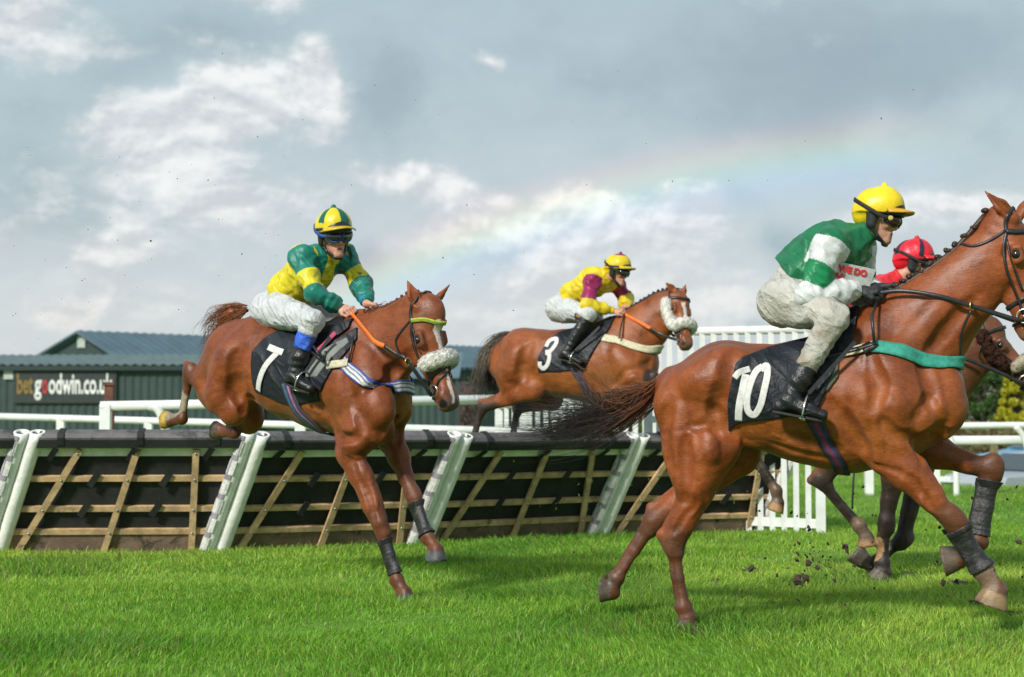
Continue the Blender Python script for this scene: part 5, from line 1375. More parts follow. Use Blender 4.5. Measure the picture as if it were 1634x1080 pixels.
def build_jockey(c):
    fr = c['fr']; J = lambda q: fr.D(q[1], q[2], q[3]) if q[0] == 'd' else fr.J(*q)
    sc = c.get('sc', 1.0)
    root = bpy.data.objects.new('person', None); COL.objects.link(root); fr.place(root); root.empty_display_size = .2
    tag(root, c['label'], 'person', 'jockeys riding in the race')
    j = {k: J(c[k]) for k in ('pelvis', 'waist', 'chest', 'neck', 'head', 'shR', 'shL', 'elR', 'elL', 'wrR', 'wrL', 'knR', 'knL', 'anR', 'anL', 'toR', 'toL')}
    wl = lambda v_: np.array([np.dot(v_, fr.h), np.dot(v_, fr.l), v_[2]])
    HB = basis(wl(np.array(c['face'], float)), c.get('headup', (0, 0, 1)))
    hsc = c.get('hsc', 1.05) * sc
    hipR = j['pelvis'] + np.array([0, -.095 * sc, 0]); hipL = j['pelvis'] + np.array([0, .095 * sc, 0])
    P = []; A = lambda *a, **k: P.append(Prim(*a, **k))
    # ---- the body itself: one surface from head to toes
    A(j['pelvis'], j['waist'], .10 * sc, .095 * sc, 1.2, k=.03); A(j['waist'], j['chest'], .095 * sc, .105 * sc, 1.25, k=.03)
    A(j['chest'], j['neck'], .075 * sc, .056 * sc, 1.0, k=.03); A(j['neck'], j['head'] + HB.T @ np.array([-.015, 0, -.04]), .055 * sc, .052 * sc, k=.02)
    A(j['shR'], j['shL'], .050 * sc, k=.03)
    for s in 'RL':
        A(j['sh' + s], j['el' + s], .046 * sc, .036 * sc, k=.02); A(j['el' + s], j['wr' + s], .036 * sc, .025 * sc, k=.015)
        hip = hipR if s == 'R' else hipL
        A(hip, j['kn' + s], .082 * sc, .050 * sc, k=.03); A(j['kn' + s], j['an' + s], .050 * sc, .034 * sc, k=.02)
        pass
        hv = c.get('hand' + s) or (unit(j['wr' + s] - j['el' + s]), (0, 0, 1))
        fist(P, j['wr' + s], hv[0], hv[1], c.get('thumb' + s, 1 if s == 'R' else -1), 1.04 * sc)
    W = head_prims(P, j['head'], HB, hsc)
    F = Field(P)
    skin = np.array(c.get('skin', (0.52, 0.27, 0.19)))
    def pf(V):
        H_ = (V - j['head']) @ HB.T / hsc; cc = np.tile(skin, (len(V), 1))
        cc = cc * (1 + .05 * snoise(V, 60, 60))[:, None]
        def put(w_, col_):
            nonlocal cc
            w_ = np.clip(w_, 0, 1)[:, None]; cc = cc * (1 - w_) + np.array(col_) * w_
        inh = np.linalg.norm(V - j['head'], axis=1) < .17
        for s in (1, -1): put(inh * .5 * (1 - smoothstep(.012, .035, np.linalg.norm(H_ - [.075, .042 * s, -.025], axis=1))), (.55, .20, .15))
        put(inh * .55 * (1 - smoothstep(.004, .014, np.linalg.norm(H_ - [.112, 0, -.034], axis=1))), (.58, .22, .17))
        put(inh * (1 - smoothstep(.5, 1.0, np.abs(H_[:, 1]) / .022)) * (1 - smoothstep(.008, .013, np.abs(H_[:, 2] + .0705))) * (H_[:, 0] > .070), (.40, .13, .11))
        put(inh * (np.abs(H_[:, 1]) < .012) * (np.abs(H_[:, 2] + .0705) < .0028) * (H_[:, 0] > .075), (.05, .015, .012))
        put(inh * c.get('stubble', 0) * (H_[:, 2] < -.045) * (H_[:, 0] > -.02), (.20, .12, .09))
        put(inh * (H_[:, 2] > .045 - .25 * (H_[:, 0] + .03)) * (H_[:, 0] < .06), c.get('hair', (.05, .03, .02)))
        if 'stock' in c:
            ng = np.linalg.norm(V - (j['neck'] * .65 + j['head'] * .35 + HB.T @ np.array([-.01, 0, -.03])), axis=1); put((1 - smoothstep(.068, .082, ng)) * (H_[:, 2] < -.085 + .25 * (H_[:, 0])) , c['stock'])
        put(inh * c.get('mudface', .25) * smoothstep(.8, 1.4, snoise(V, 140, 61)), (.12, .08, .05))
        return cc
    field_obj('body', F, c.get('vox', .0045), M_SKIN, root, pf)
    # ---- jacket
    Q = []; A = lambda *a, **k: Q.append(Prim(*a, **k))
    A(j['pelvis'], j['waist'], .125 * sc, .128 * sc, 1.2, 1.22, k=.04); A(j['waist'], j['chest'], .128 * sc, .138 * sc, 1.22, 1.2, k=.05)
    A(j['chest'], j['neck'], .125 * sc, .072 * sc, 1.1, 1.0, k=.05)
    A(j['shR'], j['shL'], .074 * sc, k=.05)
    for q in c.get('billow', []): A(J(q[0]), J(q[1]), q[2], q[3], 1.2, k=.06)
    for s in 'RL':
        A(j['sh' + s], j['el' + s], .072 * sc, .060 * sc, k=.04); A(j['el' + s], j['el' + s] * .4 + j['wr' + s] * .6, .066 * sc, .058 * sc, k=.03); A(j['el' + s] * .4 + j['wr' + s] * .6, j['wr' + s], .058 * sc, .036 * sc, k=.02)
    sp = unit(j['chest'] - j['waist']); wcut = j['waist'] - sp * c.get('wcut', .06)
    def wr(V):
        v_ = .009 * np.clip(snoise(V, 12, 70, (1, .7, 1)), -1.5, 1.5) + .011 * (1 - 1.6 * np.abs(snoise(V, 15, 71, (1.3, 1, .7)))).clip(-.6, 1) + .004 * (1 - 2 * np.abs(snoise(V, 34, 74))).clip(-1, 1) + .002 * snoise(V, 75, 72)
        for s in 'RL':
            e = j['el' + s]; d = unit(j['wr' + s] - e); t = (V - e) @ d; dist = np.linalg.norm(V - e - t[:, None] * d, axis=1)
            v_ = v_ + .0022 * np.sin(t * 95 + 4.5 * snoise(V, 16, 73)) * (dist < .09) * smoothstep(-.16, -.02, t)
        return v_
    def reg(X_, Y_, Z_):
        r = -((X_ - wcut[0]) * sp[0] + (Y_ - wcut[1]) * sp[1] + (Z_ - wcut[2]) * sp[2])
        for s in 'RL':                                                # sleeves stay whole although they pass the waist plane
            a, b = j['sh' + s], j['wr' + s]; e = j['el' + s]
            for p, q in ((a, e), (e, b)):
                ab = q - p; t = np.clip(((X_ - p[0]) * ab[0] + (Y_ - p[1]) * ab[1] + (Z_ - p[2]) * ab[2]) / (ab @ ab), 0, 1)
                dd = np.sqrt((X_ - p[0] - t * ab[0]) ** 2 + (Y_ - p[1] - t * ab[1]) ** 2 + (Z_ - p[2] - t * ab[2]) ** 2) - .10 * sc
                r = np.minimum(r, dd)
            d = unit(b - e); r = np.maximum(r, ((X_ - b[0]) * d[0] + (Y_ - b[1]) * d[1] + (Z_ - b[2]) * d[2] + .012) - 1e3 * (np.sqrt((X_ - b[0]) ** 2 + (Y_ - b[1]) ** 2 + (Z_ - b[2]) ** 2) > .14))
        n_ = unit(j['neck'] - j['chest']); p = j['neck'] + n_ * .034       # open collar
        r2 = ((X_ - p[0]) * n_[0] + (Y_ - p[1]) * n_[1] + (Z_ - p[2]) * n_[2]) - 1e3 * (np.sqrt((X_ - p[0]) ** 2 + (Y_ - p[1]) ** 2 + (Z_ - p[2]) ** 2) > .16)
        return np.maximum(r, r2)
    JF = Field(Q, wr)
    def arm_t(V, s):
        a, e, b = j['sh' + s], j['el' + s], j['wr' + s]; L1, L2 = np.linalg.norm(e - a), np.linalg.norm(b - e)
        t1 = ((V - a) @ (e - a)) / L1 ** 2; d1 = np.linalg.norm(V - a - np.clip(t1, 0, 1)[:, None] * (e - a), axis=1)
        t2 = ((V - e) @ (b - e)) / L2 ** 2; d2 = np.linalg.norm(V - e - np.clip(t2, 0, 1)[:, None] * (b - e), axis=1)
        t = np.where(d1 < d2, t1, 1 + np.clip(t2, 0, 2)); return t, np.minimum(d1, d2)
    field_obj('racing_jacket', JF, .006, M_SILK, root, lambda V: c['silk'](V, j, arm_t, sc), reg)
    # ---- breeches
    Q = []; A = lambda *a, **k: Q.append(Prim(*a, **k))
    A(j['pelvis'], j['waist'], .128 * sc, .118 * sc, 1.15, 1.15, k=.04)
    for s, hip in (('R', hipR), ('L', hipL)):
        kn, an = j['kn' + s], j['an' + s]; bt = c.get('boot_top', .55); cuff = kn + (an - kn) * bt
        A(hip + np.array([-.02, 0, -.01]), hip + (kn - hip) * .3, .122 * sc, .112 * sc, .92, k=.05)
        A(hip + (kn - hip) * .3, kn, .108 * sc, .070 * sc, .92, k=.04); A(kn, None, .072 * sc, k=.02)
        A(kn, cuff, .070 * sc, .056 * sc, k=.02)
    sp2 = unit(j['waist'] - j['pelvis'])
    def reg2(X_, Y_, Z_):
        p = j['waist'] + sp2 * .03
        r = (X_ - p[0]) * sp2[0] + (Y_ - p[1]) * sp2[1] + (Z_ - p[2]) * sp2[2]
        r = r - 1e3 * (np.sqrt((X_ - p[0]) ** 2 + (Y_ - p[1]) ** 2 + (Z_ - p[2]) ** 2) > .2)
        for s in 'RL':
            kn, an = j['kn' + s], j['an' + s]; d = unit(an - kn); q = kn + (an - kn) * c.get('boot_top', .55)
            r = np.maximum(r, ((X_ - q[0]) * d[0] + (Y_ - q[1]) * d[1] + (Z_ - q[2]) * d[2]) - 1e3 * (np.sqrt((X_ - q[0]) ** 2 + (Y_ - q[1]) ** 2 + (Z_ - q[2]) ** 2) > .12))
        return r
    def wr2(V):
        v_ = .004 * snoise(V, 18, 80) + .008 * (1 - 1.8 * np.abs(snoise(V, 17, 81))).clip(-.7, 1) + .003 * (1 - 2 * np.abs(snoise(V, 42, 85))).clip(-1, 1)
        for s in 'RL':
            kn, an = j['kn' + s], j['an' + s]; d = unit(an - kn); t = (V - kn) @ d; dist = np.linalg.norm(V - kn - t[:, None] * d, axis=1)
            v_ = v_ + c.get('ruck', .004) * np.sin(t * 110 + 5 * snoise(V, 18, 82)) * (dist < .1) * smoothstep(-.05, .08, t)
        return v_
    bcol = np.array(c.get('breeches', (.46, .45, .42)))
    def pb(V):
        cc = np.tile(bcol, (len(V), 1)); mud = np.zeros(len(V))
        for s in 'RL':
            kn, an = j['kn' + s], j['an' + s]; ab = an - kn; t = ((V - kn) @ ab) / (ab @ ab)
            dist = np.linalg.norm(V - kn - np.clip(t, -.3, 1)[:, None] * ab, axis=1)
            mud = np.maximum(mud, (dist < .13) * smoothstep(-.5, .35, t))
            if 'sock' in c:
                w_ = (dist < .13) * smoothstep(c['sock'][0] - .02, c['sock'][0] + .02, t); cc = cc * (1 - w_[:, None]) + np.array(c['sock'][1]) * w_[:, None]
        w_ = (c.get('mudleg', .5) * (mud * smoothstep(-.4, .9, snoise(V, 22, 83)) + .25 * smoothstep(.3, 1.2, snoise(V, 12, 84))))[:, None].clip(0, 1)
        return cc * (1 - w_) + np.array((.30, .26, .20)) * w_
    field_obj('breeches', Field(Q, wr2), .006, M_BREECH, root, pb, reg2)
    # ---- boots
    for s in 'RL':
        kn, an, to = j['kn' + s], j['an' + s], j['to' + s]; q = kn + (an - kn) * (c.get('boot_top', .55) - .02)
        fd = unit(to - an); dn = unit(an - kn); dn = unit(dn - fd * (dn @ fd)); ankle = an
        Q = []; A = lambda *a, **k: Q.append(Prim(*a, **k))
        cf = q + (an - q) * .35
        A(q, cf, .056 * sc, .055 * sc, k=.02); A(cf, ankle, .055 * sc, .043 * sc, k=.02)
        bb = basis(fd, -dn)
        heel = ankle - fd * .035 * sc + dn * .035 * sc; tip = ankle + fd * .17 * sc + dn * .040 * sc
        A(ankle, heel, .042 * sc, .036 * sc, k=.02); A(ankle + dn * .01, ankle + fd * .10 * sc + dn * .03, .042 * sc, .034 * sc, 1.05, k=.02, B=bb); A(ankle + fd * .09 * sc + dn * .032 * sc, tip, .035 * sc, .026 * sc, 1.25, 1.3, k=.015, B=bb)
        soleP = ankle + dn * .068 * sc
        u0 = q
        def reg3(X_, Y_, Z_, soleP=soleP, dn=dn, q=q, ax=unit(an - kn)):
            r = (X_ - soleP[0]) * dn[0] + (Y_ - soleP[1]) * dn[1] + (Z_ - soleP[2]) * dn[2]
            return np.maximum(r, -((X_ - q[0]) * ax[0] + (Y_ - q[1]) * ax[1] + (Z_ - q[2]) * ax[2]))
        def wr3(V, ankle=ankle, ax=unit(an - kn)):
            t = (V - ankle) @ ax
            return .0035 * np.sin(t * 120 + 2.5 * snoise(V, 22, 90)) * np.exp(-((t + .05) / .08) ** 2) + .0015 * snoise(V, 50, 91)
        b = field_obj('boot', Field(Q, wr3), .005, M_BOOT, root, None, reg3)
        sm = Mesh(); n = 14                                            # sole and heel block
        ctr = [ankle + dn * .066 * sc + fd * x_ * sc for x_ in (-.062, -.02, .05, .11, .155, .175)]; hw = [.018, .028, .024, .034, .026, .010]
        sd_ = unit(np.cross(fd, dn)); Vs = []
        for lvl in (0, .012):
            for cpt, h_ in zip(ctr, hw): Vs.append(cpt + sd_ * h_ * sc + dn * lvl); 
            for cpt, h_ in reversed(list(zip(ctr, hw))): Vs.append(cpt - sd_ * h_ * sc + dn * lvl)
        k_ = 12; sm.add(Vs, [tuple(range(k_)), tuple(range(2 * k_ - 1, k_ - 1, -1))] + [(i, i + k_, (i + 1) % k_ + k_, (i + 1) % k_) for i in range(k_)])
        sm.build('sole', pmat('boot_sole', (.02, .018, .016), rough=.8), b)
        M = Mesh(); fc = ankle + fd * .085 * sc; tr = fc + dn * .082 * sc        # stirrup iron and its leather
        arc = [fc + sd_ * .058 * sc * math.cos(a) - dn * (.075 * math.sin(a) - .03) * sc for a in np.linspace(-.35, math.pi + .35, 16)]
        M.tube([tr - sd_ * .052 * sc] + arc[::-1] + [tr + sd_ * .052 * sc] if np.linalg.norm(arc[-1] - (tr - sd_ * .052)) < np.linalg.norm(arc[0] - (tr - sd_ * .052)) else [tr - sd_ * .052 * sc] + arc + [tr + sd_ * .052 * sc], .0055, 6)
        M.bar(tr - sd_ * .052 * sc, tr + sd_ * .052 * sc, .03, .008, dn); M.build('stirrup', M_METAL, root, True)
        top_ = fc - dn * .05 * sc; M = Mesh(); M.bar(top_, top_ + np.array([.10, 0, 0]) + (j['kn' + s] - ankle) * .62 + np.array([0, .02 if s == 'R' else -.02, 0]), .022, .004, (0, 1, .1)); M.build('stirrup_leather', M_LEATHER, root)
    # ---- cap, peak, harness, goggles
    HW = W
    hc = c.get('helmet'); cs = hsc
    def AHp(lst, a, b, ra, rb=None, s=1.0, s2=None, k=.012, op='add', plane=None):
        lst.append(Prim(HW(*a), HW(*b) if b else None, ra * cs, (rb if rb is not None else ra) * cs, s, s2, k=k * cs, op=op, B=HB, plane=plane))
    Q = []
    cutn = HB.T @ unit(np.array([.10, 0, -1.0])); cutp = HW(0, 0, .030)
    AHp(Q, (-.022, 0, .050), (.010, 0, .068), .121, .114, .90, .92, plane=(cutp, cutn), k=.01)
    AHp(Q, (-.052, 0, .022), (-.078, 0, .008), .074, .062, 1.1, 1.1, k=.03)
    AHp(Q, (-.004, 0, .186), None, .015, s=1.0, k=.012)
    field_obj('cap_silk', Field(Q, lambda V: 0.0008 * snoise(V, 34, 95) + .0012 * (1 - np.abs(snoise(V, 28, 96))).clip(-1, 1)), .005, M_CAP, root, lambda V: hc((V - j['head']) @ HB.T / hsc, V))
    # peak: a curved plate
    n1_, n2_ = 17, 7; top = []; bot = []
    for i in range(n1_):
        a = (i / (n1_ - 1) - .5) * 2.1
        for k in range(n2_):
            t = k / (n2_ - 1); R0 = .104; reach = .084 * math.cos(a * .62) ** 1.2 * t
            x = -.005 + (R0 + reach) * math.cos(a); y = (R0 + reach * .55) * .92 * math.sin(a); z = .062 + .004 * t - .016 * (y / .1) ** 2 * (.4 + .6 * t) - .006 * math.sin(abs(a)) * t + .012 * (1 - t)
            top.append(HW(x, y, z + .006)); bot.append(HW(x, y, z - .006 * (1 - .5 * t)))
    M = Mesh(); Fq = []
    o_ = n1_ * n2_
    for i in range(n1_ - 1):
        for k in range(n2_ - 1):
            q = i * n2_ + k; Fq += [(q, q + n2_, q + n2_ + 1, q + 1), (o_ + q, o_ + q + 1, o_ + q + n2_ + 1, o_ + q + n2_)]
        q = i * n2_ + n2_ - 1; Fq.append((q, q + n2_, o_ + q + n2_, o_ + q)); q = i * n2_; Fq.append((q, o_ + q, o_ + q + n2_, q + n2_))
    for i in (0, n1_ - 1):
        for k in range(n2_ - 1):
            q = i * n2_ + k; f_ = (q, q + 1, o_ + q + 1, o_ + q); Fq.append(f_ if i == 0 else f_[::-1])
    M.add(top + bot, Fq, np.array(c['peak'])); M.build('cap_peak', M_CAP, root, True, True)
    # helmet shell rim, ear pads and chin strap
    Q = []
    AHp(Q, (-.022, 0, .040), (.030, 0, .046), .104, .105, .92, .92, k=.01, plane=(HW(0, 0, .026), HB.T @ unit(np.array([.05, 0, -1.0]))))
    for s in (1, -1):
        AHp(Q, (-.012, .084 * s, .015), (-.010, .084 * s, -.030), .034, .028, .50, .50, k=.012)
        AHp(Q, (-.005, .080 * s, -.045), (.030, .062 * s, -.088), .012, .010, .6, k=.012); AHp(Q, (.030, .062 * s, -.088), (.066, .018 * s, -.124), .010, .010, .7, k=.008)
    AHp(Q, (.066, .018, -.124), (.066, -.018, -.124), .011, .011, k=.008); AHp(Q, (.060, .012, -.122), (.060, -.012, -.122), .014, .014, k=.008)
    field_obj('helmet_harness', Field(Q), .0045, M_LEATHER, root)
    G = []
    for s in (1, -1): AHp(G, (.092, .022 * s, .006), (.074, .060 * s, .008), .034, .030, .95, k=.012)
    AHp(G, (.089, -.015, .014), (.089, .015, .014), .019, k=.01)
    gl = field_obj('goggles', Field(G), .004, M_LENS, root)
    FM = Mesh(); gcol = c.get('goggle', (.015, .015, .017))
    def gpt(a): # band round the back of the head
        return HW(-.012 + .128 * math.cos(a) + (.006 if math.cos(a) < 0 else 0) * math.cos(a), .1165 * math.sin(a), .012 + .050 * max(0, (.45 - math.cos(a))))
    bp = [gpt(a) for a in np.linspace(R_(40), R_(320), 26)]; bp = np.array(bp)
    T = np.gradient(bp, axis=0); T /= np.linalg.norm(T, axis=1)[:, None]; upv = np.tile(HB[2], (len(bp), 1)); nn = np.cross(T, upv); nn /= np.linalg.norm(nn, axis=1)[:, None]
    V, Fc = ribbon(bp, upv, nn, .022, .005); FM.add(V, Fc, np.array(gcol))
    for s in (1, -1):
        cpt = HW(.103, .041 * s, .007); ax1 = HB.T @ unit(np.array([-.42 * s * 1, 1, 0])) ; ax2 = HB[2]
        pts = [cpt + .033 * cs * math.cos(a) * ax1 * (1.2) + .031 * cs * math.sin(a) * ax2 for a in np.linspace(0, 2 * math.pi, 24, endpoint=False)]
        FM.tube(pts, .0065, 6, closed=True, col=np.array(gcol))
        if c.get('valve'):
            cv = HW(.088, .086 * s, .012); V, Fc = sphere(cv, .014, 12, 8, (1, .35, 1)); FM.add(V, Fc, np.array((.45, .36, .10)))
    FM.build('goggle_frame', M_BAND if not c.get('gmat') else c['gmat'], gl, True, True)
    # band round the cap
    if c.get('capband'):
        bp = np.array([HW(-.012 + .128 * math.cos(a), .113 * math.sin(a), .050 + (.012 * math.cos(a))) for a in np.linspace(0, 2 * math.pi, 40)]); M = Mesh()
        T = np.gradient(bp, axis=0); T /= np.linalg.norm(T, axis=1)[:, None]; upv = np.tile(HB[2], (len(bp), 1)); nn = np.cross(T, upv)
        V, Fc = ribbon(bp, upv, nn, .013, .006); M.add(V, Fc, np.array(c['capband'])); M.build('cap_band', M_BAND, root, True, True)
    # gloves
    for s in 'RL':
        if c.get('glove' + s):
            w_ = j['wr' + s]; hv = c.get('hand' + s) or (unit(j['wr' + s] - j['el' + s]), (0, 0, 1)); GP = []; fist(GP, w_, hv[0], hv[1], c.get('thumb' + s, 1 if s == 'R' else -1), 1.04 * sc)
            d = unit(hv[0]); GP.append(Prim(w_ - d * .035, w_ + d * .01, .031 * sc, .029 * sc, k=.01))
            g = field_obj('glove', Field(GP, lambda V: .001 * snoise(V, 90, 97)), .0042, M_GLOVE, root, off=.003)
        # cuff
        if c.get('cuff'):
            w_ = j['wr' + s]; d = unit(w_ - j['el' + s]); M = Mesh(); M.tube([w_ - d * .055, w_ - d * .035], .043 * sc, 16, col=np.array(c['cuff'])); M.build('wrist_band', M_BAND, root, True, True)
    return dict(root=root, j=j, F=F, JF=JF, HB=HB, HW=HW, sc=sc, hsc=hsc)
def whip(a, b, label, r=.006, grip=.25, tipcol=None, flap=True):
    """a riding whip held in a hand: padded handle, shaft, flap"""
    a = np.array(a, float); b = np.array(b, float); d = unit(b - a); root = bpy.data.objects.new('riding_whip', None); COL.objects.link(root); root.location = a
    tag(root, label, 'whip', 'riding whips carried by the jockeys')
    L = np.linalg.norm(b - a); M = Mesh()
    M.tube([d * 0, d * .015, d * L * grip, d * (L * grip + .01)], [r * 2.0, r * 2.4, r * 1.9, r], 10); M.build('handle', M_GLOVE, root, True)
    M = Mesh(); M.tube([d * L * grip, d * L * .65, d * L * .80], [r * 1.05, r * .8, r * .75], 8); M.build('shaft', M_LEATHER, root, True)
    M = Mesh(); M.tube([d * L * .76, d * L * .78, d * L * .98, d * L], [r * .9, r * 1.6, r * 1.75, r * .8], 10); M.build('padded_tip', pmat('whip_pad', (.05, .055, .06), rough=.6, bump=.4, bscale=80), root, True)
    return root


# ---------------------------------------------------------------- horse with number 10 cloth (nearest)
f10 = Frame(1300, 8.90, 14)
cfg10 = dict(name='chestnut_racehorse', fr=f10, label='large chestnut racehorse galloping nearest the camera with number 10 cloth and green breast girth',
    group='racehorses', coat=(0.225, 0.054, 0.0115), points=(.105, .034, .014), pts_up=.12, mud=.55, lsc=1.28, vox=.0072, muzzle=(0.16, 0.08, 0.05),
    trunk=[(1112, 640, .235, .92), (1160, 622, .262, 1.0), (1225, 634, .282, .98), (1290, 640, .335, .84), (1350, 640, .378, .76), (1405, 630, .375, .72), (1452, 628, .285, .82)],
    neck=[(1425, 562, .29, .68), (1478, 520, .240, .60), (1512, 486, .198, .58), (1544, 455, .178, .58), (1580, 420, .165, .60), (1614, 396, .140, .62)],
    extra=[((1185, 590, .17), (1140, 625, .19), .09, .11, .8), ((1185, 590, -.17), (1140, 625, -.19), .09, .11, .8),
           ((1215, 585, .19), (1195, 592, .20), .045, .04, .8, .05),             # point of hip
           ((1470, 625, .14), (1508, 665, .12), .115, .09, .85, .05), ((1470, 625, -.14), (1508, 655, -.12), .115, .09, .85, .05),      # breast
           ((1500, 600, .02), (1500, 650, .02), .10, .10, .8, .05),
           ((1400, 505, 0), (1350, 520, 0), .055, .06, .8, .08),                 # withers
           ((1215, 690, .10), (1175, 700, .13), .06, .03, .5, .06),              # flank fold
           ((1500, 645, .0), (1508, 695, .0), .03, .03, .8, .04, 'sub')],
    withers=(1395, 500),
    fore=[dict(S=(1475, 655, .20), E=(1408, 722, .19), K=(1524, 833, .17), F=(1570, 908, .15), C=(1592, 942, .15), hr=52, hoof=(0.26, 0.17, 0.085), white=[(1.02, (0.20, 0.135, 0.09))]),
          dict(S=(1490, 640, -.18), E=(1452, 712, -.17), K=(1583, 750, -.14), F=(1561, 865, -.12), C=(1530, 892, -.12), hr=30, hoof=(0.09, 0.062, 0.04))],
    hind=[dict(H=(1112, 628, .13), S=(1142, 712, .17), K=(1075, 868, .13), F=(1092, 968, .13), C=(1099, 986, .13), B=(1078, 648, .14), hr=30),
          dict(H=(1125, 635, -.13), S=(1176, 722, -.15), K=(1044, 832, -.13), F=(985, 922, -.13), C=(978, 945, -.13), B=(1090, 655, -.14), hr=75)],
    dock=[(1068, 600, 0), (1030, 628, 0)],
    head=dict(poll=(1626, 347, 0), muzzle=(1678, 540, .05), scale=1.1, up=(.9, -.12, .25), ear_r=(1569, 303, .08), ear_l=(1650, 302, -.12)),
    ridges=[([(1440, 735, .2), (1470, 775, .2), (1478, 800, .2), (1500, 822, .2)], .010, .009), ([(1120, 745, .2), (1108, 775, .2), (1118, 800, .2), (1104, 825, .2)], .010, .009),
            ([(1230, 700, .25), (1275, 716, .25), (1310, 720, .25), (1345, 735, .25)], .010, .009), ([(1500, 705, -.1), (1535, 722, -.12), (1565, 738, -.12)], .012, .009), ([(1440, 640, .22), (1452, 670, .22), (1446, 700, .2)], .010, .008),
            ([(1165, 575, .2), (1140, 600, .2), (1105, 610, .2)], .07, .010), ([(1110, 690, .2), (1125, 730, .2), (1112, 780, .2)], .05, .012),
            ([(1130, 690, .2), (1138, 705, .2), (1132, 728, .2)], .03, .010), ([(1085, 660, .2), (1082, 720, .2), (1085, 780, .2)], .05, .010),
            ([(1400, 560, .2), (1430, 610, .2), (1460, 650, .2)], .07, .010), ([(1375, 620, .25), (1395, 660, .25), (1405, 700, .22)], .07, .012),
            ([(1410, 640, .25), (1430, 660, .25), (1440, 690, .22)], .05, .010), ([(1425, 705, .2), (1470, 750, .2), (1500, 800, .2)], .035, .008),
            ([(1505, 600, .1), (1515, 640, .1), (1505, 680, .1)], .05, .008), ([(1510, 480, .1), (1470, 530, .15), (1430, 570, .2)], .05, .008)],
    grooves=[([(1168, 572, .2), (1147, 610, .2), (1140, 650, .2)], .035, .012), ([(1137, 650, .2), (1150, 690, .2), (1168, 702, .2)], .03, .012),
             ([(1070, 640, .2), (1063, 690, .2), (1073, 745, .2)], .03, .012), ([(1109, 678, .2), (1128, 690, .2), (1140, 712, .2)], .02, .010),
             ([(1095, 700, .2), (1100, 745, .2), (1095, 800, .2)], .025, .009), ([(1102, 812, .2), (1085, 835, .2), (1075, 850, .2)], .015, .006),
             ([(1465, 580, .2), (1475, 625, .2), (1474, 655, .2)], .03, .014), ([(1325, 640, .25), (1348, 668, .25), (1362, 695, .25), (1378, 722, .25), (1390, 742, .2)], .03, .018),
             ([(1474, 645, .2), (1486, 666, .2), (1478, 688, .2), (1464, 702, .2), (1463, 722, .2)], .03, .022), ([(1489, 690, .1), (1508, 680, .1), (1530, 655, .1)], .022, .012),
             ([(1418, 660, .25), (1432, 684, .25), (1458, 696, .2)], .025, .010), ([(1414, 732, .2), (1458, 766, .2), (1488, 803, .2)], .016, .009),
             ([(1436, 722, .2), (1470, 755, .2), (1500, 795, .2)], .014, .006), ([(1560, 470, .1), (1515, 525, .15), (1478, 560, .15)], .03, .010),
             ([(1385, 560, .3), (1400, 610, .3), (1392, 650, .3)], .03, .008), ([(1250, 700, .3), (1290, 715, .3), (1340, 722, .3)], .03, .006),
             ([(1230, 715, .2), (1280, 735, .2), (1340, 742, .2)], .016, .004)],
    blaze=[(.16, .24, .02, .012, 0)])
H10 = build_horse(cfg10)

# tack of the nearest horse
J10 = f10.J
reins10 = bridle(H10)
cloth(H10, [(1173, 580), (1184, 568), (1223, 550), (1262, 540), (1330, 520), (1345, 560), (1325, 612), (1300, 660), (1238, 668), (1180, 675), (1168, 680), (1159, 690), (1160, 640)], .012, M_BLACKCLOTH, 'number_cloth', wave=.004)
cloth(H10, [(1296, 505), (1368, 480), (1357, 552), (1339, 572), (1305, 652), (1285, 655), (1268, 620), (1285, 560)], .030, M_BLACKCLOTH, 'saddle_flap', wave=.004)
cloth(H10, [(1300, 540), (1338, 560), (1338, 600), (1322, 622), (1300, 636)], .021, pmat('pad_green', (.07, .075, .05), rough=.8), 'saddle_pad')
decal(H10['F'], f10, [(.040, [(1190, 597), (1184, 625), (1179, 650), (1177, 672)]), (.034, [(1172, 603), (1180, 594), (1196, 588)]),
                      (.036, [(1213, 590), (1222, 583), (1224, 598), (1219, 625), (1213, 648), (1203, 662), (1193, 655), (1192, 635), (1198, 610), (1206, 592), (1216, 584)])],
      .036, .3, .0165, .003).build('number', M_NUMBER, H10['root'], True)
# breast girth and its buckle
G_ = (.03, .27, .20); M = Mesh()
pts = [J10(1388, 549, .27), J10(1430, 561, .25), J10(1470, 573, .2), J10(1505, 580, .14), J10(1530, 578, .06)]
strap(H10['F'], around(pts), .078, .012, .007, 5, 8, mesh=M, col=G_); M.build('breast_girth', M_BAND, H10['root'], True, True)
M = Mesh(); strap(H10['F'], [J10(1312, 562, .3), J10(1345, 553, .29), J10(1392, 549, .27)], .05, .020, .006, 5, 6, mesh=M, col=(.50, .46, .33)); M.build('girth_buckle_guard', M_BAND, H10['root'], True, True)
M = Mesh(); strap(H10['F'], [J10(1300, 566, .3), J10(1345, 554, .29), J10(1398, 548, .27)], .022, .028, .006, 3, 6, mesh=M); strap(H10['F'], [J10(1375, 556, .27), J10(1392, 549, .27), J10(1394, 546, .27)], .06, .022, .006, 3, 6, mesh=M)
M.build('buckle_strap', M_LEATHER, H10['root'], True)
M = Mesh(); M.tube([J10(1395, 545, .30), J10(1391, 505, .26), J10(1400, 480, .12)], .008, 8); M.build('neck_strap', M_LEATHER, H10['root'], True)
gst = stripes([(-.3, (.02, .025, .05)), (-.1, (.06, .03, .10)), (.1, (.25, .02, .05)), (.3, (.03, .04, .14)), (.5, (.02, .02, .04))])
M = Mesh(); gp = [J10(1286, 640, .32), J10(1297, 668, .32), J10(1309, 697, .3), J10(1324, 725, .25), J10(1342, 748, .12)]
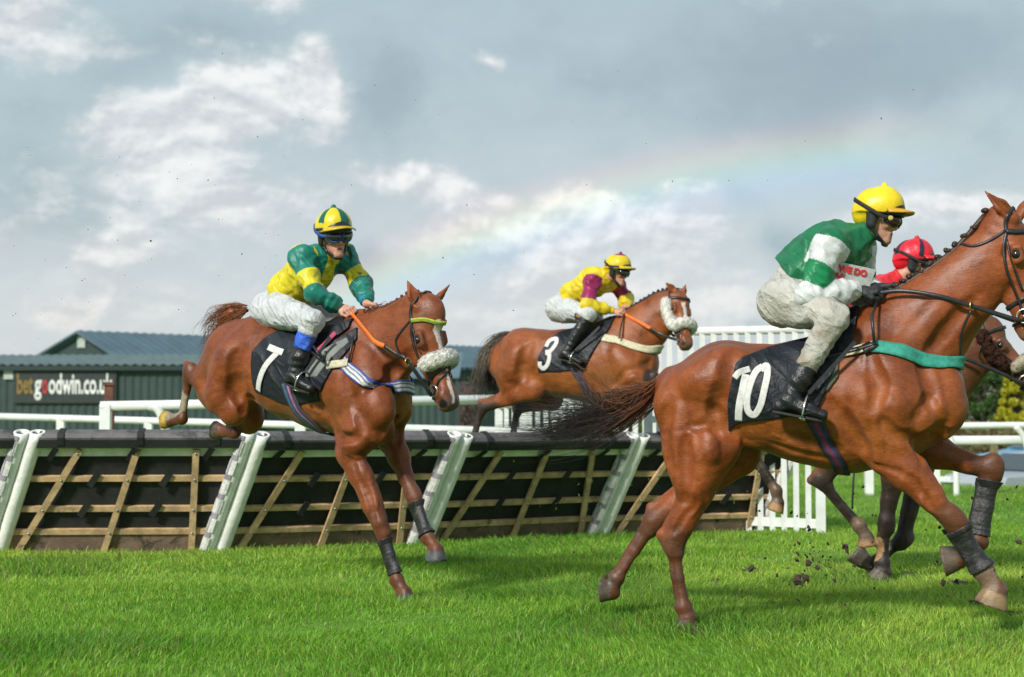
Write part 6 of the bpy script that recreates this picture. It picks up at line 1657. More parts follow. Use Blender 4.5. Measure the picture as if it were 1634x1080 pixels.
strap(H10['F'], around(gp), .080, .010, .008, 7, 8, mesh=M, col=gst); M.build('girth', M_BAND, H10['root'], True, True)
for lg, t0, t1 in ((H10['legs'][0], .12, .98), (H10['legs'][1], .14, .90)): leg_boot(H10, lg, t0, t1, .012)
plaits(H10, [(1573, 352, 0), (1554, 364, 0), (1538, 373, 0), (1525, 387, 0), (1511, 394, 0), (1497, 404, 0), (1483, 416, 0), (1466, 425, 0), (1452, 436, 0), (1440, 447, 0), (1430, 458, 0)], .022)
crest(H10, [(1425, 464, 0), (1440, 456, 0), (1480, 427, 0), (1525, 396, 0), (1572, 360, 0)], .016, (.05, .022, .012))
tail_hair(H10, [(J10(1050, 612), .03), (J10(1015, 640, .05), .07), (J10(965, 660, .05), .10), (J10(905, 672, .02), .13), (J10(820, 664, .0), .18)], 1300, 1,
          [(.13, .042, .017), (.15, .05, .02), (.05, .022, .014), (.014, .011, .010), (.009, .008, .008), (.009, .008, .008)], r=.0014, wild=.022, droop=.04)
tail_hair(H10, [(J10(1048, 612, .02), .03), (J10(1010, 625, .06), .05), (J10(975, 640, .1), .07), (J10(945, 600, .12), .10), (J10(915, 590, .1), .12)], 90, 1,
          [(.20, .07, .03), (.26, .10, .045), (.22, .09, .045)], r=.0014, wild=.05, seed=4, name='tail_wisps')
tail_hair(H10, [(f10.J(975, 918, -.13), .012), (f10.J(968, 925, -.13), .02), (f10.J(963, 935, -.13), .02)], 60, 1, [(.12, .05, .03), (.10, .05, .03)], r=.0014, wild=.008, seed=6, name='fetlock_hair')

# ---------------------------------------------------------------- rider in green and white
def silk10(V, j, arm_t, sc):
    g = np.array((.006, .135, .055)); w_ = np.array((.56, .58, .58))
    c = np.tile(g, (len(V), 1))
    for s in 'RL':
        t, d = arm_t(V, s); m_ = d < .105
        a = j['sh' + s]; e = j['el' + s]
        t = t + .04 * snoise(V, 18, 77)
        on = m_ & (t > -.05) & (((V - a) @ unit(e - a)) > -.045)
        for lo_, hi_, col_ in ((-.1, .42, w_), (.42, .80, np.array((.006, .19, .07))), (.80, 3, w_)):
            k = on & (t > lo_) & (t <= hi_); c[k] = col_
    return c
def cap10(H, V):
    c = np.tile(np.array((.78, .56, .012)), (len(V), 1)); return c * (1 + .05 * snoise(V, 20, 99))[:, None]
R10 = build_jockey(dict(fr=f10, sc=1.1, hsc=.93, label='jockey in green jacket with white sleeve bands and yellow cap above number 10 cloth',
    pelvis=(1256, 478, 0), waist=(1282, 440, 0), chest=(1338, 396, 0), neck=(1379, 373, 0), head=(1401, 350, .01),
    shR=(1326, 392, .19), shL=(1372, 396, -.19), elR=(1290, 474, .27), elL=(1372, 470, -.24), wrR=(1372, 463, .10), wrL=(1404, 462, -.05),
    knR=(1328, 506, .31), knL=(1335, 505, -.31), anR=(1259, 638, .36), anL=(1262, 636, -.36), toR=(1300, 646, .37), toL=(1300, 646, -.37),
    face=(.87, -.44, -.22), headup=(.05, 0, 1), handR=((1, .05, .06), (.2, -.55, .8)), handL=((1, -.1, .0), (.2, .55, .8)), thumbR=-1, thumbL=1,
    billow=[((1262, 440, 0), (1300, 400, 0), .11, .12)], silk=silk10, stock=(.02, .14, .06), helmet=cap10, peak=(.62, .33, .02), cuff=(.02, .05, .25), gloveR=True, gloveL=True, valve=True,
    stubble=.25, boot_top=.62, mudleg=.9, ruck=.0022, vox=.004))
pA, pB, pC, pD = [f10.J(*q) for q in ((1332, 416, .20), (1398, 430, .11), (1387, 459, .11), (1319, 457, .20))]
M = Mesh(); nrm_ = unit(np.cross(pB - pA, pD - pA)); nrm_ = nrm_ if nrm_[1] < 0 else -nrm_
M.add([pA, pB, pC, pD] + [q + nrm_ * -.006 for q in (pA, pB, pC, pD)], [(0, 1, 2, 3), (7, 6, 5, 4), (0, 4, 5, 1), (1, 5, 6, 2), (2, 6, 7, 3), (3, 7, 4, 0)])
sp_ = M.build('sponsor_panel', pmat('panel_cloth', (.42, .43, .43), rough=.7, bump=.3, bscale=60), R10['root'])
M_RED = pmat('red_print', (.55, .02, .03), rough=.6)
xd = pB - pA; ud = pA - pD
put_text('WE DO', .047, pA + unit(xd) * .034 - unit(ud) * .048 + nrm_ * .004, xd, ud, M_RED, sp_, bold=.0022)
put_text('V', .068, pA + unit(xd) * .034 - unit(ud) * .108 + nrm_ * .004, xd, ud, M_RED, sp_, bold=.004)
whip(f10.J(1428, 410, .02), f10.J(1335, 600, .42), 'riding whip in the gloved hand of the jockey in green and white')
hR, hL = R10['j']['wrR'], R10['j']['wrL']
h0 = hR + np.array([.075, 0, -.02])
rein(H10['root'], [h0, f10.J(1440, 464, .14), f10.J(1500, 473, .16), f10.J(1550, 488, .14), reins10[1]], .024)
rein(H10['root'], [hL + np.array([.075, 0, -.02]), f10.J(1470, 462, -.14), f10.J(1530, 480, -.16), reins10[0]], .024)
M = Mesh(); ring(f10.J(1550, 488, .145), np.array([.3, 1, 0]) / 1.04, np.array([0, 0, 1.0]), .024, .0045, M); M.build('martingale_ring', M_BRASS, H10['root'], True)
M = Mesh(); M.tube(crom([f10.J(1550, 494, .145), f10.J(1535, 530, .12), f10.J(1532, 575, .05)], 6), .007, 6); M.build('martingale_strap', M_LEATHER, H10['root'], True)


# ---------------------------------------------------------------- horse with number 7 cloth, landing over the hurdle
f7 = Frame(480, 10.95, 38)
def fl(q, dx): return (q[0] + dx, q[1])
cfg7 = dict(name='chestnut_racehorse', fr=f7, label='chestnut racehorse with white blaze and sheepskin noseband landing over the hurdle with number 7 cloth',
    group='racehorses', coat=(0.205, 0.050, 0.0125), points=(.12, .036, .014), pts_up=.15, mud=.5, vox=.0085, muzzle=(0.11, 0.085, 0.08), lsc=1.12,
    trunk=[(362, 610, .235, .90), (388, 575, .275, 1.0), (425, 570, .292, .98), (470, 590, .325, .86), (520, 600, .355, .78), (560, 610, .345, .78), (592, 625, .285, .86)],
    neck=[(575, 570, .30, .72), (604, 560, .255, .62), (630, 545, .215, .58), (652, 525, .19, .56), (670, 508, .165, .56), (683, 502, .125, .60)],
    extra=[((372, 590, .18), (350, 630, .19), .10, .11, .8), ((372, 590, -.18), (355, 620, -.19), .10, .11, .8),
           ((408, 545, .19), (395, 555, .2), .05, .045, .8, .05), ((590, 625, .13), (612, 690, .12), .115, .09, .85, .06), ((590, 625, -.13), (636, 655, -.12), .115, .09, .85, .06),
           ((575, 510, 0), (545, 520, 0), .055, .06, .8, .08), ((625, 625, 0), (628, 680, 0), .035, .03, .8, .04, 'sub')],
    withers=(580, 495),
    fore=[dict(S=(598, 660, .19), E=(556, 722, .18), K=(610, 846, .15), F=(634, 925, .13), C=(646, 945, .13), hr=30, hoof=(.06, .062, .065)),
          dict(S=(632, 650, -.17), E=(622, 700, -.17), K=(660, 792, -.15), F=(683, 856, -.13), C=(697, 876, -.13), hr=45, hoof=(.075, .08, .085))],
    hind=[dict(H=(372, 580, .14), S=(372, 650, .19), K=(303, 595, .16), F=(291, 668, .15), C=(272, 672, .15), B=(335, 600, .15), hr=10, hoof=(.42, .28, .05), white=[(.55, (.30, .24, .17))]),
          dict(H=(385, 590, -.13), S=(398, 665, -.17), K=(352, 625, -.15), F=(375, 690, -.13), C=(352, 690, -.13), B=(360, 600, -.14), hr=10)],
    dock=[(372, 500, 0), (352, 512, 0)],
    head=dict(poll=(682, 487, .02), muzzle=('d', 727, 632, 10.12), up=(1.0, -.08, .35), ear_r=(649, 445, .12), ear_l=(721, 450, -.12), scale=1.12),
    ridges=[([(380, 560, .2), (365, 600, .2), (350, 640, .2)], .07, .010), ([(575, 560, .2), (590, 610, .2), (610, 660, .2)], .07, .012),
            ([(545, 620, .25), (560, 670, .25), (565, 710, .22)], .07, .012), ([(575, 740, .2), (600, 790, .2), (606, 830, .2)], .035, .008), ([(590, 755, .2), (603, 790, .2), (600, 815, .2)], .010, .009), ([(560, 690, .2), (572, 720, .2), (590, 740, .2)], .010, .008),
            ([(480, 655, .28), (510, 672, .28), (535, 690, .25)], .010, .008)],
    grooves=[([(400, 560, .2), (375, 600, .2), (380, 640, .2)], .035, .016), ([(378, 640, .2), (392, 655, .2), (400, 640, .2)], .03, .012),
             ([(500, 620, .25), (515, 660, .25), (535, 700, .25), (550, 725, .2)], .03, .018), ([(612, 600, .1), (620, 640, .12), (612, 690, .12), (590, 715, .15)], .03, .020),
             ([(600, 610, .15), (585, 650, .2), (590, 690, .2)], .025, .010), ([(565, 735, .2), (588, 790, .2), (600, 835, .2)], .016, .008),
             ([(590, 660, .2), (575, 690, .2), (545, 700, .22)], .025, .010), ([(660, 560, .1), (630, 590, .1), (600, 600, .15)], .03, .010),
             ([(648, 660, -.1), (640, 690, -.1), (630, 705, -.1)], .025, .014)],
    blaze=[(.11, .34, .024, .009, 0.0), (.34, .44, .007, .007, .0), (.44, .575, .011, .010, -.008)])
H7 = build_horse(cfg7)
J7 = f7.J
reins7 = bridle(H7, (M_BAND, stripes([(-.2, (.55, .45, .03)), (.2, (.04, .30, .05)), (.5, (.6, .5, .05))])))
HP7 = H7['HP']
fleece(H7, [HP7(.325, .082, -.075), HP7(.325, .070, -.020), HP7(.325, .035, .016), HP7(.325, 0, .024), HP7(.325, -.035, .016), HP7(.325, -.070, -.020), HP7(.325, -.082, -.075)], .046, (.78, .76, .70))
cloth(H7, [(399, 560), (410, 540), (428, 522), (470, 515), (520, 500), (520, 560), (500, 640), (455, 648), (430, 640), (398, 625)], .012, M_BLACKCLOTH, 'number_cloth', wave=.005)
cloth(H7, [(500, 560), (548, 520), (552, 540), (528, 590), (512, 624), (492, 628)], .020, M_BLACKCLOTH, 'saddle_pad', lat=.28)
cloth(H7, [(496, 568), (538, 537), (543, 545), (522, 578), (508, 602), (490, 602)], .027, pmat('pad_grey', (.19, .20, .195), rough=.75), 'pad_patch', lat=.28)
M = Mesh(); strap(H7['F'], [J7(530, 524, .26), J7(516, 542, .28), J7(502, 560, .29)], .035, .040, .005, 3, 6, mesh=M, col=(.42, .06, .12)); M.build('pink_edging', M_BAND, H7['root'], True, True)
cloth(H7, [(480, 540), (540, 505), (538, 522), (505, 556), (492, 585), (490, 608), (478, 600)], .032, M_BLACKCLOTH, 'saddle_flap', lat=.28)
decal(H7['F'], f7, [(.042, [(424, 553), (438, 559), (447, 562)]), (.044, [(441, 560), (424, 584), (413, 608), (407, 624)])], .04, .3, .017, .003).build('number', M_NUMBER, H7['root'], True)
bst = stripes([(-.38, (.03, .06, .30)), (-.15, (.62, .62, .60)), (-.05, (.03, .05, .2)), (.12, (.62, .62, .60)), (.22, (.03, .05, .2)), (.38, (.60, .60, .56)), (.5, (.03, .06, .30))])
M = Mesh(); strap(H7['F'], around([J7(548, 577, .22), J7(575, 600, .24), J7(600, 615, .2), J7(625, 618, .12), J7(640, 616, .04)]), .085, .012, .008, 11, 8, mesh=M, col=bst); M.build('breast_girth', M_BAND, H7['root'], True, True)
M = Mesh(); strap(H7['F'], [J7(518, 582, .3), J7(535, 578, .29), J7(553, 577, .27)], .05, .022, .006, 5, 6, mesh=M, col=(.50, .46, .33)); M.build('girth_buckle_guard', M_BAND, H7['root'], True, True)
M = Mesh(); M.tube([J7(556, 578, .27), J7(562, 548, .22), J7(566, 515, .10)], .008, 8)
for a, b in (((520, 560, .32), (517, 577, .32)), ((498, 562, .33), (518, 577, .32)), ((500, 552, .33), (512, 570, .33))): M.tube([J7(*a), J7(*b)], .009, 6)
M.build('buckle_strap', M_LEATHER, H7['root'], True)
g7 = stripes([(-.36, (.05, .055, .06)), (-.22, (.03, .13, .25)), (-.08, (.03, .05, .10)), (.02, (.28, .02, .16)), (.10, (.30, .28, .34)), (.20, (.28, .02, .16)), (.32, (.03, .05, .10)), (.5, (.05, .055, .06))])
M = Mesh(); strap(H7['F'], around([J7(455, 610, .3), J7(459, 640, .3), J7(466, 665, .28), J7(482, 690, .24), J7(505, 712, .12)]), .10, .012, .008, 13, 8, mesh=M, col=g7); M.build('girth', M_BAND, H7['root'], True, True)
for lg, t0, t1 in ((H7['legs'][0], .18, .88), (H7['legs'][1], .16, .95)): leg_boot(H7, lg, t0, t1, .010)
plaits(H7, [(626, 487, 0), (634, 483, 0), (641, 479, 0), (650, 475, 0), (618, 492, 0)], .014, (.10, .035, .018))
crest(H7, [(590, 500, 0), (604, 495, 0), (640, 482, 0), (668, 474, 0)], .014, (.11, .04, .018))
tail_hair(H7, [(J7(580, 510), .03), (J7(590, 502), .05), (J7(605, 498, -.02), .05), (J7(622, 495, -.04), .03)], 260, 1, [(.12, .04, .02), (.15, .05, .025)], r=.0022, wild=.03, seed=8, name='loose_mane')
tail_hair(H7, [(HP7(-.03, 0, .01), .012), (HP7(.02, 0, .022), .02), (HP7(.07, .01, .020), .02), (HP7(.12, .012, .012), .015)], 70, 1, [(.10, .035, .018), (.14, .05, .025)], r=.0016, wild=.008, seed=61, name='forelock')
tail_hair(H7, [(J7(395, 492), .02), (J7(375, 498), .05), (J7(352, 515), .08), (J7(338, 532), .09), (J7(328, 552, -.02), .10)], 300, 1, [(.20, .07, .03), (.26, .10, .04), (.16, .06, .03), (.10, .045, .03)], r=.0017, wild=.03, seed=3)
def silk7(V, j, arm_t, sc):
    ye = np.array((.62, .52, .015)); gr = np.array((.006, .17, .13)); c = np.tile(ye, (len(V), 1))
    up = unit(j['neck'] - j['chest']); fw = unit(j['neck'] - j['waist'])
    # braces: green bands running over the shoulders
    yy = V[:, 1] - j['chest'][1]; tors = ((V - j['waist']) @ fw)
    k = (np.abs(np.abs(yy) - .085 * sc) < .032 * sc) & (tors > .16); c[k] = gr
    for s in 'RL':
        t, d = arm_t(V, s); a = j['sh' + s]; e = j['el' + s]
        on = (d < .10) & (((V - a) @ unit(e - a)) > -.050) & (t > -.2)
        for lo_, hi_, col_ in ((-.3, .50, gr), (.50, .92, ye), (.92, 3, gr)):
            k = on & (t > lo_) & (t <= hi_); c[k] = col_
    m_ = smoothstep(1.05, 1.5, snoise(V, 60, 78) + .25 * (V @ np.array([1, 0, 0]) > j['chest'][0]))[:, None] * .8
    return c * (1 - m_) + np.array((.08, .05, .02)) * m_
def cap7(H, V):
    ye = np.array((.68, .55, .02)); gr = np.array((.005, .11, .08)); a = np.arctan2(H[:, 1], H[:, 0]); r_ = np.hypot(H[:, 0], H[:, 1])
    k = (np.abs(((a + math.pi / 6) % (math.pi / 2)) - math.pi / 4) < .30 - .0 * r_) & (r_ > .02) & (H[:, 2] > .09)
    c = np.where((k | (r_ < .022))[:, None], gr, ye); m_ = smoothstep(.9, 1.3, snoise(V, 55, 79))[:, None] * .8
    return c * (1 - m_) + np.array((.08, .05, .02)) * m_
R7 = build_jockey(dict(fr=f7, sc=1.02, label='jockey in yellow and dark green silks with blue socks riding the landing horse',
    pelvis=(449, 492, 0), waist=(466, 462, 0), chest=(503, 425, 0), neck=(523, 405, 0), head=(533, 378, .02),
    shR=(482, 410, .17), shL=(550, 410, -.17), elR=(502, 468, .24), elL=(577, 452, -.22), wrR=(545, 491, .10), wrL=(585, 485, -.08),
    knR=(498, 512, .30), knL=(560, 512, -.30), anR=(470, 598, .34), anL=(535, 590, -.34), toR=(505, 612, .34), toL=(570, 600, -.34),
    face=(.50, -.86, -.16), headup=(.03, -.1, 1), handR=((1, -.1, -.18), (.2, -.4, .85)), handL=((1, .3, -.3), (.2, .5, .8)), thumbR=-1, thumbL=1,
    silk=silk7, stock=(.60, .60, .62), helmet=cap7, peak=(.55, .38, .02), capband=(.03, .04, .05), cuff=(.02, .20, .45), goggle=(.02, .07, .30), skin=(.56, .29, .21),
    breeches=(.52, .54, .57), mudleg=.35, sock=(.24, (.02, .10, .55)), boot_top=.52, ruck=.002, vox=.0042))
whip(f7.J(566, 508, .10), f7.J(448, 560, .42), 'riding whip held across the blue sock of the jockey in yellow and dark green')
hR = R7['j']['wrR'] + np.array([.075, 0, -.03]); hL = R7['j']['wrL'] + np.array([.07, 0, -.03])
b0, b1 = np.array(J7(612, 552, .22)), None
M_ = rein(H7['root'], [hR, J7(585, 530, .2), J7(598, 545, .22), J7(613, 552, .22)], .030, .006, M_RUBBER, 'rubber_rein_grip')
rein(H7['root'], [J7(613, 552, .22), J7(632, 565, .21), J7(650, 576, .20), reins7[1]], .024)
rein(H7['root'], [hL, J7(625, 530, -.2), J7(660, 560, -.22), reins7[0]], .024)
M = Mesh(); ring(J7(651, 577, .2), unit([.2, 1, 0]), np.array([0, 0, 1.0]), .022, .004, M); M.build('martingale_ring', M_BRASS, H7['root'], True)


# ---------------------------------------------------------------- horse with number 3 cloth, in the air behind the hurdle
f3 = Frame(900, 15.95, 25)
cfg3 = dict(name='bay_racehorse', fr=f3, label='bay racehorse with sheepskin cheek pieces and number 3 cloth jumping the hurdle in the distance',
    group='racehorses', coat=(0.235, 0.062, 0.014), points=(.035, .022, .018), mud=.3, vox=.011, muzzle=(0.20, 0.10, 0.06), lsc=1.1, pts_up=.25,
    trunk=[(815, 577, .235, .92), (838, 568, .27, 1.0), (866, 573, .285, .98), (900, 580, .33, .86), (940, 582, .36, .78), (975, 578, .35, .76), (1006, 580, .28, .86)],
    neck=[(1000, 548, .29, .70), (1022, 530, .245, .60), (1042, 512, .205, .56), (1060, 497, .18, .55), (1076, 487, .15, .6)],
    extra=[((830, 560, .18), (812, 590, .19), .10, .11, .8), ((830, 560, -.18), (812, 590, -.19), .10, .11, .8), ((858, 547, .19), (848, 552, .2), .05, .045, .8, .05),
           ((1012, 580, .13), (1028, 610, .12), .13, .11, .85, .035), ((1012, 580, -.13), (1035, 605, -.12), .13, .11, .85, .035), ((975, 515, 0), (955, 522, 0), .055, .06, .8, .08)],
    withers=(980, 512),
    fore=[dict(S=(1020, 605, .18), E=(978, 640, .17), K=(1040, 604, .15), F=(1012, 641, .15), C=(1000, 640, .15), hr=10),
          dict(S=(1030, 600, -.16), E=(1000, 642, -.16), K=(1055, 622, -.15), F=(1022, 655, -.15), C=(1010, 652, -.15), hr=10)],
    hind=[dict(H=(830, 562, .14), S=(850, 620, .18), K=(771, 650, .15), F=(757, 697, .14), C=(754, 706, .14), B=(805, 590, .15), hr=30),
          dict(H=(842, 565, -.14), S=(880, 636, -.16), K=(826, 652, -.14), F=(819, 702, -.13), C=(818, 712, -.13), B=(815, 595, -.14), hr=30)],
    dock=[(822, 533, 0), (803, 545, 0)],
    head=dict(poll=(1087, 466, .0), muzzle=('d', 1109, 574, 15.02), up=(.80, -.35, .35), ear_r=(1061, 450, .10), ear_l=(1094, 452, -.12), scale=1.02),
    ridges=[([(830, 560, .2), (815, 600, .2), (815, 620, .2)], .07, .012), ([(985, 560, .2), (1000, 590, .2), (1015, 605, .2)], .07, .012)],
    grooves=[([(852, 555, .2), (838, 585, .2), (842, 605, .2)], .04, .018), ([(945, 600, .25), (955, 620, .25), (968, 636, .25)], .03, .018), ([(1035, 575, .1), (1020, 590, .15), (1000, 600, .2)], .03, .014)],
    blaze=[(.12, .40, .022, .016, -.005)])
H3 = build_horse(cfg3)
J3 = f3.J; HP3 = H3['HP']
reins3 = bridle(H3)
WH = (.80, .78, .72)
fleece(H3, [HP3(.37, .080, -.075), HP3(.37, .066, -.015), HP3(.37, 0, .018), HP3(.37, -.066, -.015), HP3(.37, -.080, -.075)], .048, WH)
for s in (1, -1): fleece(H3, [HP3(.09, .112 * s, -.11), HP3(.20, .104 * s, -.125), HP3(.33, .082 * s, -.115)], .050, WH, 'sheepskin_cheek_piece')
cloth(H3, [(868, 548), (880, 530), (900, 520), (940, 518), (945, 540), (930, 575), (922, 590), (885, 594), (857, 595), (858, 570)], .014, M_BLACKCLOTH, 'number_cloth', wave=.004, vox=.008)
cloth(H3, [(920, 520), (968, 500), (966, 520), (948, 555), (930, 592), (915, 590), (910, 560)], .030, M_BLACKCLOTH, 'saddle_flap', wave=.004, vox=.008)
decal(H3['F'], f3, [(.042, [(870, 553), (874, 543), (883, 540), (885, 548), (878, 560), (870, 562)]), (.042, [(871, 563), (877, 566), (875, 580), (868, 588), (862, 584), (862, 577)])],
      .04, .3, .020, .003).build('number', M_NUMBER, H3['root'], True)
M = Mesh(); strap(H3['F'], around([J3(958, 534, .27), J3(985, 540, .25), J3(1015, 552, .2), J3(1040, 558, .12), J3(1052, 556, .04)]), .075, .014, .008, 5, 8, mesh=M, col=(.55, .52, .36)); M.build('breast_girth', M_BAND, H3['root'], True, True)
M = Mesh(); strap(H3['F'], around([J3(916, 585, .3), J3(926, 605, .28), J3(940, 628, .2), J3(945, 638, .1)]), .09, .014, .008, 7, 8, mesh=M, col=(.03, .03, .06)); M.build('girth', M_BAND, H3['root'], True, True)
crest(H3, [(1000, 495, 0), (1015, 488, 0), (1042, 473, 0), (1068, 466, 0)], .018, (.015, .011, .010))
plaits(H3, [(1008 + 7 * i, 490 - 3.3 * i, 0) for i in range(9)], .017, (.015, .011, .010))
tail_hair(H3, [(J3(820, 533), .03), (J3(800, 542), .07), (J3(782, 565), .12), (J3(772, 595), .15), (J3(766, 628), .15)], 480, .8, [(.045, .035, .03), (.08, .065, .05), (.17, .14, .095), (.10, .08, .06), (.02, .016, .014)], r=.0028, wild=.03, seed=12)
tail_hair(H3, [(J3(782, 560), .06), (J3(788, 600), .10), (J3(795, 632, -.1), .10)], 160, .8, [(.02, .016, .014), (.015, .012, .012)], r=.003, wild=.03, seed=13, name='tail_underside')
def silk3(V, j, arm_t, sc):
    ye = np.array((.66, .50, .015)); ma = np.array((.27, .012, .085)); c = np.tile(ye, (len(V), 1))
    for s in 'RL':
        t, d = arm_t(V, s); a = j['sh' + s]; e = j['el' + s]
        on = (d < .105) & (((V - a) @ unit(e - a)) > -.050) & (t > -.2); c[on & (t < .80)] = ma; c[on & (t >= .80)] = ye
    return c
def cap3(H, V):
    ye = np.array((.66, .48, .015)); ma = np.array((.22, .01, .07)); r_ = np.hypot(H[:, 0], H[:, 1])
    return np.where((r_ < .062)[:, None], ma, ye)
R3 = build_jockey(dict(fr=f3, sc=1.0, label='jockey in yellow and maroon silks crouching on the number 3 horse',
    pelvis=(899, 492, 0), waist=(915, 472, 0), chest=(948, 450, 0), neck=(967, 440, 0), head=(985, 434, .02),
    shR=(944, 449, .17), shL=(982, 452, -.17), elR=(938, 488, .25), elL=(1000, 478, -.24), wrR=(980, 496, .10), wrL=(996, 490, -.06),
    knR=(938, 503, .30), knL=(950, 503, -.30), anR=(903, 563, .35), anL=(930, 560, -.35), toR=(916, 567, .35), toL=(945, 565, -.35),
    face=(.84, -.52, -.22), headup=(.05, 0, 1), handR=((1, .05, 0), (.2, -.5, .85)), handL=((1, .1, -.2), (.2, .5, .8)), thumbR=-1, thumbL=1,
    silk=silk3, stock=(.45, .03, .03), helmet=cap3, peak=(.60, .44, .015), capband=(.02, .03, .10), breeches=(.52, .54, .55), mudleg=.2, boot_top=.10, ruck=.0, vox=.0055, hsc=1.0))
whip(f3.J(1000, 484, .05), f3.J(938, 570, .42), 'riding whip pointing down beside the boot of the jockey in yellow and maroon')
hR = R3['j']['wrR'] + np.array([.07, 0, -.02]); hL = R3['j']['wrL'] + np.array([.07, 0, -.02])
rein(H3['root'], [hR, J3(1020, 514, .16), J3(1038, 524, .17)], .032, .006, M_RUBBER, 'rubber_rein_grip')
rein(H3['root'], [J3(1038, 524, .17), J3(1058, 535, .17), reins3[1]], .026)
rein(H3['root'], [hL, J3(1050, 520, -.17), reins3[0]], .026)
M = Mesh(); M.tube(crom([J3(996, 500, .12), J3(990, 525, .22), J3(988, 540, .26)], 5), .009, 6); M.build('neck_strap', M_LEATHER, H3['root'], True)


# ---------------------------------------------------------------- fourth horse, mostly hidden behind the nearest one
f4 = Frame(1360, 11.7, 10)
cfg4 = dict(name='bay_racehorse', fr=f4, label='dark bay racehorse with brown sheepskin cheek piece galloping behind the nearest horse',
    group='racehorses', coat=(0.135, 0.045, 0.018), points=(.022, .015, .013), mud=.55, vox=.010, muzzle=(0.06, 0.035, 0.025), lsc=1.25, pts_up=.9,
    trunk=[(1225, 628, .24, .92), (1250, 615, .265, 1.0), (1290, 620, .28, .98), (1340, 628, .32, .84), (1390, 632, .355, .76), (1435, 628, .34, .76), (1475, 630, .28, .86)],
    neck=[(1475, 608, .29, .70), (1505, 590, .25, .60), (1530, 570, .21, .56), (1552, 550, .185, .55), (1570, 535, .15, .6)],
    extra=[((1480, 635, .12), (1500, 655, .11), .11, .09, .85, .05), ((1480, 635, -.12), (1500, 650, -.11), .12, .10, .85, .035)],
    withers=(1440, 560),
    fore=[dict(S=(1490, 655, .17), E=(1428, 722, .16), K=(1414, 838, .13), F=(1409, 898, .12), C=(1411, 912, .12), hr=38),
          dict(S=(1500, 650, -.15), E=(1472, 722, -.15), K=(1440, 862, -.12), F=(1392, 903, -.11), C=(1376, 896, -.11), hr=25)],
    hind=[dict(H=(1245, 625, .13), S=(1338, 712, .16), K=(1312, 768, .14), F=(1372, 838, .12), C=(1384, 856, .12), hr=30, hoof=(.28, .16, .07), white=[(.98, (.16, .10, .065))]),
          dict(H=(1250, 630, -.13), S=(1262, 690, -.15), K=(1192, 706, -.13), F=(1240, 783, -.12), C=(1243, 802, -.12), hr=30, hoof=(.32, .18, .07), white=[(.98, (.15, .095, .06))])],
    dock=[(1205, 605, 0), (1180, 620, 0)],
    head=dict(poll=(1578, 512, 0), muzzle=(1668, 612, .05), up=(.62, -.1, .75), ear_r=(1560, 470, .06), ear_l=(1585, 466, -.10), scale=1.0), blaze=[(.30, .36, .01, .01, 0)])
H4 = build_horse(cfg4)
J4 = f4.J; HP4 = H4['HP']
reins4 = bridle(H4)
fleece(H4, [HP4(.37, .080, -.07), HP4(.37, .062, -.012), HP4(.37, 0, .016), HP4(.37, -.062, -.012), HP4(.37, -.080, -.07)], .036, (.55, .48, .36))
for s in (1, -1): fleece(H4, [HP4(.05, .108 * s, -.10), HP4(.17, .103 * s, -.135), HP4(.30, .085 * s, -.135)], .042, (.055, .026, .018), 'sheepskin_cheek_piece', amp=.012)
cloth(H4, [(1270, 580), (1300, 560), (1400, 550), (1400, 590), (1375, 640), (1290, 660), (1268, 650)], .014, M_BLACKCLOTH, 'number_cloth', vox=.009)
tail_hair(H4, [(J4(1198, 610), .03), (J4(1170, 625), .07), (J4(1140, 650), .10), (J4(1110, 680), .10)], 120, .8, [(.03, .02, .015), (.02, .015, .012)], r=.003, wild=.02, seed=22)
def silk4(V, j, arm_t, sc):
    c = np.tile((.62, .02, .03), (len(V), 1))
    for s in 'RL':
        t, d = arm_t(V, s); k = (d < .1) & (t > .0); c[k & (snoise(V, 26, 55) > .2)] = (.66, .64, .64)
    return c
def cap4(H, V):
    a = np.arctan2(H[:, 1], H[:, 0]); r_ = np.hypot(H[:, 0], H[:, 1])
    k = (np.abs(((a + math.pi / 8) % (math.pi / 2)) - math.pi / 4) < .16) & (H[:, 2] > .05)
    return np.where(k[:, None], np.array((.02, .015, .03)), np.array((.66, .012, .03)))
R4 = build_jockey(dict(fr=f4, sc=1.0, label='jockey in red silks and cap half hidden behind the plaited neck of the nearest horse',
    pelvis=(1330, 508, 0), waist=(1352, 485, 0), chest=(1402, 466, 0), neck=(1432, 446, 0), head=(1458, 422, .0),
    shR=(1398, 462, .18), shL=(1420, 460, -.18), elR=(1385, 515, .24), elL=(1430, 500, -.24), wrR=(1450, 520, .10), wrL=(1470, 510, -.08),
    knR=(1395, 535, .30), knL=(1395, 535, -.30), anR=(1345, 630, .35), anL=(1345, 630, -.35), toR=(1370, 640, .35), toL=(1370, 640, -.35),
    face=(.95, -.22, -.15), headup=(.05, 0, 1), silk=silk4, helmet=cap4, peak=(.60, .012, .03), mudleg=.4, vox=.0065))
rein(H4['root'], [R4['j']['wrR'] + np.array([.07, 0, -.02]), J4(1520, 562, .2), J4(1560, 580, .18), J4(1590, 592, .15), reins4[1]], .026)
rein(H4['root'], [R4['j']['wrL'] + np.array([.07, 0, -.02]), J4(1540, 560, -.18), reins4[0]], .026)
M = Mesh(); M.tube(crom([J4(1362, 700, .30), J4(1363, 745, .36), J4(1361, 780, .38), J4(1360, 812, .38)], 6), .008, 6); M.build('hanging_strap', M_LEATHER, H4['root'], True)


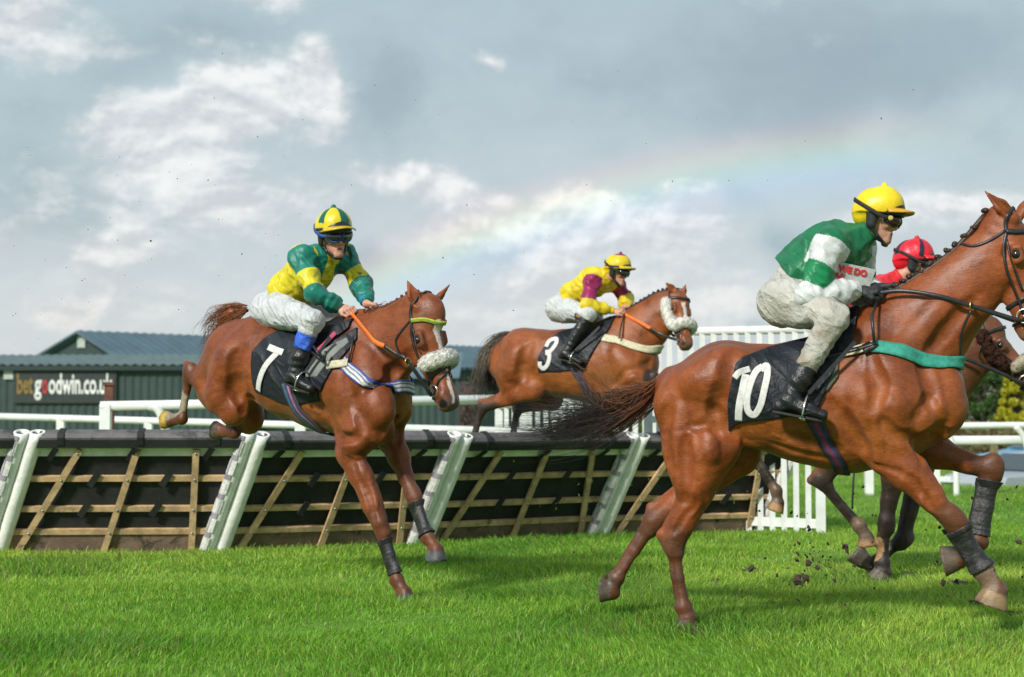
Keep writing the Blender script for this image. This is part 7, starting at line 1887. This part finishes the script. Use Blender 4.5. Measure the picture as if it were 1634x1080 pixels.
# ================================================================ mud and turf thrown up by the hooves
M_MUD = pmat('mud_clod', (.055, .036, .026), rough=.95, var=.4, vscale=60)
M_BIT = pmat('grass_bit', (.20, .33, .05), rough=.8, var=.3)
def clods():
    r = np.random.default_rng(31); protos = []
    for k in range(5):
        V, F = sphere((0, 0, 0), 1, 12, 9); V = V * (1 + .45 * snoise(V, 1.9, 200 + k) + .35 * snoise(V, 5, 210 + k)).clip(.25, 2)[:, None] * r.uniform(.55, 1.2, 3)
        m_ = Mesh(); m_.add(V, F); me = m_.mesh('clod', False); me.materials.append(M_MUD); protos.append(me)
    m_ = Mesh(); m_.tube(crom([(-1, 0, 0), (0, .1, .35), (1, 0, .2)], 4), [.06, .10, .12, .12, .12, .12, .10, .08, .03], 4); bit = m_.mesh('grass_bit'); bit.materials.append(M_BIT)
    def put(px, py, Y, rad, big=False, green=False):
        p = at(px, py, Y); o = bpy.data.objects.new('grass_clipping' if green else 'mud_clod', bit if green else protos[r.integers(0, 5)]); COL.objects.link(o)
        o.location = p; s = rad; o.scale = (s * r.uniform(.8, 1.5), s, s * r.uniform(.6, 1.1)); o.rotation_euler = tuple(r.uniform(0, 6.28, 3))
        if green: tag(o, 'loose blade of cut grass flying up in front of the hurdles', 'grass clipping', 'blades of grass thrown up by the horses')
        elif big is True: tag(o, 'small clod of mud and turf kicked up near the hooves of the galloping horses', 'clod', 'clods of mud thrown up near the hooves')
        else: tag(o, 'tiny dark fleck of flying mud against the sky', 'mud fleck', 'flecks of mud flying against the sky')
    spots = [(1274, 926, 9.0, .030), (1285, 921, 9, .018), (1510, 848, 9.3, .026), (1500, 842, 9.3, .014), (1348, 872, 11.2, .024), (1352, 880, 11.2, .016), (1290, 898, 9.4, .020), (1272, 894, 9.4, .016), (1305, 905, 9.4, .014),
             (1198, 908, 9.1, .016), (1332, 925, 9.2, .014), (1527, 927, 8.9, .013), (1562, 950, 8.7, .012), (1570, 958, 8.7, .014), (1625, 865, 9, .014), (1553, 795, 9, .013), (1580, 895, 9, .010), (1505, 930, 9, .014), (1362, 903, 9.5, .008)]
    for q in spots: put(*q, True)
    for i in range(90):
        a = abs(r.normal()) ; px = r.uniform(1180, 1634); py = r.uniform(775, 985); put(px, py, r.uniform(8.3, 10.5), .0025 + .0055 * r.uniform() ** 2, True)
    for i in range(44): put(r.normal(1300, 35), r.normal(885, 28), r.uniform(8.8, 9.8), .003 + .008 * r.uniform() ** 2, True)
    for i in range(14): put(r.normal(1045, 50), r.uniform(870, 960), r.uniform(8.8, 9.8), .003 + .004 * r.uniform(), True)
    sky = [(44, 235, 2), (241, 384, 5), (332, 287, 3), (115, 209, 2), (342, 156, 2.5), (355, 85, 2), (598, 136, 2.5), (620, 75, 1.5), (700, 182, 2), (613, 211, 1.5), (561, 295, 2), (707, 411, 4), (756, 438, 3), (667, 442, 2), (745, 327, 3), (191, 250, 2),
           (158, 250, 2), (306, 262, 1.5), (283, 285, 2), (222, 321, 2), (188, 383, 2.5), (72, 414, 2), (106, 427, 2), (131, 447, 2), (199, 439, 2), (218, 459, 1.5), (285, 494, 2), (386, 405, 3), (349, 350, 2), (444, 375, 2), (411, 218, 2), (600, 250, 1.5), (484, 191, 2),
           (936, 295, 3), (1073, 289, 2.5), (1163, 288, 2), (975, 320, 2.5), (1019, 349, 2), (1406, 189, 3.5), (1457, 143, 2.5), (986, 113, 1.5), (913, 194, 1.5), (1285, 225, 2), (1031, 229, 1.5), (1112, 188, 1.5), (836, 402, 2), (1225, 288, 1.5), (1289, 280, 1.5), (876, 376, 1.5),
           (819, 495, 2), (1542, 313, 1.5), (1601, 295, 1.5), (59, 317, 2), (176, 347, 1.5), (99, 382, 1.5), (162, 365, 1.5), (25, 500, 2), (61, 449, 1.5), (242, 413, 1.5), (505, 98, 1.5), (663, 160, 1.5), (523, 175, 1.5)]
    for px, py, q in sky: put(px, py, r.uniform(8.5, 10.5), q * .0013)
    for i in range(34): put(r.uniform(20, 480), r.uniform(230, 560), r.uniform(8.5, 11), .0016 + .001 * r.uniform())
    for (px, py) in ((747, 603), (700, 560), (250, 768), (1006, 773), (888, 803), (1172, 800), (862, 807), (1210, 750), (955, 845), (1135, 722), (985, 830), (1035, 765)): put(px, py, 11.5, .012, False, True)
    for i in range(30): put(r.uniform(820, 1130), r.uniform(715, 860), r.uniform(10, 12.5), .006 + .006 * r.uniform(), False, True)
clods()
